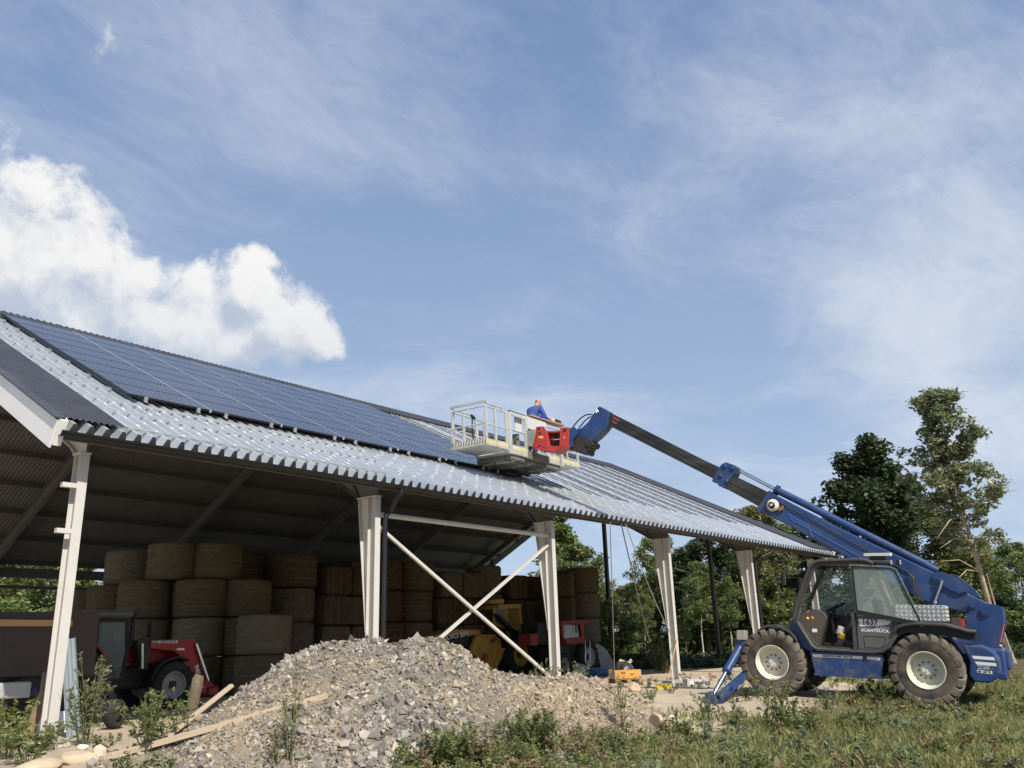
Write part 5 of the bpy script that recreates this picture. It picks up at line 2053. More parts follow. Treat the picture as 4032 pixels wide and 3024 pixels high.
# the trees one can tell apart, left to right
NEAR = (
    (110, 42, 2080, 'broad', 1.15, 'leafy green tree seen under the open back eave at the left corner of the barn'),
    (300, 50, 2110, 'alder', 1.1, 'light green tree behind the corner column, left of the stacked bales'),
    (430, 47, 2230, 'olive', 1.2, 'small olive tree in the gap between corner column and first bale stack'),
    (-120, 44, 2050, 'dark', 1.2, 'dark tree at the left picture edge beyond the open barn'),
    (2190, 62, 1985, 'alder', 1.25, 'tall light green tree behind the third column of the barn'),
    (2330, 58, 2120, 'broad', 1.0, 'full green tree between the stacked bales and the dark gable post'),
    (2480, 70, 2290, 'olive', 1.1, 'lower olive tree in the sky gap right of the dark gable post'),
    (2590, 60, 2085, 'broad', 0.85, 'narrow-topped green tree left of the fourth column'),
    (2720, 66, 2390, 'olive', 1.1, 'low olive tree seen right beside the fourth column'),
    (2790, 56, 2090, 'dark', 1.2, 'tall dark tree behind the second gable post'),
    (2910, 60, 2160, 'broad', 1.2, 'green tree left of the fifth column under the eave'),
    (3030, 58, 1960, 'olive', 0.9, 'olive tree whose top stands above the roof corner under the boom'),
    (3140, 62, 2030, 'broad', 1.1, 'green tree directly behind the telehandler cab'),
    (3290, 60, 2010, 'dark', 1.0, 'dark green tree behind the boom above the cab'),
    (3900, 70, 2190, 'olive', 1.1, 'low olive tree beyond the machine tail at the right'),
    (4010, 64, 2120, 'broad', 1.0, 'round-topped green tree at the right picture edge'),
    (4110, 58, 2180, 'alder', 1.0, 'light green tree outside the right picture edge'),
)
for (u, dep, vt, key, wid, lab) in NEAR:
    x, y, h = tall(u, dep, vt)
    plant_tree(key, 'tree', lab, 'tree', x, y, h, wid, TR.uniform(0, 6.28))
# slim birches with pale stems in the gap right of the fourth column
for (u, dep, vt, lab) in ((2765, 50, 2200, 'slim pale-stemmed birch just left of the second gable post'), (2880, 52, 2260, 'leaning pale-stemmed birch between second gable post and fifth column'),
                          (2540, 54, 2330, 'slim birch with pale stem left of the fourth column'), (2700, 51, 2420, 'short birch with pale stem right of the fourth column')):
    x, y, h = tall(u, dep, vt)
    plant_tree('birch', 'birch_tree', lab, 'tree', x, y, h, 0.9, TR.uniform(0, 6.28))
# the wood behind: a second and third row
AV, AF, n0 = [], [], 0
WW = MB()
for row, (dep, vt) in enumerate(((78, 2320), (92, 2330))):
    for i in range(24):
        u = -500 + i * 205 + row * 100 + TR.uniform(-60, 60)
        x, y, h = tall(u, dep + TR.uniform(-5, 5), vt + TR.uniform(-60, 50))
        if 640 < u < 1900:
            h *= 0.9
        w, V, F = tree_parts(seed=200 + i + row * 50, H=h, spread=h * 0.36, r0=0.18, base=0.12, nlimb=18, nsub=3, nleaf=3000, lsize=0.34, clump=h * 0.085)
        p0 = Vector((x, y, gz(x, y)))
        o_ = len(WW.v)
        WW.v += [tuple(Vector(p) + p0) for p in w.v]
        WW.f += [tuple(k_ + o_ for k_ in f_) for f_ in w.f]
        WW.s += w.s
        WW.m += w.m
        AV.append(V + np.array(p0))
        AF.append(F + n0)
        n0 += len(V)
t = thing('distant_wood', 'distant mixed green wood closing the view behind the barn', 'wood', (0, 0, 0))
t['kind'] = 'stuff'
tag(WW.build('trunks', BARK, t), kind='stuff')
tag(np_mesh('crowns', np.concatenate(AV), np.concatenate(AF), LEAF_A, t), kind='stuff')
# bushes along the edge of the wood
for (u, dep, h, key, lab) in ((2440, 46, 1.5, 'bush', 'green bush behind the orange crate'), (2570, 60, 2.4, 'bush', 'green bush left of the fourth column'), (2760, 62, 2.6, 'bush', 'wide green bush right of the fourth column'),
                              (2835, 61, 2.8, 'bush', 'green bush at the foot of the second gable post'), (2960, 60, 2.6, 'bushl', 'light green bush left of the front wheel'), (3080, 58, 3.0, 'bush', 'tall bush behind the cab front'),
                              (3300, 52, 2.8, 'bushd', 'dark bush seen through the cab'), (3480, 50, 3.0, 'bush', 'green bush behind the toolbox'), (3980, 44, 2.6, 'bushd', 'dark bush right of the boom tower'),
                              (4080, 40, 2.0, 'bushl', 'light bush at the right picture edge'), (60, 36, 3.2, 'bushl', 'light green bush at the left under the back eave'), (330, 38, 2.8, 'bush', 'green bush behind the left trailer'),
                              (2390, 40, 2.6, 'bushl', 'light bush at the right of the bale stacks'), (3860, 60, 3.2, 'bushl', 'pale bush under the leaning tree'), (2660, 62, 2.0, 'bushl', 'brownish low bush behind the fourth column'),
                              (3180, 60, 3.4, 'bushl', 'light bush behind the cab windscreen')):
    x, y = by_view(u, dep)
    plant_tree(key, 'bush', lab, 'bush', x, y, h, TR.uniform(1.1, 1.5), TR.uniform(0, 6.28))

# the two trees at the right: a dense dark one and a tall thin leaning one before it
x, y, h = tall(3520, 42, 1725)
proto('bigdark', LEAF_D, BARK, h, seed=83, spread=2.35, r0=0.24, base=0.10, nlimb=34, nsub=7, nleaf=30000, lsize=0.17, clump=0.66, shape='wide')
plant_tree('bigdark', 'dark_tree', 'dense dark green tree standing behind the raised boom', 'tree', x, y, h, 1.0, 0.4)
x, y, h = tall(3650, 45, 1960)
plant_tree('olive', 'tree', 'broad olive tree between the dark tree and the leaning tree', 'tree', x, y, h, 1.35, 2.0)
x, y, h = tall(3790, 47, 2020)
plant_tree('broad', 'tree', 'green tree behind the pale trunk of the leaning tree', 'tree', x, y, h, 1.1, 4.0)
LD = 33.0
tp = [at(u, v, dist=LD + k * 0.15) for k, (u, v) in enumerate(((4000, 2640), (3960, 2540), (3900, 2400), (3860, 2250), (3825, 2130), (3795, 2030), (3765, 1960), (3755, 1900), (3740, 1820), (3715, 1720), (3690, 1620), (3672, 1550)))]
foot = tp[0].copy()
foot.z = gz(foot.x, foot.y)
rel = [p - foot for p in tp]
rel = [p * 1.0 for p in rel]
w, V, F = tree_parts(seed=98, H=rel[-1].z, spread=1.95, r0=0.13, base=0.34, nlimb=44, nsub=6, nleaf=9500, lsize=0.115, clump=0.34, shape='cone2', limb_up=0.35, gaps=0.28, trunk_pts=rel, droop=0.8, aspect=2.2)
# bare dead limbs low on the trunk, and a second stem leaning against it
rng_ = random.Random(4)
for (k, u, v) in ((3, 3700, 2210), (2, 3740, 2330), (4, 3700, 2160), (2, 3860, 2420), (1, 3880, 2500), (3, 3760, 2290), (5, 3690, 2120)):
    a, b = rel[k], at(u, v, dist=LD - 0.4) - foot
    m_ = a.lerp(b, 0.5) + Vector((0, 0, 0.25))
    w.tube([a, m_, b], [0.035, 0.022, 0.008], 5)
w.tube([at(3990, 2600, dist=LD - 0.3) - foot, at(3930, 2430, dist=LD - 0.3) - foot, at(3885, 2260, dist=LD - 0.2) - foot], [0.06, 0.045, 0.02], 6)
t = thing('leaning_tree', 'tall thin tree with pale leaning trunk and loose pale leaves at the right', 'tree', foot)
w.build('trunk', BARKP, t)
np_mesh('crown', V, F, LEAF_W, t)

# low growth at the edge of the wood
rng = np.random.default_rng(5)
n = 42000
u_ = rng.uniform(-200, 4200, n)
dp = rng.uniform(54, 74, n)
q = np.array([[*by_view(a, b)] for a, b in zip(u_[:n // 6], dp[:n // 6])])
q = np.repeat(q, 6, 0)[:n] + rng.normal(size=(len(np.repeat(q, 6, 0)[:n]), 2)) * 0.5
hz = rng.uniform(0, 1, len(q)) ** 1.5 * (0.8 + 1.6 * noise2(q[:, 0] * 0.3, q[:, 1] * 0.3, 4))
V, F = leaf_quads(np.stack([q[:, 0], q[:, 1], ground_z(q[:, 0], q[:, 1]) + hz], 1), 0.20, rng)
o = np_mesh('undergrowth', V, F, leaf_mat('undergrowth_leaf', (0.035, 0.050, 0.016), (0.10, 0.10, 0.040), (0.22, 0.17, 0.09)))
tag(o, 'tangled green and brown undergrowth along the edge of the wood', 'undergrowth', kind='stuff')


# ------------------------------------------------------------------ hay bales
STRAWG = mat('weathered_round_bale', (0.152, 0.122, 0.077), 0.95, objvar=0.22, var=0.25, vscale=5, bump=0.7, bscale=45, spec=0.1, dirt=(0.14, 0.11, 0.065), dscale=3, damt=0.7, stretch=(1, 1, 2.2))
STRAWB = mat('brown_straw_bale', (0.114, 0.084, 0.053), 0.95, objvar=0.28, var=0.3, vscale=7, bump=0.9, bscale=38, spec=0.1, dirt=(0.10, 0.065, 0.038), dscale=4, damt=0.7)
BH, BR = 1.11, 0.75


def round_bale_mesh(seed):
    rng = np.random.default_rng(seed)
    prof = [(0.0, 0.0), (0.55, 0.0), (0.70, 0.02), (0.745, 0.07), (0.755, 0.2), (0.75, 0.4), (0.757, 0.56), (0.75, 0.72), (0.755, 0.92), (0.745, 1.04), (0.70, 1.09), (0.55, 1.105), (0.0, 1.11)]
    mb = MB()
    mb.lathe(prof, (0, 0, 0), (0, 0, 1), 36)
    ph = rng.uniform(0, 6.28, 4)
    vs = []
    for (x, y, z) in mb.v:
        a = math.atan2(y, x)
        k = 1 + 0.018 * math.sin(2 * a + ph[0]) + 0.012 * math.sin(3 * a + ph[1] + z * 2) + 0.010 * math.sin(7 * a + ph[2] + z * 5) + rng.uniform(-0.006, 0.006)
        vs.append((x * k, y * k, z))
    mb.v = vs
    return mb


ROUNDS = {False: [], True: []}
WRAP = mat('net_wrap_twine', (0.20, 0.17, 0.115), 0.8)


def round_bale(x, y, lev, lab, grp, z0=0.0, brown=False):
    ROUND = ROUNDS[brown]
    k = random.randrange(3)
    if len(ROUND) < 3:
        k = len(ROUND)
        o = round_bale_mesh(100 + k).build('round_bale', STRAWB if brown else STRAWG)
        mb = MB()
        for z in (0.28, 0.56, 0.84):
            mb.lathe([(0.762, z), (0.764, z + 0.012)], (0, 0, 0), (0, 0, 1), 36)
        tag(mb.build('twine', WRAP, o), kind='stuff')
        ROUND.append(o)
    else:
        o = copy_tree(ROUND[k])
    o.location = (x, y, z0 + lev * BH)
    o.rotation_euler = (random.uniform(-.015, .015), random.uniform(-.015, .015), random.uniform(0, 6.28))
    return tag(o, lab, 'round bale', grp)


G1 = 'round bales standing on end in the barn'
LV = ('bottom', 'second', 'third', 'top')
for (u, d, levs, where) in ((265, 26.8, (3,), 'far left stack, with a sunlit crescent'), (360, 25.2, (3,), 'stack left of the middle, above the red tractor'), (458, 25.6, (3,), 'third stack from the left'),
                            (305, 25.0, (0, 1, 2), 'stack behind the red tractor cab'), (428, 25.2, (0, 1, 2), 'stack behind the red loader arm'), (527, 25.8, (0, 1, 2), 'stack just right of the red loader arm'),
                            (570, 24.3, (0, 1), 'short two-bale stack above the gravel heap'), (235, 26.4, (0, 1, 2), 'stack half hidden behind the tractor cab'), (165, 27.5, (0, 1, 2), 'leftmost lower stack behind the brown trailer'),
                            (2300 / 1.82278, 38.0, (0, 1, 2, 3), 'tall stack at the right end beside the dark gable post'), (2218 / 1.82278, 39.5, (0, 1, 2, 3), 'stack behind the right-hand straw bales'),
                            (2252 / 1.82278, 39.8, (3,), 'back stack at the right end')):
    x, y = by_view(u * 1.82278, d)
    for l in levs:
        round_bale(x + random.uniform(-.04, .04), y + random.uniform(-.04, .04), l, '%s round bale of the %s' % (LV[l], where), G1)

SQ = []


def square_bale(x, y, z, rz, lab):
    if len(SQ) < 3:
        rng = np.random.default_rng(len(SQ) + 7)
        n = 9
        mb = MB()
        sx, sy, sz = 1.15, 1.3, 1.0
        for ax in range(3):
            for s in (-1, 1):
                vs, fs = [], []
                for i in range(n):
                    for j in range(n):
                        a, b = -1 + 2 * i / (n - 1), -1 + 2 * j / (n - 1)
                        q = [0, 0, 0]
                        q[ax], q[(ax + 1) % 3], q[(ax + 2) % 3] = s, a, b
                        v = Vector(q)
                        r = (abs(v.x) ** 9 + abs(v.y) ** 9 + abs(v.z) ** 9) ** (1 / 9)
                        v = v / r
                        k = 1 + 0.03 * math.sin(v.x * 3 + v.y * 5 + len(SQ)) * math.sin(v.z * 4 + v.x * 2)
                        vs.append((v.x * sx / 2 * k, v.y * sy / 2 * k, v.z * sz / 2))
                for i in range(n - 1):
                    for j in range(n - 1):
                        q = (i * n + j, (i + 1) * n + j, (i + 1) * n + j + 1, i * n + j + 1)
                        fs.append(q if s > 0 else q[::-1])
                mb.add(vs, fs, True)
        o = mb.build('straw_bale', STRAWB)
        m2 = MB()
        for a in (-0.3, 0.0, 0.3):
            m2.box((a, -sy / 2 - 0.002, 0), (0.012, 0.02, sz * 0.94))
        tag(m2.build('twine', WRAP, o), kind='stuff')
        SQ.append(o)
    else:
        o = copy_tree(random.choice(SQ))
    o.location = (x, y, z)
    o.rotation_euler = (random.uniform(-.03, .03), random.uniform(-.03, .03), rz + random.uniform(-.05, .05))
    return tag(o, lab, 'straw bale', 'brown straw bales stacked in the barn')


a0, a1 = Vector(by_view(1075, 27.5)), Vector(by_view(2120, 36.5))
nb = int((a1 - a0).length / 1.13)
rz0 = math.atan2((a1 - a0).y, (a1 - a0).x)
ORD = ('first', 'second', 'third', 'fourth', 'fifth', 'sixth', 'seventh', 'eighth', 'ninth', 'tenth', 'eleventh', 'twelfth', 'thirteenth', 'fourteenth')
dirw = Vector((math.cos(rz0), math.sin(rz0)))
nrw = Vector((-math.sin(rz0), math.cos(rz0)))
pos, i = 0.0, 0
LW = (a1 - a0).length
while pos < LW - 0.5 and i < 14:
    rnd = i in (0, 3, 4, 7)
    wd = 1.47 if rnd else 1.16
    q = a0 + (a1 - a0).normalized() * (pos + wd / 2)
    for l in range(4):
        if rnd:
            j = nrw * (0.12 + random.uniform(-.05, .05))
            round_bale(q.x + j.x, q.y + j.y, l, '%s round bale, %s column from the left of the brown bale wall' % (LV[l], ORD[i]), 'brown bales in the long wall of the barn', -0.12, True)
        else:
            j = dirw * (0.12 if l % 2 else -0.05) + nrw * random.uniform(-0.06, 0.2)
            square_bale(q.x + j.x, q.y + j.y, 0.48 + l * 1.0 + random.uniform(-.02, .02), rz0, '%s straw bale, %s column from the left of the brown bale wall' % (LV[l], ORD[i]))
    pos += wd
    i += 1
for k, (u, d) in enumerate(((678, 27.4), (1060, 29.0), (1140, 30.5), (960, 28.5), (1300, 31.5), (1480, 33.0))):
    x, y = by_view(u, d)
    for l in range(4):
        round_bale(x, y, l, '%s round bale behind the brown bale wall, %s stack from its left end' % (LV[l], ORD[k]), 'round bales of the back row', -0.05, True)
for (u, d, l, lab) in ((2205, 35.0, 0, 'bottom'), (2205, 35.0, 1, 'second'), (2205, 35.0, 2, 'third'), (2205, 35.0, 3, 'top')):
    x, y = by_view(u, d)
    square_bale(x, y, 0.50 + l * 1.0, 0.5, '%s reddish straw bale of the column above the old red tractor' % lab)


# ------------------------------------------------------------------ machines in the barn
def plain_wheel(parent, c, r, w, rim_m, axis=(0, -1, 0), rim_r=None, tyre_m=None, lugs=True, hub_m=None):
    """tyre, rim and tread round c, outer face along axis"""
    ax = Vector(axis).normalized()
    rim_r = rim_r or r * 0.55
    hw = w / 2
    mb = MB()
    mb.lathe([(rim_r, -hw * .8), (rim_r * 1.12, -hw), (r * 0.9, -hw), (r * 0.97, -hw * .7), (r * .97, hw * .7), (r * 0.9, hw), (rim_r * 1.12, hw), (rim_r, hw * .8)], c, ax, 36)
    t = mb.build('wheel', tyre_m or DTYRE, parent)
    if lugs:
        mb = MB()
        n = 18
        a1_ = Vector((0, 0, 1)).cross(ax).normalized()
        for s in (-1, 1):
            for k in range(n):
                an = 2 * math.pi * (k + (0.5 if s > 0 else 0)) / n
                p = Vector(c) + ax * (s * hw * 0.05) + (a1_ * math.sin(an) + Vector((0, 0, 1)) * math.cos(an)) * (r * 0.985)
                an2 = an - 0.16
                q = Vector(c) + ax * (s * hw * 0.98) + (a1_ * math.sin(an2) + Vector((0, 0, 1)) * math.cos(an2)) * (r * 0.955)
                mb.bar(p, q, 0.045 * r / 0.65, 0.05 * r / 0.65, up=(p - Vector(c)))
        tag(mb.build('tread_lugs', tyre_m or DTYRE, t), kind='stuff')
    mb = MB()
    mb.lathe([(rim_r * 1.02, hw * .85), (rim_r * 1.0, hw * .92), (rim_r * .93, hw * .8), (rim_r * .88, hw * .3), (rim_r * .5, hw * .2), (rim_r * .42, hw * .35), (0, hw * .36)], c, ax, 32)
    rm = mb.build('rim', rim_m, t)
    mb = MB()
    mb.lathe([(rim_r * .30, hw * .36), (rim_r * .30, hw * .5), (0, hw * .52)], c, ax, 16)
    mb.build('hub', hub_m or IRON, rm)
    return t


DTYRE = mat('black_tyre', (0.022, 0.021, 0.020), 0.85, var=0.2, dirt=(0.07, 0.06, 0.05), dscale=3, damt=0.5, bump=0.2)
MRED = mat('tractor_red', (0.30, 0.012, 0.016), 0.4, var=0.08, coat=0.2, dirt=(0.14, 0.03, 0.025), dscale=2, damt=0.4)
GRIM = mat('grey_rim', (0.30, 0.31, 0.31), 0.5, var=0.08, dirt=(0.16, 0.14, 0.11), damt=0.5)
TGLASS = mat('tractor_glass', (0.16, 0.22, 0.21), 0.06, alpha=0.45)


def yplane(y, pts, k, u0, v0):
    """photo crop points met with the upright plane y = const: (x, z) pairs"""
    out = []
    for (a, b) in pts:
        p = at(u0 + a * k, v0 + b * k, y=y)
        out.append((p.x, p.z))
    return out


def slab(poly, y0, y1, name, m, parent, o=(0, 0, 0)):
    mb = MB()
    mb.prism([(a - o[0], b - o[2]) for a, b in poly], (0, -o[1], 0), X, Z, Y, y0, y1)
    return mb.build(name, m, parent)


# red tractor with a front loader, facing along the barn; near side at y = 5.9
TY0 = 5.95
c3 = lambda pts, y=TY0: yplane(y, pts, 0.5571, 0, 2100)
c8 = lambda pts, y=TY0: yplane(y, pts, 0.3316, 0, 2350)
fwc = c3([(1225, 1090)])[0]
ro = (fwc[0] - 2.45, TY0 + 0.85, 0.0)
trac = thing('tractor', 'dark red tractor with a front loader parked in the shade behind the corner column', 'tractor', ro)


def tb_(fn):
    return fn


L_ = lambda p: Vector(p) - Vector(ro)
plain_wheel(trac, L_((fwc[0], TY0 + 0.12, 0.53)), 0.53, 0.34, GRIM)
plain_wheel(trac, L_((fwc[0], TY0 + 1.6, 0.53)), 0.53, 0.34, GRIM)
plain_wheel(trac, Vector((0.0, -0.80, 0.78)), 0.78, 0.46, GRIM)
plain_wheel(trac, Vector((0.0, 0.80, 0.78)), 0.78, 0.46, GRIM)
mb = MB()
mb.box((1.6, 0, 0.72), (2.6, 0.5, 0.5), bev=0.05)
mb.box((0.2, 0, 0.8), (0.9, 0.7, 0.6), bev=0.05)
mb.bar((2.45, -0.8, 0.53), (2.45, 0.8, 0.53), 0.16, 0.16)
mb.build('chassis', IRON, trac)
mb = MB()
mb.prism([(0.95, 1.05), (2.95, 1.0), (3.02, 1.15), (2.95, 1.36), (2.4, 1.46), (0.95, 1.52)], O0, X, Z, Y, -0.36, 0.36)
mb.build('bonnet', MRED, trac)
mb = MB()
CB = [(-0.45, 2.20), (0.98, 2.20), (1.06, 1.50), (0.98, 0.85), (0.45, 0.85), (0.05, 1.35), (-0.50, 1.42)]
for y in (-0.62, 0.62):
    mb.ring(CB, 0.065, O0, X, Z, Y, y - 0.03, y + 0.03)
for (x, z) in ((-0.43, 2.17), (0.95, 2.17), (1.02, 1.5), (-0.47, 1.45)):
    mb.bar((x, -0.62, z), (x, 0.62, z), 0.06, 0.06)
mb.bar((0.35, -0.62, 0.9), (0.30, -0.62, 2.18), 0.05, 0.06)
cb = mb.build('cab', BLACK, trac)
mb = MB()
mb.prism(inset(CB[::-1], 0.03), O0, X, Z, Y, -0.625, -0.619)
mb.build('side_window', TGLASS, cb)
mb = MB()
mb.prism(inset(CB[::-1], 0.03), O0, X, Z, Y, 0.619, 0.625)
mb.build('side_window', TGLASS, cb)
mb = MB()
mb.box((0.28, 0, 2.30), (1.62, 1.42, 0.17), bev=0.06)
mb.build('cab_roof', mat('grey_cab_roof', (0.13, 0.13, 0.135), 0.5, var=0.1), cb)
mb = MB()
mb.box((0.1, 0, 1.25), (0.5, 0.5, 0.14), bev=0.04)
mb.box((-0.12, 0, 1.6), (0.14, 0.5, 0.6), bev=0.05)
mb.build('seat', BLACK, cb)
cb.location = (0.36, 0, -0.20)
mb = MB()
fp = [(0.86 * math.cos(a), 0.78 + 0.86 * math.sin(a)) for a in np.linspace(rad(20), rad(150), 12)]
mb.prism(fp + [(a * 0.94, 0.78 + (b - 0.78) * 0.94) for a, b in fp[::-1]], O0, X, Z, Y, -1.02, -0.56)
mb.build('mudguard', MRED, trac)
mb = MB()
mb.prism(fp + [(a * 0.94, 0.78 + (b - 0.78) * 0.94) for a, b in fp[::-1]], O0, X, Z, Y, 0.56, 1.02)
mb.build('mudguard', MRED, trac)
mb = MB()
fp = [(2.45 + 0.62 * math.cos(a), 0.53 + 0.62 * math.sin(a)) for a in np.linspace(rad(60), rad(170), 10)]
mb.prism(fp + [(2.45 + (a - 2.45) * 0.94, 0.53 + (b - 0.53) * 0.94) for a, b in fp[::-1]], O0, X, Z, Y, -0.95, -0.6)
mb.build('front_mudguard', BLACK, trac)
mb = MB()
mb.tube([(1.52, -0.50, 1.4), (1.52, -0.50, 2.0), (1.56, -0.50, 2.12), (1.62, -0.50, 2.22)], 0.055, 10)
mb.build('exhaust', IRON, trac)
mb = MB()
mb.tube([(1.36, -0.66, 2.0), (1.66, -0.9, 2.03), (1.72, -0.92, 1.9)], 0.014, 6)
mb.box((1.71, -0.93, 1.75), (0.05, 0.16, 0.32), bev=0.02)
mb.build('mirror', BLACK, trac)
lp = c3([(1075, 765), (1150, 752), (1390, 750), (1405, 800), (1440, 1000), (1530, 1075), (1545, 1130), (1500, 1150), (1410, 1110), (1370, 1010), (1280, 860), (1240, 830), (1080, 810)], TY0)
for (y0, y1) in ((TY0 + 0.08, TY0 + 0.22), (TY0 + 1.5, TY0 + 1.64)):
    lo = slab(lp, y0, y1, 'loader_arm', MRED, trac, ro)
    if y0 < TY0 + 0.5:
        near_arm = lo
slab(c3([(1085, 757), (1270, 755), (1268, 775), (1085, 774)]), TY0 + 0.074, TY0 + 0.08, 'white_plate', STICKW, near_arm, ro)
slab(c3([(1262, 811), (1316, 811), (1316, 825), (1262, 825)]), TY0 + 0.074, TY0 + 0.08, 'white_plate', STICKW, near_arm, ro)
pq = c3([(1160, 765)])[0]
text_mesh('lettering', 'MASSEY FERGUSON', 0.075, STICKB, near_arm, Matrix.Translation((pq[0] - ro[0] - 0.0, TY0 + 0.072 - ro[1], pq[1])) @ Matrix.Rotation(rad(90), 4, 'X'), 1.0, 0.001, 1.05)
pq = c3([(1405, 965)])[0]
text_mesh('lettering', '945', 0.15, STICKW, near_arm, Matrix.Translation((pq[0] - ro[0], TY0 + 0.072 - ro[1], pq[1])) @ Matrix.Rotation(rad(90), 4, 'X') @ Matrix.Rotation(rad(-72), 4, 'Z'), 1.0, 0.001)
slab(c3([(985, 760), (1060, 740), (1075, 800), (1060, 960), (1000, 960)]), TY0 + 0.1, TY0 + 0.35, 'loader_post', IRON, trac, ro)
mb = MB()
for a, b in (((1008, 780), (1008, 955)), ((1390, 780), (1475, 1040))):
    p, q = c3([a])[0], c3([b])[0]
    mb.tube([(p[0] - ro[0], TY0 + 0.03 - ro[1], p[1]), (q[0] - ro[0], TY0 + 0.03 - ro[1], q[1])], 0.04, 8)
mb.build('loader_rams', CHROME, trac)['kind'] = 'stuff'
p = c3([(1500, 1110)])[0]
mb = MB()
mb.box((p[0] - ro[0] + 0.05, 0.0, p[1] - 0.02), (0.26, 1.75, 0.22), bev=0.04)
mb.build('loader_headstock', MRED, trac)

# yellow backhoe loader, facing left along the barn
YB = at(1900, 2600, dist=32.0).y
cY = lambda pts, y=None: yplane(YB if y is None else y, pts, 0.31646, 1700, 2300)
MYEL = mat('digger_yellow', (0.52, 0.31, 0.055), 0.5, var=0.15, vscale=3, dirt=(0.20, 0.12, 0.04), dscale=2.5, damt=0.7)
bo = (cY([(900, 900)])[0][0], YB, 0.0)
bh = thing('backhoe_loader', 'old yellow backhoe loader parked behind the gravel heap in front of the bales', 'backhoe loader', bo)
ys = lambda pts, a, b, n, m, par=None: slab(cY(pts), YB + a, YB + b, n, m, par or bh, bo)
bon = ys([(90, 640), (350, 560), (640, 570), (660, 620), (420, 650), (180, 695), (90, 690)], 0.2, 1.2, 'bonnet', MYEL)
ys([(210, 650), (405, 618), (409, 645), (214, 682)], 0.19, 0.198, 'name_plate', BLACK, bon)
pq, pr = cY([(218, 665)])[0], cY([(402, 632)])[0]
text_mesh('lettering', 'VOLVO BM', 0.26, STICKW, bon, Matrix.Translation(((pq[0] + pr[0]) / 2 - bo[0], 0.186, (pq[1] + pr[1]) / 2)) @ Matrix.Rotation(rad(90), 4, 'X') @ Matrix.Rotation(math.atan2(pr[1] - pq[1], pr[0] - pq[0]), 4, 'Z'), 1.0, 0.001, 1.3)
ys([(250, 690), (560, 640), (620, 900), (560, 1100), (300, 1100)], 0.25, 1.15, 'engine_block', IRON)
ys([(470, 830), (520, 740), (545, 660), (780, 640), (850, 690), (880, 900), (780, 1100), (560, 1000), (480, 900)], -0.02, 0.12, 'loader_linkage', MYEL)
ys([(850, 790), (900, 800), (800, 1010), (750, 1000)], -0.08, -0.02, 'loader_strut', MYEL)
ys([(560, 630), (780, 628), (785, 645), (560, 650)], -0.06, 0.1, 'loader_bar', MYEL)
mb = MB()
p, q = cY([(700, 725)])[0], cY([(770, 680)])[0]
mb.tube([(p[0] - bo[0], -0.1, p[1]), (q[0] - bo[0], -0.1, q[1])], 0.06, 8)
mb.build('loader_ram', CHROME, bh)
mb = MB()
p, q = cY([(640, 960)])[0], cY([(640, 860)])[0]
mb.tube([(p[0] - bo[0], -0.12, p[1]), (p[0] - bo[0], -0.12, (p[1] * .2 + q[1] * .8)), (q[0] - bo[0], -0.12, q[1])], [0.10, 0.10, 0.04], 10)
mb.build('fire_extinguisher', REDP, bh)
ca = ys([(780, 300), (935, 300), (935, 560), (780, 500)], 0.05, 0.09, 'cab_frame', MYEL)
ys([(800, 316), (916, 316), (918, 520), (800, 470)], 0.04, 0.05, 'side_window', TGLASS, ca)
ys([(840, 255), (1110, 246), (1108, 300), (840, 308)], 0.0, 1.5, 'cab_roof', MYEL, ca)
ys([(760, 205), (850, 185), (948, 182), (945, 240), (770, 240)], 0.2, 1.0, 'roof_hatch', MYEL, ca)
ys([(940, 530), (1130, 530), (1145, 640), (1150, 720), (1000, 720), (945, 600)], 0.0, 0.06, 'rear_quarter', MYEL, ca)
ys([(560, 300), (750, 290), (750, 450), (560, 460)], 1.3, 1.36, 'far_window', TGLASS, ca)
mb = MB()
for a in np.linspace(945, 1100, 13):
    p, q = cY([(a, 315)])[0], cY([(a + 12, 532)])[0]
    mb.bar((p[0] - bo[0], 0.03, p[1]), (q[0] - bo[0], 0.03, q[1]), 0.03, 0.02)
tag(mb.build('window_bars', MYEL, ca), kind='stuff')
ys([(1080, 300), (1105, 300), (1150, 640), (1125, 640)], 0.0, 0.08, 'rear_pillar', MYEL, ca)
ys([(925, 300), (940, 300), (945, 540), (930, 540)], 0.0, 0.08, 'door_pillar', MYEL, ca)
ys([(940, 310), (1085, 310), (1110, 530), (945, 530)], 0.10, 1.4, 'cab_inside', BLACK, ca)
ys([(1230, 560), (1280, 558), (1280, 638), (1232, 642)], 0.1, 0.35, 'lamp_box', MYEL)
ys([(1000, 570), (1082, 568), (1082, 606), (1000, 608)], -0.012, -0.002, 'badge_outline', mat('dark_badge', (0.10, 0.06, 0.02), 0.6), ca)
bm_ = ys([(740, 370), (800, 390), (1140, 730), (1080, 750)], -0.22, -0.05, 'black_boom', BLACK)
p = cY([(1060, 930)])[0]
plain_wheel(bh, (p[0] - bo[0], 0.0, 0.80), 0.80, 0.50, MYEL)
p = cY([(420, 930)])[0]
plain_wheel(bh, (p[0] - bo[0], 0.1, 0.55), 0.55, 0.35, MYEL)

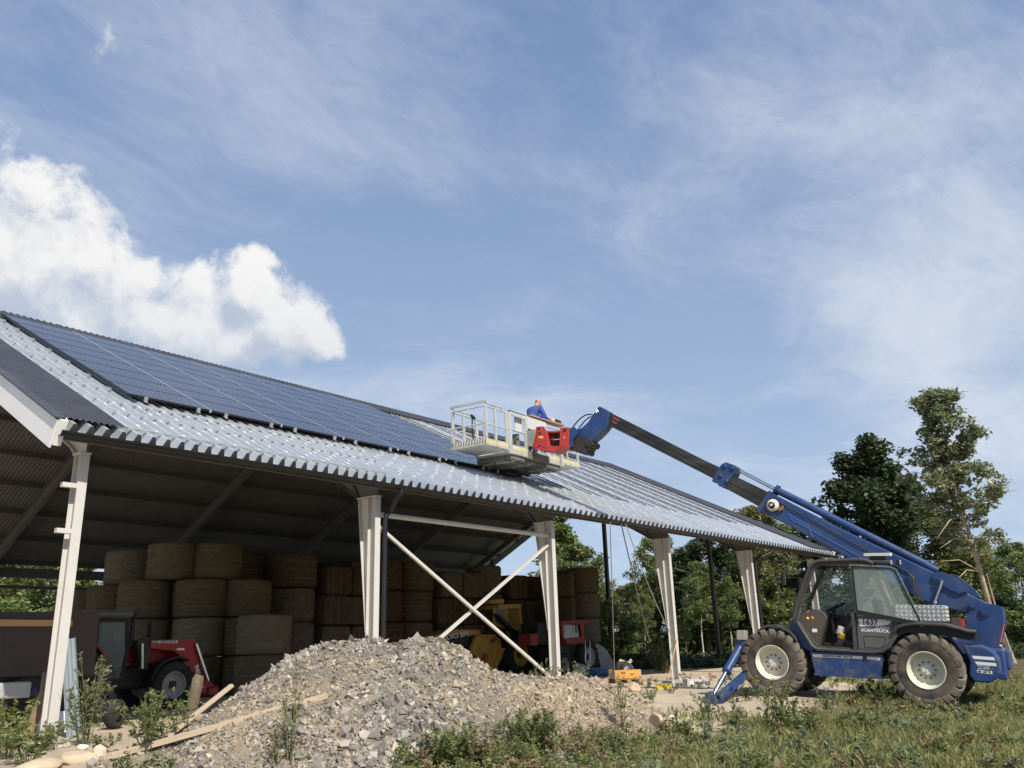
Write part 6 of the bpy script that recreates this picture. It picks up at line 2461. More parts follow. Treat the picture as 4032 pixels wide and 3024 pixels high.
# old red tractor with a cab, seen from behind the third column
YO = at(2290, 2600, dist=33.0).y
cO = lambda pts, y=None: yplane(YO if y is None else y, pts, 0.31646, 1700, 2300)
oo = (cO([(1950, 900)])[0][0], YO, 0.0)
FRED = mat('faded_red_paint', (0.27, 0.035, 0.028), 0.6, var=0.15, dirt=(0.13, 0.035, 0.03), dscale=2, damt=0.5)
ot = thing('old_tractor', 'old faded red tractor with a boxy cab standing by the right end of the bales', 'tractor', oo)
os_ = lambda pts, a, b, n, m, par=None: slab(cO(pts), YO + a, YO + b, n, m, par or ot, oo)
cab2 = MB()
cab2.ring(cO([(1600, 470), (1860, 465), (1890, 690), (1630, 720)]), 0.12, (-oo[0], -oo[1], 0), X, Z, Y, YO - 0.02, YO + 0.05)
c2o = cab2.build('cab', FRED, ot)
os_([(1590, 460), (1870, 452), (1950, 480), (1930, 490), (1600, 490)], -0.1, 1.3, 'cab_roof', FRED, c2o)
os_([(1640, 505), (1805, 500), (1838, 680), (1650, 690)], 0.0, 0.02, 'side_window', mat('pale_window', (0.30, 0.36, 0.37), 0.08), c2o)
os_([(1860, 465), (1895, 480), (1900, 690), (1885, 690)], 0.0, 1.2, 'cab_back', FRED, c2o)
os_([(1420, 480), (1600, 470), (1630, 720), (1640, 760), (1420, 740)], 0.4, 1.2, 'cab_front', BLACK)
os_([(1330, 620), (1420, 610), (1420, 760), (1340, 760)], 0.4, 1.0, 'bonnet', FRED)
os_([(1620, 690), (1890, 690), (1950, 720), (1950, 740), (1640, 745)], -0.15, 0.2, 'mudguard', FRED)
os_([(1640, 745), (1800, 745), (1800, 900), (1700, 1000), (1640, 900)], 0.2, 1.1, 'chassis', IRON)
mb = MB()
for a, b in (((1693, 510), (1695, 600)), ((1700, 515), (1730, 520)), ((1725, 515), (1722, 580))):
    p, q = cO([a])[0], cO([b])[0]
    mb.tube([(p[0] - oo[0], -0.25, p[1]), (q[0] - oo[0], -0.25, q[1])], 0.012, 6)
p = cO([(1727, 550)])[0]
mb.box((p[0] - oo[0], -0.26, p[1]), (0.05, 0.03, 0.34))
mb.build('mirror_frame', BLACK, ot)
pw = cO([(1925, 905)])[0]
plain_wheel(ot, (pw[0] - oo[0], 0.0, 0.64), 0.64, 0.36, GRIM)
plain_wheel(ot, (pw[0] - oo[0] - 1.5, 0.05, 0.42), 0.42, 0.25, GRIM)
mb = MB()
for a in (1830, 1885):
    p, q = cO([(a, 720)])[0], cO([(a + 5, 980)])[0]
    mb.tube([(p[0] - oo[0], -0.3, p[1] - 0.05), (p[0] - oo[0] + 0.02, -0.3, p[1] + 0.04), (q[0] - oo[0], -0.3, q[1])], 0.02, 6)
mb.build('pallet_forks', GALVR, ot)['kind'] = 'stuff'
# plastic sheet hung over the foot of the right-hand bale stack
a, b = at(2348, 2655, dist=34.0), at(2400, 2655, dist=34.2)
mb = MB()
vs, fs = [], []
for i in range(25):
    t = i / 24
    p = a.lerp(b, t)
    for j in range(7):
        h = j / 6
        sway = 0.07 * math.sin(t * 26 + h * 2) * (1.1 - h)
        lean = (1 - h) ** 1.5 * 0.25 * t
        vs.append((p.x + lean + sway * 0.5, p.y - 0.25 * (1 - h) - sway, 0.01 + h * (1.12 - 0.35 * t ** 2)))
for i in range(24):
    for j in range(6):
        fs.append((i * 7 + j, (i + 1) * 7 + j, (i + 1) * 7 + j + 1, i * 7 + j + 1))
mb.add(vs, fs, True)
o = mb.build('plastic_sheet', mat('grey_plastic_sheet', (0.34, 0.37, 0.38), 0.25, alpha=0.8, var=0.15))
tag(o, 'grey translucent plastic sheet draped at the foot of the right-hand bale stack', 'plastic sheet')
PLB = mat('clear_plastic_bag', (0.45, 0.49, 0.52), 0.2, var=0.3, vscale=8, bump=0.6, bscale=12)


def lump(name, c, s, m, lab, cat, seed=1, rz=0.0, squash=0.5, sub=3, parent=None, amp=0.22, group=None, sharp=False):
    """a lumpy closed body (stones, bags)"""
    rng = np.random.default_rng(seed)
    bmv, bmf = ico(sub)
    V = bmv.copy()
    for q in range(4):
        k = rng.normal(size=3) * (1.3 + q)
        V = V * (1 + amp / (1 + q) * np.sin(bmv @ k + rng.uniform(0, 6)))[:, None]
    if sharp:
        for q in range(9):
            n = rng.normal(size=3)
            n /= np.linalg.norm(n)
            h = rng.uniform(0.55, 0.85)
            dd = V @ n - h
            V = V - np.outer(np.maximum(dd, 0), n)
    V = V * np.array(s)
    V[:, 2] = np.maximum(V[:, 2], -s[2] * squash)
    o = np_mesh(name, V, bmf, m, parent, smooth=not sharp)
    o.location = c
    o.rotation_euler = (0, 0, rz)
    if lab:
        tag(o, lab, cat, group)
    return o


def ico(sub):
    t = (1 + 5 ** .5) / 2
    v = [(-1, t, 0), (1, t, 0), (-1, -t, 0), (1, -t, 0), (0, -1, t), (0, 1, t), (0, -1, -t), (0, 1, -t), (t, 0, -1), (t, 0, 1), (-t, 0, -1), (-t, 0, 1)]
    f = [(0, 11, 5), (0, 5, 1), (0, 1, 7), (0, 7, 10), (0, 10, 11), (1, 5, 9), (5, 11, 4), (11, 10, 2), (10, 7, 6), (7, 1, 8), (3, 9, 4), (3, 4, 2), (3, 2, 6), (3, 6, 8), (3, 8, 9), (4, 9, 5), (2, 4, 11), (6, 2, 10), (8, 6, 7), (9, 8, 1)]
    v = [np.array(p) / np.linalg.norm(p) for p in v]
    for _ in range(sub):
        cache, nf = {}, []

        def mid_(a, b):
            k = (min(a, b), max(a, b))
            if k not in cache:
                m = v[a] + v[b]
                v.append(m / np.linalg.norm(m))
                cache[k] = len(v) - 1
            return cache[k]
        for a, b, c in f:
            x, y, z = mid_(a, b), mid_(b, c), mid_(c, a)
            nf += [(a, x, z), (b, y, x), (c, z, y), (x, y, z)]
        f = nf
    return np.array(v), np.array(f)


p = at(2290, 2632, dist=31.5)
lump('plastic_bag', (p.x, p.y, 0.18), (0.30, 0.28, 0.24), PLB, 'crumpled clear plastic bag lying by the old red tractor', 'bag', 3)
p = at(2345, 2655, dist=31.0)
lump('blue_tarpaulin', (p.x, p.y, 0.10), (0.55, 0.35, 0.16), mat('blue_tarp', (0.03, 0.10, 0.28), 0.4, var=0.3, bump=0.5), 'folded blue tarpaulin on the ground below the plastic sheet', 'tarpaulin', 5)

# brown box trailer at the left, with a pale rail along its top
YT = 4.35
cT = lambda pts: yplane(YT, pts, 0.3316, 0, 2350)
TBR = mat('dark_brown_board', (0.055, 0.038, 0.034), 0.55, var=0.1, vscale=1.2)
to = (cT([(590, 600)])[0][0], YT, 0.0)
trl = thing('box_trailer', 'dark brown box trailer with a pale timber rail along its side, behind the corner column', 'trailer', to)
tp_ = cT([(-900, 175), (1185, 178), (1120, 850), (1100, 925), (-900, 975)])
slab(tp_, YT, YT + 0.05, 'side_board', TBR, trl, to)
xs = [p[0] for p in tp_]
slab([(xs[1] - 0.04, tp_[1][1]), (xs[1], tp_[1][1]), (xs[1], 0.9), (xs[1] - 0.04, 0.9)], YT + 0.051, YT + 2.2, 'end_board', TBR, trl, to)
slab(cT([(-900, 262), (848, 278), (846, 352), (-900, 348)]), YT - 0.05, YT - 0.002, 'timber_rail', mat('pale_timber', (0.46, 0.28, 0.13), 0.7, var=0.2, vscale=3, stretch=(0.3, 1, 4), bump=0.2), trl, to)
mb = MB()
mb.box((-0.6, 1.1, 0.88), (4.0, 1.9, 0.10))
mb.box((-0.6, 0.5, 0.72), (4.0, 0.12, 0.2))
mb.bar((-0.2, 0.1, 0.5), (-0.2, 2.0, 0.5), 0.12, 0.12)
mb.build('chassis', IRON, trl)
pw = cT([(330, 1165)])[0]
plain_wheel(trl, (pw[0] - to[0], 0.1, 0.45), 0.45, 0.30, IRON)
plain_wheel(trl, (pw[0] - to[0] + 0.85, 0.3, 0.40), 0.40, 0.25, IRON)
gb = at(30, 2719, y=3.4)
gm = mat('pale_grey_tool_box', (0.40, 0.41, 0.40), 0.5, var=0.1, dirt=(0.2, 0.19, 0.17), damt=0.5)
gt = thing('grey_spreader', 'pale grey steel box on legs at the left edge below the brown trailer', 'implement', (gb.x, gb.y, 0))
mb = MB()
mb.box((-0.35, 0.1, gb.z), (1.35, 0.5, 0.26), bev=0.02)
mb.build('hopper', gm, gt)
for x in (-0.75, 0.0):
    mb = MB()
    mb.bar((x, 0.0, gb.z - 0.12), (x - 0.08, 0.0, 0.0), 0.07, 0.07)
    mb.build('leg', IRON, gt)
mb = MB()
mb.lathe([(0.05, 0.0), (0.09, 0.03), (0.09, 0.10), (0.0, 0.11)], (0.34, -0.05, gb.z - 0.02), (1, 0, 0), 14)
mb.build('drive_cover', mat('navy_cover', (0.03, 0.035, 0.10), 0.5), gt)


# ------------------------------------------------------------------ gravel heap
CREST = ((330, 3010, 9.5), (480, 2950, 9.7), (600, 2890, 9.9), (790, 2812, 10.2), (910, 2732, 10.5), (1090, 2622, 10.9), (1185, 2553, 11.1), (1280, 2518, 11.2), (1385, 2500, 11.3), (1465, 2494, 11.4),
         (1548, 2532, 11.6), (1610, 2498, 11.6), (1700, 2494, 11.6), (1780, 2528, 11.7), (1840, 2572, 11.8), (1930, 2628, 11.9), (2050, 2640, 12.2), (2170, 2645, 12.6), (2265, 2636, 12.9), (2350, 2672, 13.0),
         (2425, 2722, 13.0), (2515, 2762, 12.9), (2600, 2850, 12.6), (2735, 2925, 12.2))
CP = []
for (a, b) in zip(CREST[:-1], CREST[1:]):
    for t in np.arange(0, 1, 0.2):
        p = at(a[0] + (b[0] - a[0]) * t, a[1] + (b[1] - a[1]) * t, dist=a[2] + (b[2] - a[2]) * t)
        CP.append((p.x, p.y, p.z - (0.075 if a[0] < 2300 else 0.0), a[0]))
CP = np.array(CP)


def heap_d(dx, dy):
    # the tipped heap lies steeper along its length than towards its long front
    a = dx * CR.x + dy * CR.y
    b = dx * CR.y - dy * CR.x
    return np.hypot(a * 1.35, b)


def heap_z(x, y):
    x, y = np.atleast_1d(np.asarray(x, float)), np.atleast_1d(np.asarray(y, float))
    if x.size == 1:
        d_ = heap_d(x[0] - CP[:, 0], y[0] - CP[:, 1])
        h = np.array([(CP[:, 2] - 0.58 * (np.sqrt(d_ * d_ + 0.01) - 0.1)).max()])
        return h + 0.09 * fbm(x * 1.6, y * 1.6, 21) + 0.035 * fbm(x * 6, y * 6, 22, 2)
    h = np.full(x.shape, -9.0)
    for (cx, cy, cz, cu) in CP:
        d_ = heap_d(x - cx, y - cy)
        # gentler towards the camera, as tipped gravel spreads
        slope = 0.58
        h = np.maximum(h, cz - slope * (np.sqrt(d_ * d_ + 0.01) - 0.1))
    return h + 0.09 * fbm(x * 1.6, y * 1.6, 21) + 0.035 * fbm(x * 6, y * 6, 22, 2)


def top_z(x, y):
    return float(max(heap_z(x, y)[0], gz(x, y)))


def hit(u, v, lo=6.0, hi=40.0):
    """where the sight line through a photo point meets the ground or the heap"""
    u, v = float(u), float(v)
    q = CF + (u - IW / 2) / FPX * CR - (v - IH / 2) / FPX * CU
    t = lo
    while t < hi:
        p = CAM + q * t
        if p.z < top_z(p.x, p.y):
            a_, b_ = max(lo, t - 0.16), t
            for _ in range(6):
                t = (a_ + b_) / 2
                p = CAM + q * t
                if p.z < top_z(p.x, p.y):
                    b_ = t
                else:
                    a_ = t
            p = CAM + q * b_
            return Vector((p.x, p.y, top_z(p.x, p.y)))
        t += 0.16
    return CAM + q * hi


def stone_material(name, stops, rough=0.9):
    m = bpy.data.materials.new(name)
    m.use_nodes = True
    t = m.node_tree
    b = t.nodes['Principled BSDF']
    b.inputs['Roughness'].default_value = rough
    b.inputs['Specular IOR Level'].default_value = 0.25
    g = t.nodes.new('ShaderNodeNewGeometry')
    oi = t.nodes.new('ShaderNodeObjectInfo')
    ad = t.nodes.new('ShaderNodeMath')
    ad.operation = 'ADD'
    t.links.new(g.outputs['Random Per Island'], ad.inputs[0])
    t.links.new(oi.outputs['Random'], ad.inputs[1])
    fr = t.nodes.new('ShaderNodeMath')
    fr.operation = 'FRACT'
    t.links.new(ad.outputs[0], fr.inputs[0])
    cr = t.nodes.new('ShaderNodeValToRGB')
    e = cr.color_ramp.elements
    while len(e) < len(stops):
        e.new(0.5)
    for el, (p, c) in zip(e, stops):
        el.position = p
        el.color = (*c, 1)
    t.links.new(fr.outputs[0], cr.inputs[0])
    tcn = t.nodes.new('ShaderNodeTexCoord')
    n = t.nodes.new('ShaderNodeTexNoise')
    n.inputs['Scale'].default_value = 40
    n.inputs['Detail'].default_value = 4
    t.links.new(tcn.outputs['Object'], n.inputs['Vector'])
    mx = t.nodes.new('ShaderNodeMix')
    mx.data_type = 'RGBA'
    mx.blend_type = 'MULTIPLY'
    mr = t.nodes.new('ShaderNodeMapRange')
    mr.inputs[1].default_value, mr.inputs[2].default_value, mr.inputs[3].default_value, mr.inputs[4].default_value = 0.3, 0.7, 0.75, 1.15
    t.links.new(n.outputs['Fac'], mr.inputs[0])
    mx.inputs[0].default_value = 1.0
    t.links.new(cr.outputs[0], mx.inputs[6])
    t.links.new(mr.outputs[0], mx.inputs[7])
    t.links.new(mx.outputs[2], b.inputs['Base Color'])
    return m


GRAVEL = stone_material('grey_rubble', ((0.0, (0.168, 0.154, 0.135)), (0.35, (0.236, 0.216, 0.188)), (0.6, (0.305, 0.278, 0.237)), (0.84, (0.385, 0.355, 0.305)), (0.97, (0.49, 0.45, 0.38))))
SANDY = stone_material('sandy_rubble', ((0.0, (0.25, 0.205, 0.15)), (0.4, (0.36, 0.295, 0.21)), (0.75, (0.44, 0.365, 0.265)), (1.0, (0.52, 0.45, 0.35))))
HEAPB = mat('gravel_fines', (0.20, 0.175, 0.145), 0.95, var=0.25, vscale=3, bump=0.9, bscale=60, spec=0.1, dirt=(0.38, 0.305, 0.205), dscale=0.9, damt=0.9, dmin=0.42, dmax=0.6)
hx0, hx1, hy0, hy1 = CP[:, 0].min() - 2.6, CP[:, 0].max() + 1.8, CP[:, 1].min() - 2.6, CP[:, 1].max() + 1.9
hx, hy = np.arange(hx0, hx1, 0.075), np.arange(hy0, hy1, 0.075)
HX, HY = np.meshgrid(hx, hy, indexing='ij')
HZ = heap_z(HX.ravel(), HY.ravel()).reshape(HX.shape)
HG = ground_z(HX, HY)
nx2, ny2 = HX.shape
i2, j2 = np.meshgrid(np.arange(nx2 - 1), np.arange(ny2 - 1), indexing='ij')
a2 = (i2 * ny2 + j2).ravel()
q2 = np.stack([a2, a2 + ny2, a2 + ny2 + 1, a2 + 1], 1)
ok = ((HZ - HG) > -0.10).ravel()
q2 = q2[ok[q2].all(1)]
hc = CP[:, :2].mean(0)
heap = thing('gravel_heap', 'big heap of broken grey stone and sandy rubble in front of the barn', 'gravel heap', (hc[0], hc[1], 0))
HOFF = np.array([hc[0], hc[1], 0])
used = np.unique(q2)
remap = np.full(nx2 * ny2, -1)
remap[used] = np.arange(len(used))
np_mesh('rubble_core', np.stack([HX.ravel(), HY.ravel(), np.maximum(HZ, HG - 0.08).ravel()], 1)[used] - HOFF, remap[q2], HEAPB, heap, smooth=True)

# stone shapes: angular lumps cut by random planes
def stone_shape(seed, npt):
    """convex hull of a few random points: a splinter of broken rock with flat faces"""
    import bmesh
    r_ = np.random.default_rng(seed)
    P_ = r_.normal(size=(npt, 3))
    P_ /= np.linalg.norm(P_, axis=1)[:, None]
    P_ *= np.array([1.0, r_.uniform(0.55, 0.95), r_.uniform(0.38, 0.75)])
    P_ *= r_.uniform(0.65, 1.25, (npt, 1))
    b_ = bmesh.new()
    for p in P_:
        b_.verts.new(p)
    bmesh.ops.convex_hull(b_, input=b_.verts)
    for v_ in [v_ for v_ in b_.verts if not v_.link_faces]:
        b_.verts.remove(v_)
    bmesh.ops.triangulate(b_, faces=b_.faces)
    b_.verts.index_update()
    V = np.array([v_.co[:] for v_ in b_.verts])
    F = np.array([[v_.index for v_ in f_.verts] for f_ in b_.faces])
    b_.free()
    return V, F


SH1 = [stone_shape(300 + i, 7 + i % 4) for i in range(24)]
SH0 = [stone_shape(400 + i, 6 + i % 2) for i in range(24)]
rng = np.random.default_rng(77)


def rot_rand(r_):
    q = r_.normal(size=4)
    q /= np.linalg.norm(q)
    w, x, y, z = q
    return np.array([[1 - 2 * (y * y + z * z), 2 * (x * y - z * w), 2 * (x * z + y * w)], [2 * (x * y + z * w), 1 - 2 * (x * x + z * z), 2 * (y * z - x * w)], [2 * (x * z - y * w), 2 * (y * z + x * w), 1 - 2 * (x * x + y * y)]])


NS = 64000
sx, sy = rng.uniform(hx0, hx1, NS * 2), rng.uniform(hy0, hy1, NS * 2)
sz = heap_z(sx, sy)
gg = ground_z(sx, sy)
keep = (sz - gg) > rng.uniform(-0.05, 0.05, len(sz))
sx, sy, sz = sx[keep], sy[keep], sz[keep]
# photo column of each stone, to know which share of the heap it lies on
rel3 = np.stack([sx - CAM.x, sy - CAM.y, sz - CAM.z], 1)
dep = rel3 @ np.array(CF)
uu = IW / 2 + FPX * (rel3 @ np.array(CR)) / dep
vv_ = IH / 2 - FPX * (rel3 @ np.array(CU)) / dep
size = 0.5 * np.clip(np.exp(rng.normal(math.log(0.042), 0.48, len(sx))), 0.020, 0.15)
patch = noise2(sx * 0.9, sy * 0.9, 31)
size *= np.where(uu > 1850, 0.68, 0.95) * (0.75 + 0.5 * patch)
sandy = (uu + 420 * (noise2(sx * 1.3, sy * 1.3, 8) - 0.5) > 2120) | ((patch < 0.27) & (rng.uniform(size=len(sx)) < 0.5)) | ((uu > 1750) & (rng.uniform(size=len(sx)) < 0.4)) | (rng.uniform(size=len(sx)) < 0.10)
# the 300 that show largest become stones of their own
vis = (uu > 300) & (uu < 2800) & (vv_ < 3030) & (vv_ > 2480)
score = np.where(vis, size / dep, 0)
order = np.argsort(-score)
SM = {}
for rank, k in enumerate(order[:300]):
    key = (rank % 24, bool(sandy[k]))
    if key not in SM:
        V, F = SH1[key[0]]
        o = np_mesh('stone', V, F, SANDY if key[1] else GRAVEL, heap)
        SM[key] = o
    else:
        o = SM[key].copy()
        COL.objects.link(o)
        o.parent = heap
    o.location = Vector((sx[k], sy[k], sz[k] + size[k] * 0.25)) - Vector(HOFF)
    o.rotation_euler = tuple(rng.uniform(0, 6.28, 3))
    o.scale = (size[k] * 1.25,) * 3
for nm, mm, sel in (('loose_gravel', GRAVEL, ~sandy), ('sandy_gravel', SANDY, sandy)):
    VV, FF, n0 = [], [], 0
    for k in order[300:][sel[order[300:]]]:
        V, F = SH1[k % 24] if (size[k] > 0.036 and vis[k]) else SH0[k % 24]
        W_ = (V * size[k] * 1.25) @ rot_rand(rng).T + np.array([sx[k], sy[k], sz[k] + size[k] * 0.2]) - HOFF
        VV.append(W_)
        FF.append(F + n0)
        n0 += len(V)
    tag(np_mesh(nm, np.concatenate(VV), np.concatenate(FF), mm, heap), kind='stuff')

# larger stones and sandy clods lying about
STONEP = mat('pale_boulder', (0.62, 0.54, 0.42), 0.9, var=0.15, vscale=6, bump=0.4, bscale=20)
STONEW = mat('white_stone', (0.74, 0.72, 0.66), 0.85, var=0.1, vscale=8, bump=0.3)
CLOD = mat('sandy_clod', (0.58, 0.45, 0.31), 0.95, var=0.2, vscale=5, bump=0.7, bscale=25, dirt=(0.42, 0.31, 0.2), dscale=2, damt=0.7)
for (u, v, s, m, lab, cat, sd, sq) in (
        (388, 2985, (0.10, 0.09, 0.13), STONEP, 'rounded pale boulder beside the left foot of the gravel heap', 'boulder', 1, 0.9),
        (300, 3005, (0.26, 0.18, 0.13), CLOD, 'big flat-sided sandy clod at the left foot of the gravel heap', 'clod', 2, 0.6),
        (160, 3030, (0.42, 0.26, 0.10), CLOD, 'low sandy clod in the bottom left corner', 'clod', 3, 0.6),
        (163, 2950, (0.14, 0.07, 0.055), STONEW, 'white stone in the weeds at the left, under the corner column', 'stone', 4, 0.8),
        (265, 2935, (0.09, 0.06, 0.06), STONEW, 'small white stone right of the galvanised strip', 'stone', 5, 0.8),
        (322, 2950, (0.13, 0.07, 0.05), STONEW, 'white stone between the clod and the weeds at the left', 'stone', 6, 0.8),
        (135, 2975, (0.11, 0.06, 0.045), STONEP, 'yellowish stone low in the weeds at the left', 'stone', 7, 0.8),
        (2600, 2870, (0.24, 0.18, 0.17), CLOD, 'dark-sided sandy clod at the right foot of the heap', 'clod', 8, 0.6),
        (2700, 2885, (0.24, 0.20, 0.18), CLOD, 'broad sandy clod at the far right foot of the heap', 'clod', 9, 0.6),
        (2645, 2860, (0.16, 0.12, 0.12), STONEP, 'pale lump between the two sandy clods at the right of the heap', 'clod', 10, 0.6),
        (2495, 2725, (0.17, 0.14, 0.16), CLOD, 'upright sandy lump on the ground right of the heap', 'clod', 11, 0.8),
        (2400, 2680, (0.15, 0.12, 0.12), CLOD, 'sandy lump on the sandy shoulder in front of the orange crate', 'clod', 12, 0.7)):
    p = hit(u, v)
    lump('clod' if cat == 'clod' else cat, (p.x, p.y, p.z + s[2] * 0.35), s, m, lab, cat, sd + 40, rz=sd * 1.3, squash=sq, sub=3, amp=0.12, sharp=True)

# planks on the heap and the broken post
PLK = mat('pale_sawn_timber', (0.50, 0.40, 0.285), 0.8, var=0.18, vscale=3, stretch=(0.5, 6, 6), bump=0.25, bscale=20, dirt=(0.32, 0.25, 0.18), dscale=2, damt=0.5)


def board(p, q, w, h, name, lab, cat='board', m=None):
    mb = MB()
    L = (q - p).length
    mb.box((0, 0, 0), (L, w, h), bev=0.004)
    o = mb.build(name, m or PLK)
    o.matrix_world = Matrix.Translation((p + q) / 2) @ rot_to(q - p).to_4x4()
    return tag(o, lab, cat)


p, q = hit(655, 2925), hit(905, 2715)
q = at(914, 2698, dist=(p - CAM).dot(CF) + 0.75)
p.z += 0.06
board(p, q, 0.07, 0.042, 'plank', 'pale sawn board leaning up the left side of the gravel heap, end in the air')
p, q = hit(440, 3000), hit(1290, 2752)
p.z += 0.06
q.z += 0.035
mid_ = hit(860, 2885)
lift = max(0.0, mid_.z + 0.05 - (p.z + q.z) / 2)
p.z += lift
q.z += lift * 0.6
board(p, q, 0.045, 0.07, 'plank', 'long pale board lying aslant across the lower left of the gravel heap')
pb_, pt_ = at(745, 2845, dist=12.6), at(781, 2668, dist=12.6)
mb = MB()
ax_ = (pt_ - pb_)
mb.tube([pb_ - ax_ * 0.25, pb_, pb_ + ax_ * 0.35, pb_ + ax_ * 0.7, pt_ - ax_ * 0.04, pt_ + Vector((0.02, 0, 0.035))], [0.085, 0.083, 0.078, 0.080, 0.083, 0.060], 14)
o = mb.build('post', mat('grey_split_post', (0.21, 0.165, 0.115), 0.9, var=0.3, vscale=6, stretch=(5, 5, 0.8), bump=0.6, bscale=20))
tag(o, 'short weathered round wooden post standing at the left of the gravel heap', 'post')

# things leaning and lying round the corner column
p0, p1 = at(110, 2900, dist=12.9), at(185, 2650, dist=13.5)
mb = MB()
mb.tube([p0, p0.lerp(p1, 0.35) + Vector((0.03, 0, 0.02)), p0.lerp(p1, 0.7) + Vector((0.05, 0, 0)), p1], [0.085, 0.08, 0.072, 0.065], 10)
tag(mb.build('log', mat('brown_pole', (0.20, 0.135, 0.085), 0.9, var=0.3, vscale=5, bump=0.5)), 'brown round pole leaning behind the corner column', 'pole')
p0, p1 = at(291, 2900, dist=13.2), at(269, 2515, dist=14.0)
mb = MB()
ax_ = (p1 - p0).normalized()
sd_ = ax_.cross(Vector((0.6, 0.8, 0))).normalized()
up_ = sd_.cross(ax_)
L = (p1 - p0).length
sect = [(-0.11, 0.0), (-0.08, 0.03), (-0.04, 0.03), (-0.025, 0.0), (0.025, 0.0), (0.04, 0.03), (0.08, 0.03), (0.11, 0.0)]
sect = sect + [(a, b - 0.004) for a, b in sect[::-1]]
mb.prism(sect, p0, sd_, up_, ax_, 0, L)
tag(mb.build('galvanised_strip', mat('dull_zinc', (0.26, 0.30, 0.31), 0.45, 0.5, var=0.1)), 'tall ribbed galvanised strip leaning right of the corner column', 'metal strip')
p0 = at(205, 2872, dist=14.3)
mb = MB()
mb.box((0, 0, 0.14), (0.50, 0.03, 0.34), Matrix.Rotation(rad(-14), 3, 'X'))
o = mb.build('white_board', mat('white_board_face', (0.62, 0.62, 0.66), 0.5))
o.location = (p0.x, p0.y, gz(p0.x, p0.y) + 0.02)
o.rotation_euler = (0, 0, rad(-30))
tag(o, 'white sheet propped on the floor just behind the corner column', 'board')
p0 = at(451, 2836, dist=14.6)
wt_ = thing('loose_wheel', 'small black wheel standing in the shade right of the tall weed', 'wheel', (p0.x, p0.y, gz(p0.x, p0.y)))
mb = MB()
mb.lathe([(0.13, -0.07), (0.18, -0.085), (0.23, -0.07), (0.245, 0.0), (0.23, 0.07), (0.18, 0.085), (0.13, 0.07)], (0, 0, 0.245), (0.5, -0.85, 0.0), 28)
mb.build('tyre', DTYRE, wt_)
mb = MB()
mb.lathe([(0.135, -0.06), (0.13, 0.05), (0.05, 0.02), (0, 0.02)], (0, 0, 0.245), (0.5, -0.85, 0.0), 20)
mb.build('rim', IRON, wt_)
STRP = mat('yellow_dry_straw', (0.60, 0.40, 0.08), 0.8, var=0.2)
for i, (u, v, du, dv, lab) in enumerate(((80, 2935, 75, -35, 'upper yellow plastic strip in the weeds at the left'), (60, 2950, 60, -12, 'lower yellow plastic strip in the weeds at the left'))):
    a, b = hit(u, v), hit(u + du, v + dv)
    mb = MB()
    pts = [a.lerp(b, t) + Vector((0, 0, 0.07 + 0.05 * math.sin(math.pi * t))) for t in np.linspace(0, 1, 7)]
    pts[0].z -= 0.06
    mb.tube(pts, 0.014, 5)
    tag(mb.build('yellow_strip', STRP), lab, 'strip')

# crate on a pallet, bag, cardboard
CO = hit(2462, 2688)
CO.z = gz(CO.x, CO.y)
cang = rad(-38)
CM = Matrix.Translation(CO) @ Matrix.Rotation(cang, 4, 'Z')
ORW = mat('orange_crate_wood', (0.62, 0.30, 0.075), 0.7, var=0.12, vscale=4, stretch=(0.4, 1, 5), dirt=(0.4, 0.2, 0.07), damt=0.5)
PALW = mat('pallet_wood', (0.33, 0.20, 0.115), 0.85, var=0.25)
pal = thing('pallet', 'small wooden pallet carrying the orange crate', 'pallet', M=CM)
for y in (-0.27, 0.0, 0.27):
    for x in (-0.36, 0, 0.36):
        mb = MB()
        mb.box((x, y, 0.055), (0.10, 0.10, 0.085))
        mb.build('block', PALW, pal)
for y in (-0.27, -0.09, 0.09, 0.27):
    mb = MB()
    mb.box((0, y, 0.11), (0.84, 0.11, 0.022))
    mb.build('slat', PALW, pal)
cr_ = thing('crate', 'orange wooden crate with printed side and grey slatted ends, on a pallet', 'crate', M=CM @ Matrix.Translation((0, 0, 0.122)))
for y in (-0.29, 0.29):
    mb = MB()
    mb.box((0, y, 0.13), (0.78, 0.022, 0.24))
    fs_ = mb.build('side', ORW, cr_)
    if y < 0:
        for (x, z, w, h) in ((-0.16, 0.185, 0.15, 0.022), (-0.13, 0.155, 0.10, 0.03), (-0.20, 0.15, 0.03, 0.05), (0.13, 0.13, 0.13, 0.022), (0.10, 0.10, 0.15, 0.015), (-0.18, 0.08, 0.2, 0.012), (-0.33, 0.13, 0.018, 0.11)):
            mb = MB()
            mb.box((x, y - 0.0125, z), (w, 0.003, h))
            mb.build('print_mark', mat('brown_print', (0.20, 0.09, 0.03), 0.7), fs_)
for x in (-0.40, 0.40):
    for z in (0.03, 0.09, 0.15, 0.21):
        mb = MB()
        mb.box((x, 0, z), (0.022, 0.60, 0.045))
        mb.build('end_slat', mat('grey_slat', (0.46, 0.45, 0.42), 0.6), cr_)
mb = MB()
mb.box((0, 0, 0.02), (0.78, 0.56, 0.02))
mb.build('bottom', ORW, cr_)
bagm = mat('black_bin_bag', (0.05, 0.05, 0.052), 0.28, var=0.3, bump=0.8, bscale=10)
q = CM @ Vector((0.02, 0.02, 0.36))
lump('bin_bag', q, (0.26, 0.23, 0.22), bagm, 'shiny black bin bag filling the orange crate', 'bin bag', 51)
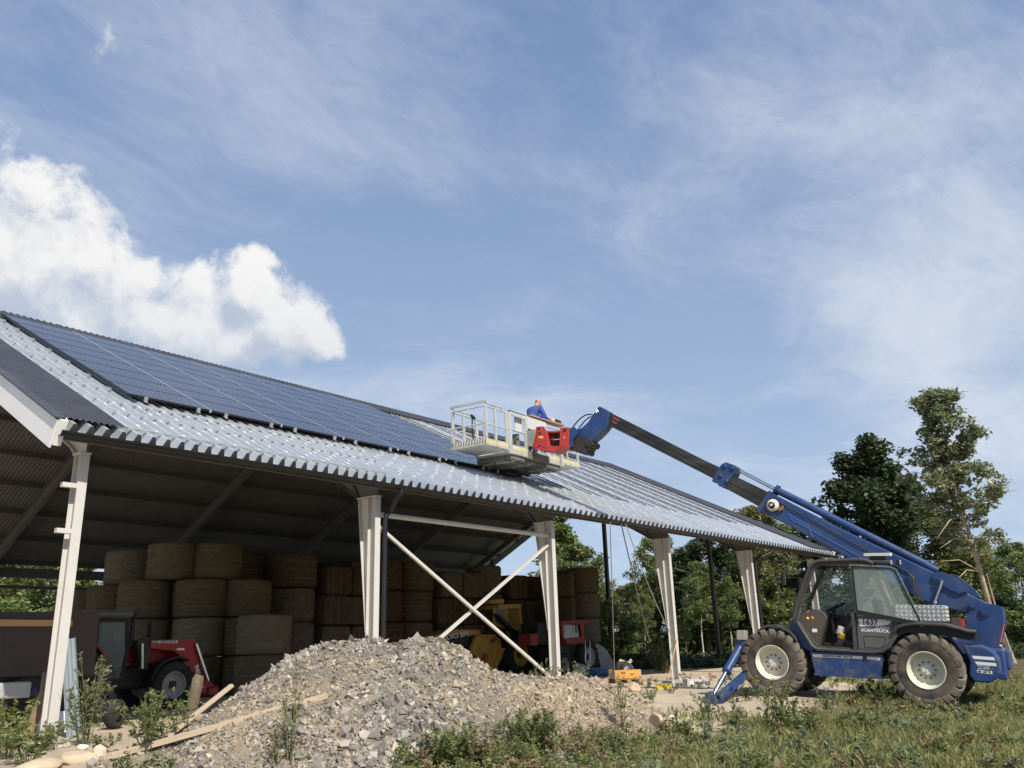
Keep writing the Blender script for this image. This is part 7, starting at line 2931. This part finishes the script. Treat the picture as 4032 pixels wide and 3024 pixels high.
for (dx, dz, r_, lab) in ((-0.05, 0.60, 0.6, 'left pale cardboard piece sticking out of the bin bag'), (0.17, 0.58, -0.6, 'right pale cardboard piece leaning on the bin bag')):
    mb = MB()
    mb.box((0, 0, 0), (0.20, 0.012, 0.09), Matrix.Rotation(r_, 3, 'Y'))
    o = mb.build('cardboard', mat('pale_cardboard', (0.72, 0.58, 0.36)))
    o.matrix_world = CM @ Matrix.Translation((dx, 0, dz))
    tag(o, lab, 'cardboard')
# broom, brush, blocks and branches round the fourth column
C4 = X0 + 3 * BAY
a, b = hit(2628, 2690), at(2655, 2516, y=-0.03)
b = Vector((C4 - 0.02, -0.06, b.z))
mb = MB()
mb.tube([a + Vector((0, 0, 0.03)), b], 0.016, 7)
tag(mb.build('pole', mat('yellow_pole', (0.50, 0.33, 0.14), 0.7, var=0.2)), 'thin yellowish pole leaning against the fourth column', 'pole')
bc = hit(2615, 2712)
br = thing('broom_head', 'yellow bristle broom head lying on the sand beside the concrete blocks', 'broom', (bc.x, bc.y, gz(bc.x, bc.y)))
br.rotation_euler = (0, 0, rad(-42))
mb = MB()
mb.box((0, 0, 0.11), (0.42, 0.06, 0.04), bev=0.005)
mb.build('stock', PALW, br)
mb = MB()
for i in range(26):
    for j in range(3):
        mb.box((-0.2 + i * 0.016, -0.02 + j * 0.02, 0.045), (0.010, 0.010, 0.10), Matrix.Rotation(random.uniform(-.15, .15), 3, 'Y'))
tag(mb.build('bristles', mat('yellow_bristle', (0.72, 0.56, 0.03), 0.7), br), kind='stuff')
CONC = mat('grey_concrete', (0.47, 0.45, 0.41), 0.9, var=0.15, vscale=6, bump=0.4)
for i, (u, v, s, r, lab) in enumerate(((2640, 2705, (0.20, 0.16, 0.16), 0.4, 'concrete lump left of the fourth column foot'), (2672, 2702, (0.22, 0.22, 0.17), 1.0, 'concrete block right under the fourth column'), (2718, 2703, (0.34, 0.22, 0.19), 0.3, 'grey concrete block with a pale label'),
                                       (2752, 2704, (0.24, 0.2, 0.17), -0.4, 'tilted concrete block right of the labelled block'), (2776, 2704, (0.24, 0.08, 0.19), 0.8, 'thin pale concrete slab leaning at the right of the blocks'), (2765, 2678, (0.14, 0.12, 0.10), 0.2, 'small concrete lump lying behind the blocks'))):
    p = hit(u, v)
    mb = MB()
    mb.box((0, 0, 0), s, bev=0.012)
    o = mb.build('concrete_block', CONC)
    o.location = (p.x, p.y, gz(p.x, p.y) + s[2] * 0.46)
    o.rotation_euler = (0.0 if i < 3 else 0.35, 0.1, r - 0.7)
    tag(o, lab, 'block', 'concrete pieces round the fourth column')
    if i == 2:
        mb = MB()
        mb.box((-0.03, -s[1] / 2 - 0.002, 0.0), (0.12, 0.004, 0.09))
        mb.build('label_sheet', STICKW, o)
p = hit(2640, 2676)
mb = MB()
mb.box((0, 0, 0.05), (0.24, 0.16, 0.09), bev=0.015)
o = mb.build('grey_box', mat('grey_plastic_box', (0.30, 0.33, 0.36), 0.5))
o.location = (p.x, p.y, gz(p.x, p.y))
tag(o, 'small grey plastic box at the foot of the fourth column', 'box')
p = hit(2800, 2676)
mb = MB()
mb.box((0, 0, 0.08), (0.30, 0.025, 0.12), Matrix.Rotation(rad(40), 3, 'Y'))
o = mb.build('wood_offcut', PALW)
o.location = (p.x, p.y, gz(p.x, p.y) + 0.02)
tag(o, 'dark wooden offcut sticking up from the sand left of the stabiliser', 'offcut')
# ropes hanging from the eave to a bundle of cut branches
ROPE = mat('grey_rope', (0.34, 0.32, 0.28), 0.85)
bun = hit(2612, 2652)
for i, (u0, u1, v1, lab) in enumerate(((2402, 2421, 2600, 'left rope hanging straight down from the eave beside the dark gable post'), (2444, 2590, 2640, 'middle rope running from the eave down to the cut branches'), (2463, 2632, 2540, 'right rope slanting from the eave to the fourth column'))):
    a = at(u0, 2050 + i * 6, y=-0.55)
    if i == 2:
        b = Vector((C4 - 0.03, -0.03, at(u1, v1, y=-0.03).z))
    else:
        b = hit(u1, v1 if i else 2690)
        b.z = gz(b.x, b.y) + 0.03
    mb = MB()
    pts = [a.lerp(b, t) + Vector((0, 0, -0.25 * math.sin(math.pi * t) * (0 if i == 0 else 1))) for t in np.linspace(0, 1, 14)]
    top_ = [a + Vector((0.0, 0.35, 0.16)), a + Vector((0, 0.12, 0.10))]
    mb.tube(top_ + pts, 0.013 if i != 1 else 0.02, 5)
    tag(mb.build('rope', ROPE), lab, 'rope')
brt = thing('branch_bundle', 'bundle of cut green twiggy branches leaning left of the fourth column', 'branches', (bun.x, bun.y, gz(bun.x, bun.y)))
LV_, LF_, n0 = [], [], 0
rb_ = np.random.default_rng(8)
for k in range(14):
    tip = at(2545 + rb_.uniform(-30, 60), 2470 + rb_.uniform(0, 110), dist=(bun - CAM).dot(CF) + rb_.uniform(-0.3, 0.5)) - Vector(brt.location)
    f0 = Vector((rb_.uniform(-0.1, 0.3), rb_.uniform(-0.2, 0.2), 0.0))
    mb = MB()
    mb.tube([f0, f0.lerp(tip, 0.5) + Vector((0, 0, 0.1)), tip], [0.012, 0.008, 0.004], 5)
    mb.build('branch', BARK, brt)
    t = rb_.uniform(0.15, 1.0, 70)
    C_ = np.array(f0)[None] * (1 - t)[:, None] + np.array(tip)[None] * t[:, None] + rb_.normal(size=(70, 3)) * 0.06
    V, F = leaf_quads(C_, 0.05, rb_, aspect=2.2)
    LV_.append(V)
    LF_.append(F + n0)
    n0 += len(V)
tag(np_mesh('twig_leaves', np.concatenate(LV_), np.concatenate(LF_), LEAF_D, brt), kind='stuff')


# ------------------------------------------------------------------ weeds and grass
WEED_G = leaf_mat('weed_green', (0.13, 0.17, 0.055), (0.24, 0.28, 0.11), (0.34, 0.35, 0.17), 0.4)
WEED_P = leaf_mat('weed_grey_green', (0.15, 0.18, 0.09), (0.28, 0.31, 0.17), (0.40, 0.42, 0.27), 0.4)
WEED_Y = leaf_mat('weed_yellow_green', (0.18, 0.22, 0.06), (0.33, 0.36, 0.12), (0.45, 0.45, 0.20), 0.4)
WEED_B = leaf_mat('weed_dry_brown', (0.20, 0.15, 0.075), (0.32, 0.25, 0.13), (0.46, 0.38, 0.23), 0.3)
WEED_D = leaf_mat('weed_dark_green', (0.06, 0.09, 0.03), (0.13, 0.17, 0.06), (0.2, 0.23, 0.09), 0.35)
GRASSM = leaf_mat('grass_blades', (0.165, 0.175, 0.064), (0.335, 0.34, 0.13), (0.50, 0.45, 0.235), 0.42)
STEM = mat('green_stem', (0.16, 0.16, 0.07), 0.7)


def weed_arrays(rng, H, spread, nst, nl, ls, aspect=2.4, taper=0.75, side=5):
    """stems with short side shoots and many small leaves: stem paths, leaf V, F"""
    stems, C = [], []
    for s in range(nst):
        a = rng.uniform(0, 6.28)
        r = spread * rng.uniform(0.15, 1.0)
        h = H * rng.uniform(0.6, 1.0)
        b = np.array([math.cos(a) * r * 0.2, math.sin(a) * r * 0.2, 0])
        tip = np.array([math.cos(a) * r, math.sin(a) * r, h])
        m = (b + tip) / 2 + np.array([-math.cos(a) * r * 0.15, -math.sin(a) * r * 0.15, h * 0.06])
        path = [b, m, tip]
        stems.append(path)
        ns = max(1, int(side * h / H))
        for q in range(ns):
            t = rng.uniform(0.15, 0.95)
            p = (1 - t) ** 2 * b + 2 * t * (1 - t) * m + t * t * tip
            L = H * 0.26 * (1 - taper * t) + 0.03
            dv = rng.normal(size=3) + np.array([0, 0, 0.9])
            dv /= np.linalg.norm(dv)
            e = p + dv * L
            stems.append([p, (p + e) / 2, e])
            k = max(2, int(nl / ns))
            tt = rng.uniform(0.1, 1.05, k)[:, None]
            C.append(p + (e - p) * tt + rng.normal(size=(k, 3)) * ls * 0.5)
    C = np.concatenate(C)
    V, F = leaf_quads(C, ls, rng, aspect=aspect, flat=0.9)
    return stems, V, F


def weed(u, v, H, spread, nst, nl, ls, m, lab, seed, dist=None, cat='weed', name='weed', **k):
    rng = np.random.default_rng(seed)
    p = hit(u, v) if dist is None else at(u, v, dist=dist)
    if dist is not None:
        p.z = top_z(p.x, p.y)
    t = thing(name, lab, cat, (p.x, p.y, p.z - 0.02))
    st, V, F = weed_arrays(rng, H, spread, nst, int(nl * 1.0), ls * 0.58, **k)
    mb = MB()
    for q in st:
        mb.tube([Vector(a) for a in q], [0.006 * H + 0.001, 0.004 * H + 0.001, 0.0015], 4, caps=False)
    mb.build('stems', STEM, t)
    tag(np_mesh('leaves', V, F, m, t), kind='stuff')
    return t


weed(335, 2935, 1.25, 0.42, 16, 99, 0.042, WEED_P, 'tall grey-green bushy weed right of the corner column', 1, side=9)
weed(590, 2950, 0.68, 0.50, 16, 74, 0.042, WEED_G, 'spreading green weed in front of the red tractor wheel', 2, side=8)
weed(722, 2870, 0.80, 0.28, 7, 52, 0.040, WEED_Y, 'pale green weed growing behind the wooden post', 3, dist=12.8, side=7)
weed(20, 2990, 0.81, 0.55, 21, 78, 0.045, WEED_Y, 'big yellow-green weed clump at the left picture edge', 4, side=8)
weed(110, 3010, 0.53, 0.52, 18, 58, 0.042, WEED_G, 'low green weed clump in the bottom left corner', 5, side=7)
weed(195, 2955, 0.39, 0.35, 11, 49, 0.036, WEED_P, 'small weed at the foot of the corner column', 6)
weed(400, 2965, 0.26, 0.33, 11, 49, 0.036, WEED_G, 'low weed between the tall weed and the pale boulder', 7)
weed(2130, 2660, 0.98, 0.42, 15, 67, 0.045, WEED_P, 'grey-green weed left of the third column foot', 8, dist=15.6, side=8)
weed(2215, 2665, 0.90, 0.36, 12, 67, 0.045, WEED_G, 'green weed growing round the third column foot', 9, dist=15.8, side=8)
weed(2285, 2660, 0.88, 0.30, 10, 60, 0.045, WEED_P, 'grey-green weed right of the third column foot', 10, dist=16.0, side=8)
weed(1140, 3000, 0.98, 0.16, 7, 54, 0.026, WEED_P, 'tall thin weed standing on the gravel heap', 11, side=8)
weed(1085, 3020, 0.62, 0.14, 5, 44, 0.026, WEED_B, 'thin dry weed left of the tall one on the gravel heap', 12)
weed(1760, 3030, 0.49, 0.54, 39, 68, 0.032, WEED_G, 'dense green weed clump before the gravel heap, left of the brown one', 13, side=8)
weed(1890, 3035, 0.43, 0.47, 36, 56, 0.026, WEED_B, 'dry brown weed clump before the gravel heap', 14, side=8)
weed(2120, 2990, 0.62, 0.51, 39, 81, 0.034, WEED_G, 'biggest green weed clump before the gravel heap', 15, side=8)
weed(2010, 3040, 0.37, 0.45, 28, 56, 0.030, WEED_G, 'low green weed at the bottom edge between brown and big clump', 16, side=7)
weed(2280, 3000, 0.37, 0.47, 26, 50, 0.028, WEED_B, 'brownish weed right of the biggest clump', 17, side=7)
weed(2430, 3000, 0.40, 0.44, 26, 56, 0.032, WEED_G, 'green weed below the sandy clods', 18, side=7)
weed(2455, 2880, 0.85, 0.12, 6, 44, 0.024, WEED_B, 'tall thin seedy weed on the sandy foot of the heap', 19, side=7)
weed(2560, 2770, 0.34, 0.30, 10, 52, 0.030, WEED_P, 'small pale weed between heap and broom', 20)
weed(2690, 2920, 0.50, 0.41, 15, 52, 0.032, WEED_G, 'leafy weed right of the broad sandy clod', 21)
weed(2790, 2860, 0.55, 0.34, 15, 52, 0.034, WEED_P, 'weed in front of the stabiliser foot', 22)
weed(3065, 2890, 0.79, 0.50, 20, 67, 0.040, WEED_G, 'big weed clump in front of the front wheel', 23, side=7)
weed(3180, 2900, 0.55, 0.48, 17, 60, 0.036, WEED_G, 'low weed clump between the near wheels', 24)
weed(3270, 2840, 0.64, 0.24, 10, 45, 0.036, WEED_P, 'thin tall weed standing between the near wheels', 25)
weed(3470, 2790, 0.61, 0.41, 12, 60, 0.036, WEED_D, 'dark weed just left of the rear wheel', 26)
weed(2940, 2760, 0.40, 0.36, 12, 52, 0.034, WEED_D, 'dark small weed in the shade of the front wheel', 27)
weed(3420, 2900, 0.44, 0.48, 17, 52, 0.040, WEED_G, 'green weed in front of the rear wheel', 28)
weed(2900, 2890, 0.44, 0.43, 15, 52, 0.034, WEED_P, 'pale weed on the sand left of the front wheel clump', 29)
weed(2640, 2730, 0.24, 0.30, 10, 45, 0.028, WEED_G, 'tiny weed behind the broom head', 30)


def soil_mask(x, y):
    e = (np.asarray(x) - 9.0) * -0.10 + np.asarray(y) + 6.9
    return np.clip(0.45 - (e + 3.4 * (noise2(np.asarray(x) * 0.7, np.asarray(y) * 0.7, 41) - 0.5)) / 1.5, 0, 1)


# grass blades over the soil on the camera side
rng = np.random.default_rng(15)
n = 330000
x, y = rng.uniform(-1, 24, n), rng.uniform(-13.2, -4.0, n)
rel_d = (x - CAM.x) * CF.x + (y - CAM.y) * CF.y
side_d = (x - CAM.x) * CR.x + (y - CAM.y) * CR.y
tuft = noise2(x * 2.2, y * 2.2, 17) * 0.6 + noise2(x * 0.8, y * 0.8, 18) * 0.6
keep = (rel_d > 6.5) & (side_d > -0.5 * rel_d) & (rng.uniform(size=n) < soil_mask(x, y) * np.clip(tuft * 1.7 - 0.38, 0, 1)) & (heap_z(x, y) < ground_z(x, y) + 0.02)
x, y, tuft = x[keep], y[keep], tuft[keep]
n = len(x)
z = ground_z(x, y)
h = (0.05 + 0.20 * tuft ** 1.5) * rng.uniform(0.5, 1.3, n)
w = rng.uniform(0.004, 0.011, n) * (1 + 1.3 * (rng.uniform(size=n) < 0.18))
a = rng.uniform(0, 6.28, n)
lean = rng.uniform(0.1, 0.9, n) * h
bx, by = np.cos(a), np.sin(a)
la = rng.uniform(0, 6.28, n)
lx, ly = np.cos(la) * lean, np.sin(la) * lean
base = np.stack([x, y, z], 1)
s_ = np.stack([bx * w, by * w, np.zeros(n)], 1)
m1 = base + np.stack([lx * .35, ly * .35, h * .6], 1)
tp_ = base + np.stack([lx, ly, h * rng.uniform(0.8, 1.0, n)], 1)
V = np.stack([base - s_, base + s_, m1 + s_ * .8, m1 - s_ * .8, tp_ + s_ * .15, tp_ - s_ * .15], 1).reshape(-1, 3)
k = np.arange(n)[:, None] * 6
F = np.concatenate([k + np.array([[0, 1, 2, 3]]), k + np.array([[3, 2, 4, 5]])])
o = np_mesh('grass', V, F, GRASSM)
tag(o, 'rough tufted grass on the ground before the machine', 'grass', kind='stuff')
# broad-leaved rosettes and low herbs among the grass
VV, FF, n0 = [], [], 0
MI = []
for k in range(1000):
    x_, y_ = rng.uniform(1, 22), rng.uniform(-13, -4.2)
    rd = (x_ - CAM.x) * CF.x + (y_ - CAM.y) * CF.y
    sd = (x_ - CAM.x) * CR.x + (y_ - CAM.y) * CR.y
    if rd < 7.5 or sd < -0.3 * rd or rng.uniform() > float(soil_mask(x_, y_)) * 0.9 + 0.05 or heap_z(x_, y_)[0] > gz(x_, y_):
        continue
    z_ = gz(x_, y_)
    m_ = rng.integers(0, 3)
    if rng.uniform() < 0.45:
        nl = rng.integers(6, 14)
        L = rng.uniform(0.10, 0.26)
        an = rng.uniform(0, 6.28, nl)
        el = rng.uniform(0.5, 1.3, nl)
        for t_, e_ in zip(an, el):
            dv = np.array([math.cos(t_) * math.cos(e_), math.sin(t_) * math.cos(e_), math.sin(e_)])
            sv = np.array([-math.sin(t_), math.cos(t_), 0]) * L * 0.13
            b = np.array([x_, y_, z_])
            VV.append(np.array([b - sv * .3, b + sv * .3, b + dv * L * .6 + sv, b + dv * L * .6 - sv, b + dv * L + sv * .2 - np.array([0, 0, L * .12]), b + dv * L - sv * .2 - np.array([0, 0, L * .12])]))
            FF.append(np.array([[0, 1, 2, 3], [3, 2, 4, 5]]) + n0)
            n0 += 6
            MI += [m_, m_]
    else:
        st, V, F = weed_arrays(rng, rng.uniform(0.14, 0.34), 0.16, 5, 22, 0.030, side=4)
        VV.append(V + np.array([x_, y_, z_]))
        FF.append(F + n0)
        n0 += len(V)
        MI += [m_] * len(F)
o = np_mesh('herbs', np.concatenate(VV), np.concatenate(FF), [WEED_G, WEED_P, WEED_B], midx=MI)
tag(o, 'low broad-leaved herbs among the grass', 'herbs', kind='stuff')
# thin weeds on the sand between barn and machine
VV, FF, n0 = [], [], 0
for k in range(420):
    x_, y_ = rng.uniform(0, 22), rng.uniform(-7.5, 0.3)
    if float(noise2(x_ * 0.5, y_ * 0.5, 77)) < 0.55 or heap_z(x_, y_)[0] > gz(x_, y_) + 0.05:
        continue
    st, V, F = weed_arrays(rng, rng.uniform(0.10, 0.26), 0.14, 4, 16, 0.028, side=3)
    VV.append(V + np.array([x_, y_, gz(x_, y_)]))
    FF.append(F + n0)
    n0 += len(V)
o = np_mesh('sparse_weeds', np.concatenate(VV), np.concatenate(FF), WEED_P)
tag(o, 'sparse small weeds on the sandy yard', 'weeds', kind='stuff')
# low mixed weeds along the front foot of the heap
VV, FF, MI, n0 = [], [], [], 0
for k in range(330):
    u_, v_ = rng.uniform(1560, 2760), rng.uniform(2860, 3110)
    if rng.uniform() > sm(0, 1, (v_ - 2850 - max(0, (2000 - u_)) * 0.25 - max(0, u_ - 2500) * 0.1) / 110):
        continue
    p = hit(u_, v_, 7.5, 14)
    zz_ = p.z
    m_ = int(rng.choice(4, p=(0.24, 0.24, 0.32, 0.20)))
    st, V, F = weed_arrays(rng, rng.uniform(0.08, 0.27), rng.uniform(0.08, 0.22), 6, 22, 0.018, side=5)
    VV.append(V + np.array([p.x, p.y, zz_]))
    FF.append(F + n0)
    n0 += len(V)
    MI += [m_] * len(F)
o = np_mesh('heap_foot_weeds', np.concatenate(VV), np.concatenate(FF), [WEED_G, WEED_P, WEED_B, WEED_Y], midx=MI)
tag(o, 'low mixed green and dry weeds along the front foot of the gravel heap', 'weeds', kind='stuff')
# dark and green growth at the edge of the yard behind the barn
n = 26000
u_ = rng.uniform(1900, 4200, n // 8)
q = np.array([[*by_view(a_, b_)] for a_, b_ in zip(u_, rng.uniform(36, 43, len(u_)))])
q = np.repeat(q, 8, 0) + rng.normal(size=(len(q) * 8, 2)) * 0.35
hz = rng.uniform(0, 1, len(q)) * 0.55 * (0.4 + noise2(q[:, 0] * 0.6, q[:, 1] * 0.6, 6))
V, F = leaf_quads(np.stack([q[:, 0], q[:, 1], ground_z(q[:, 0], q[:, 1]) + hz], 1), 0.12, rng)
o = np_mesh('verge_growth', V, F, LEAF_D)
tag(o, 'low dark growth along the far edge of the sandy yard', 'undergrowth', kind='stuff')
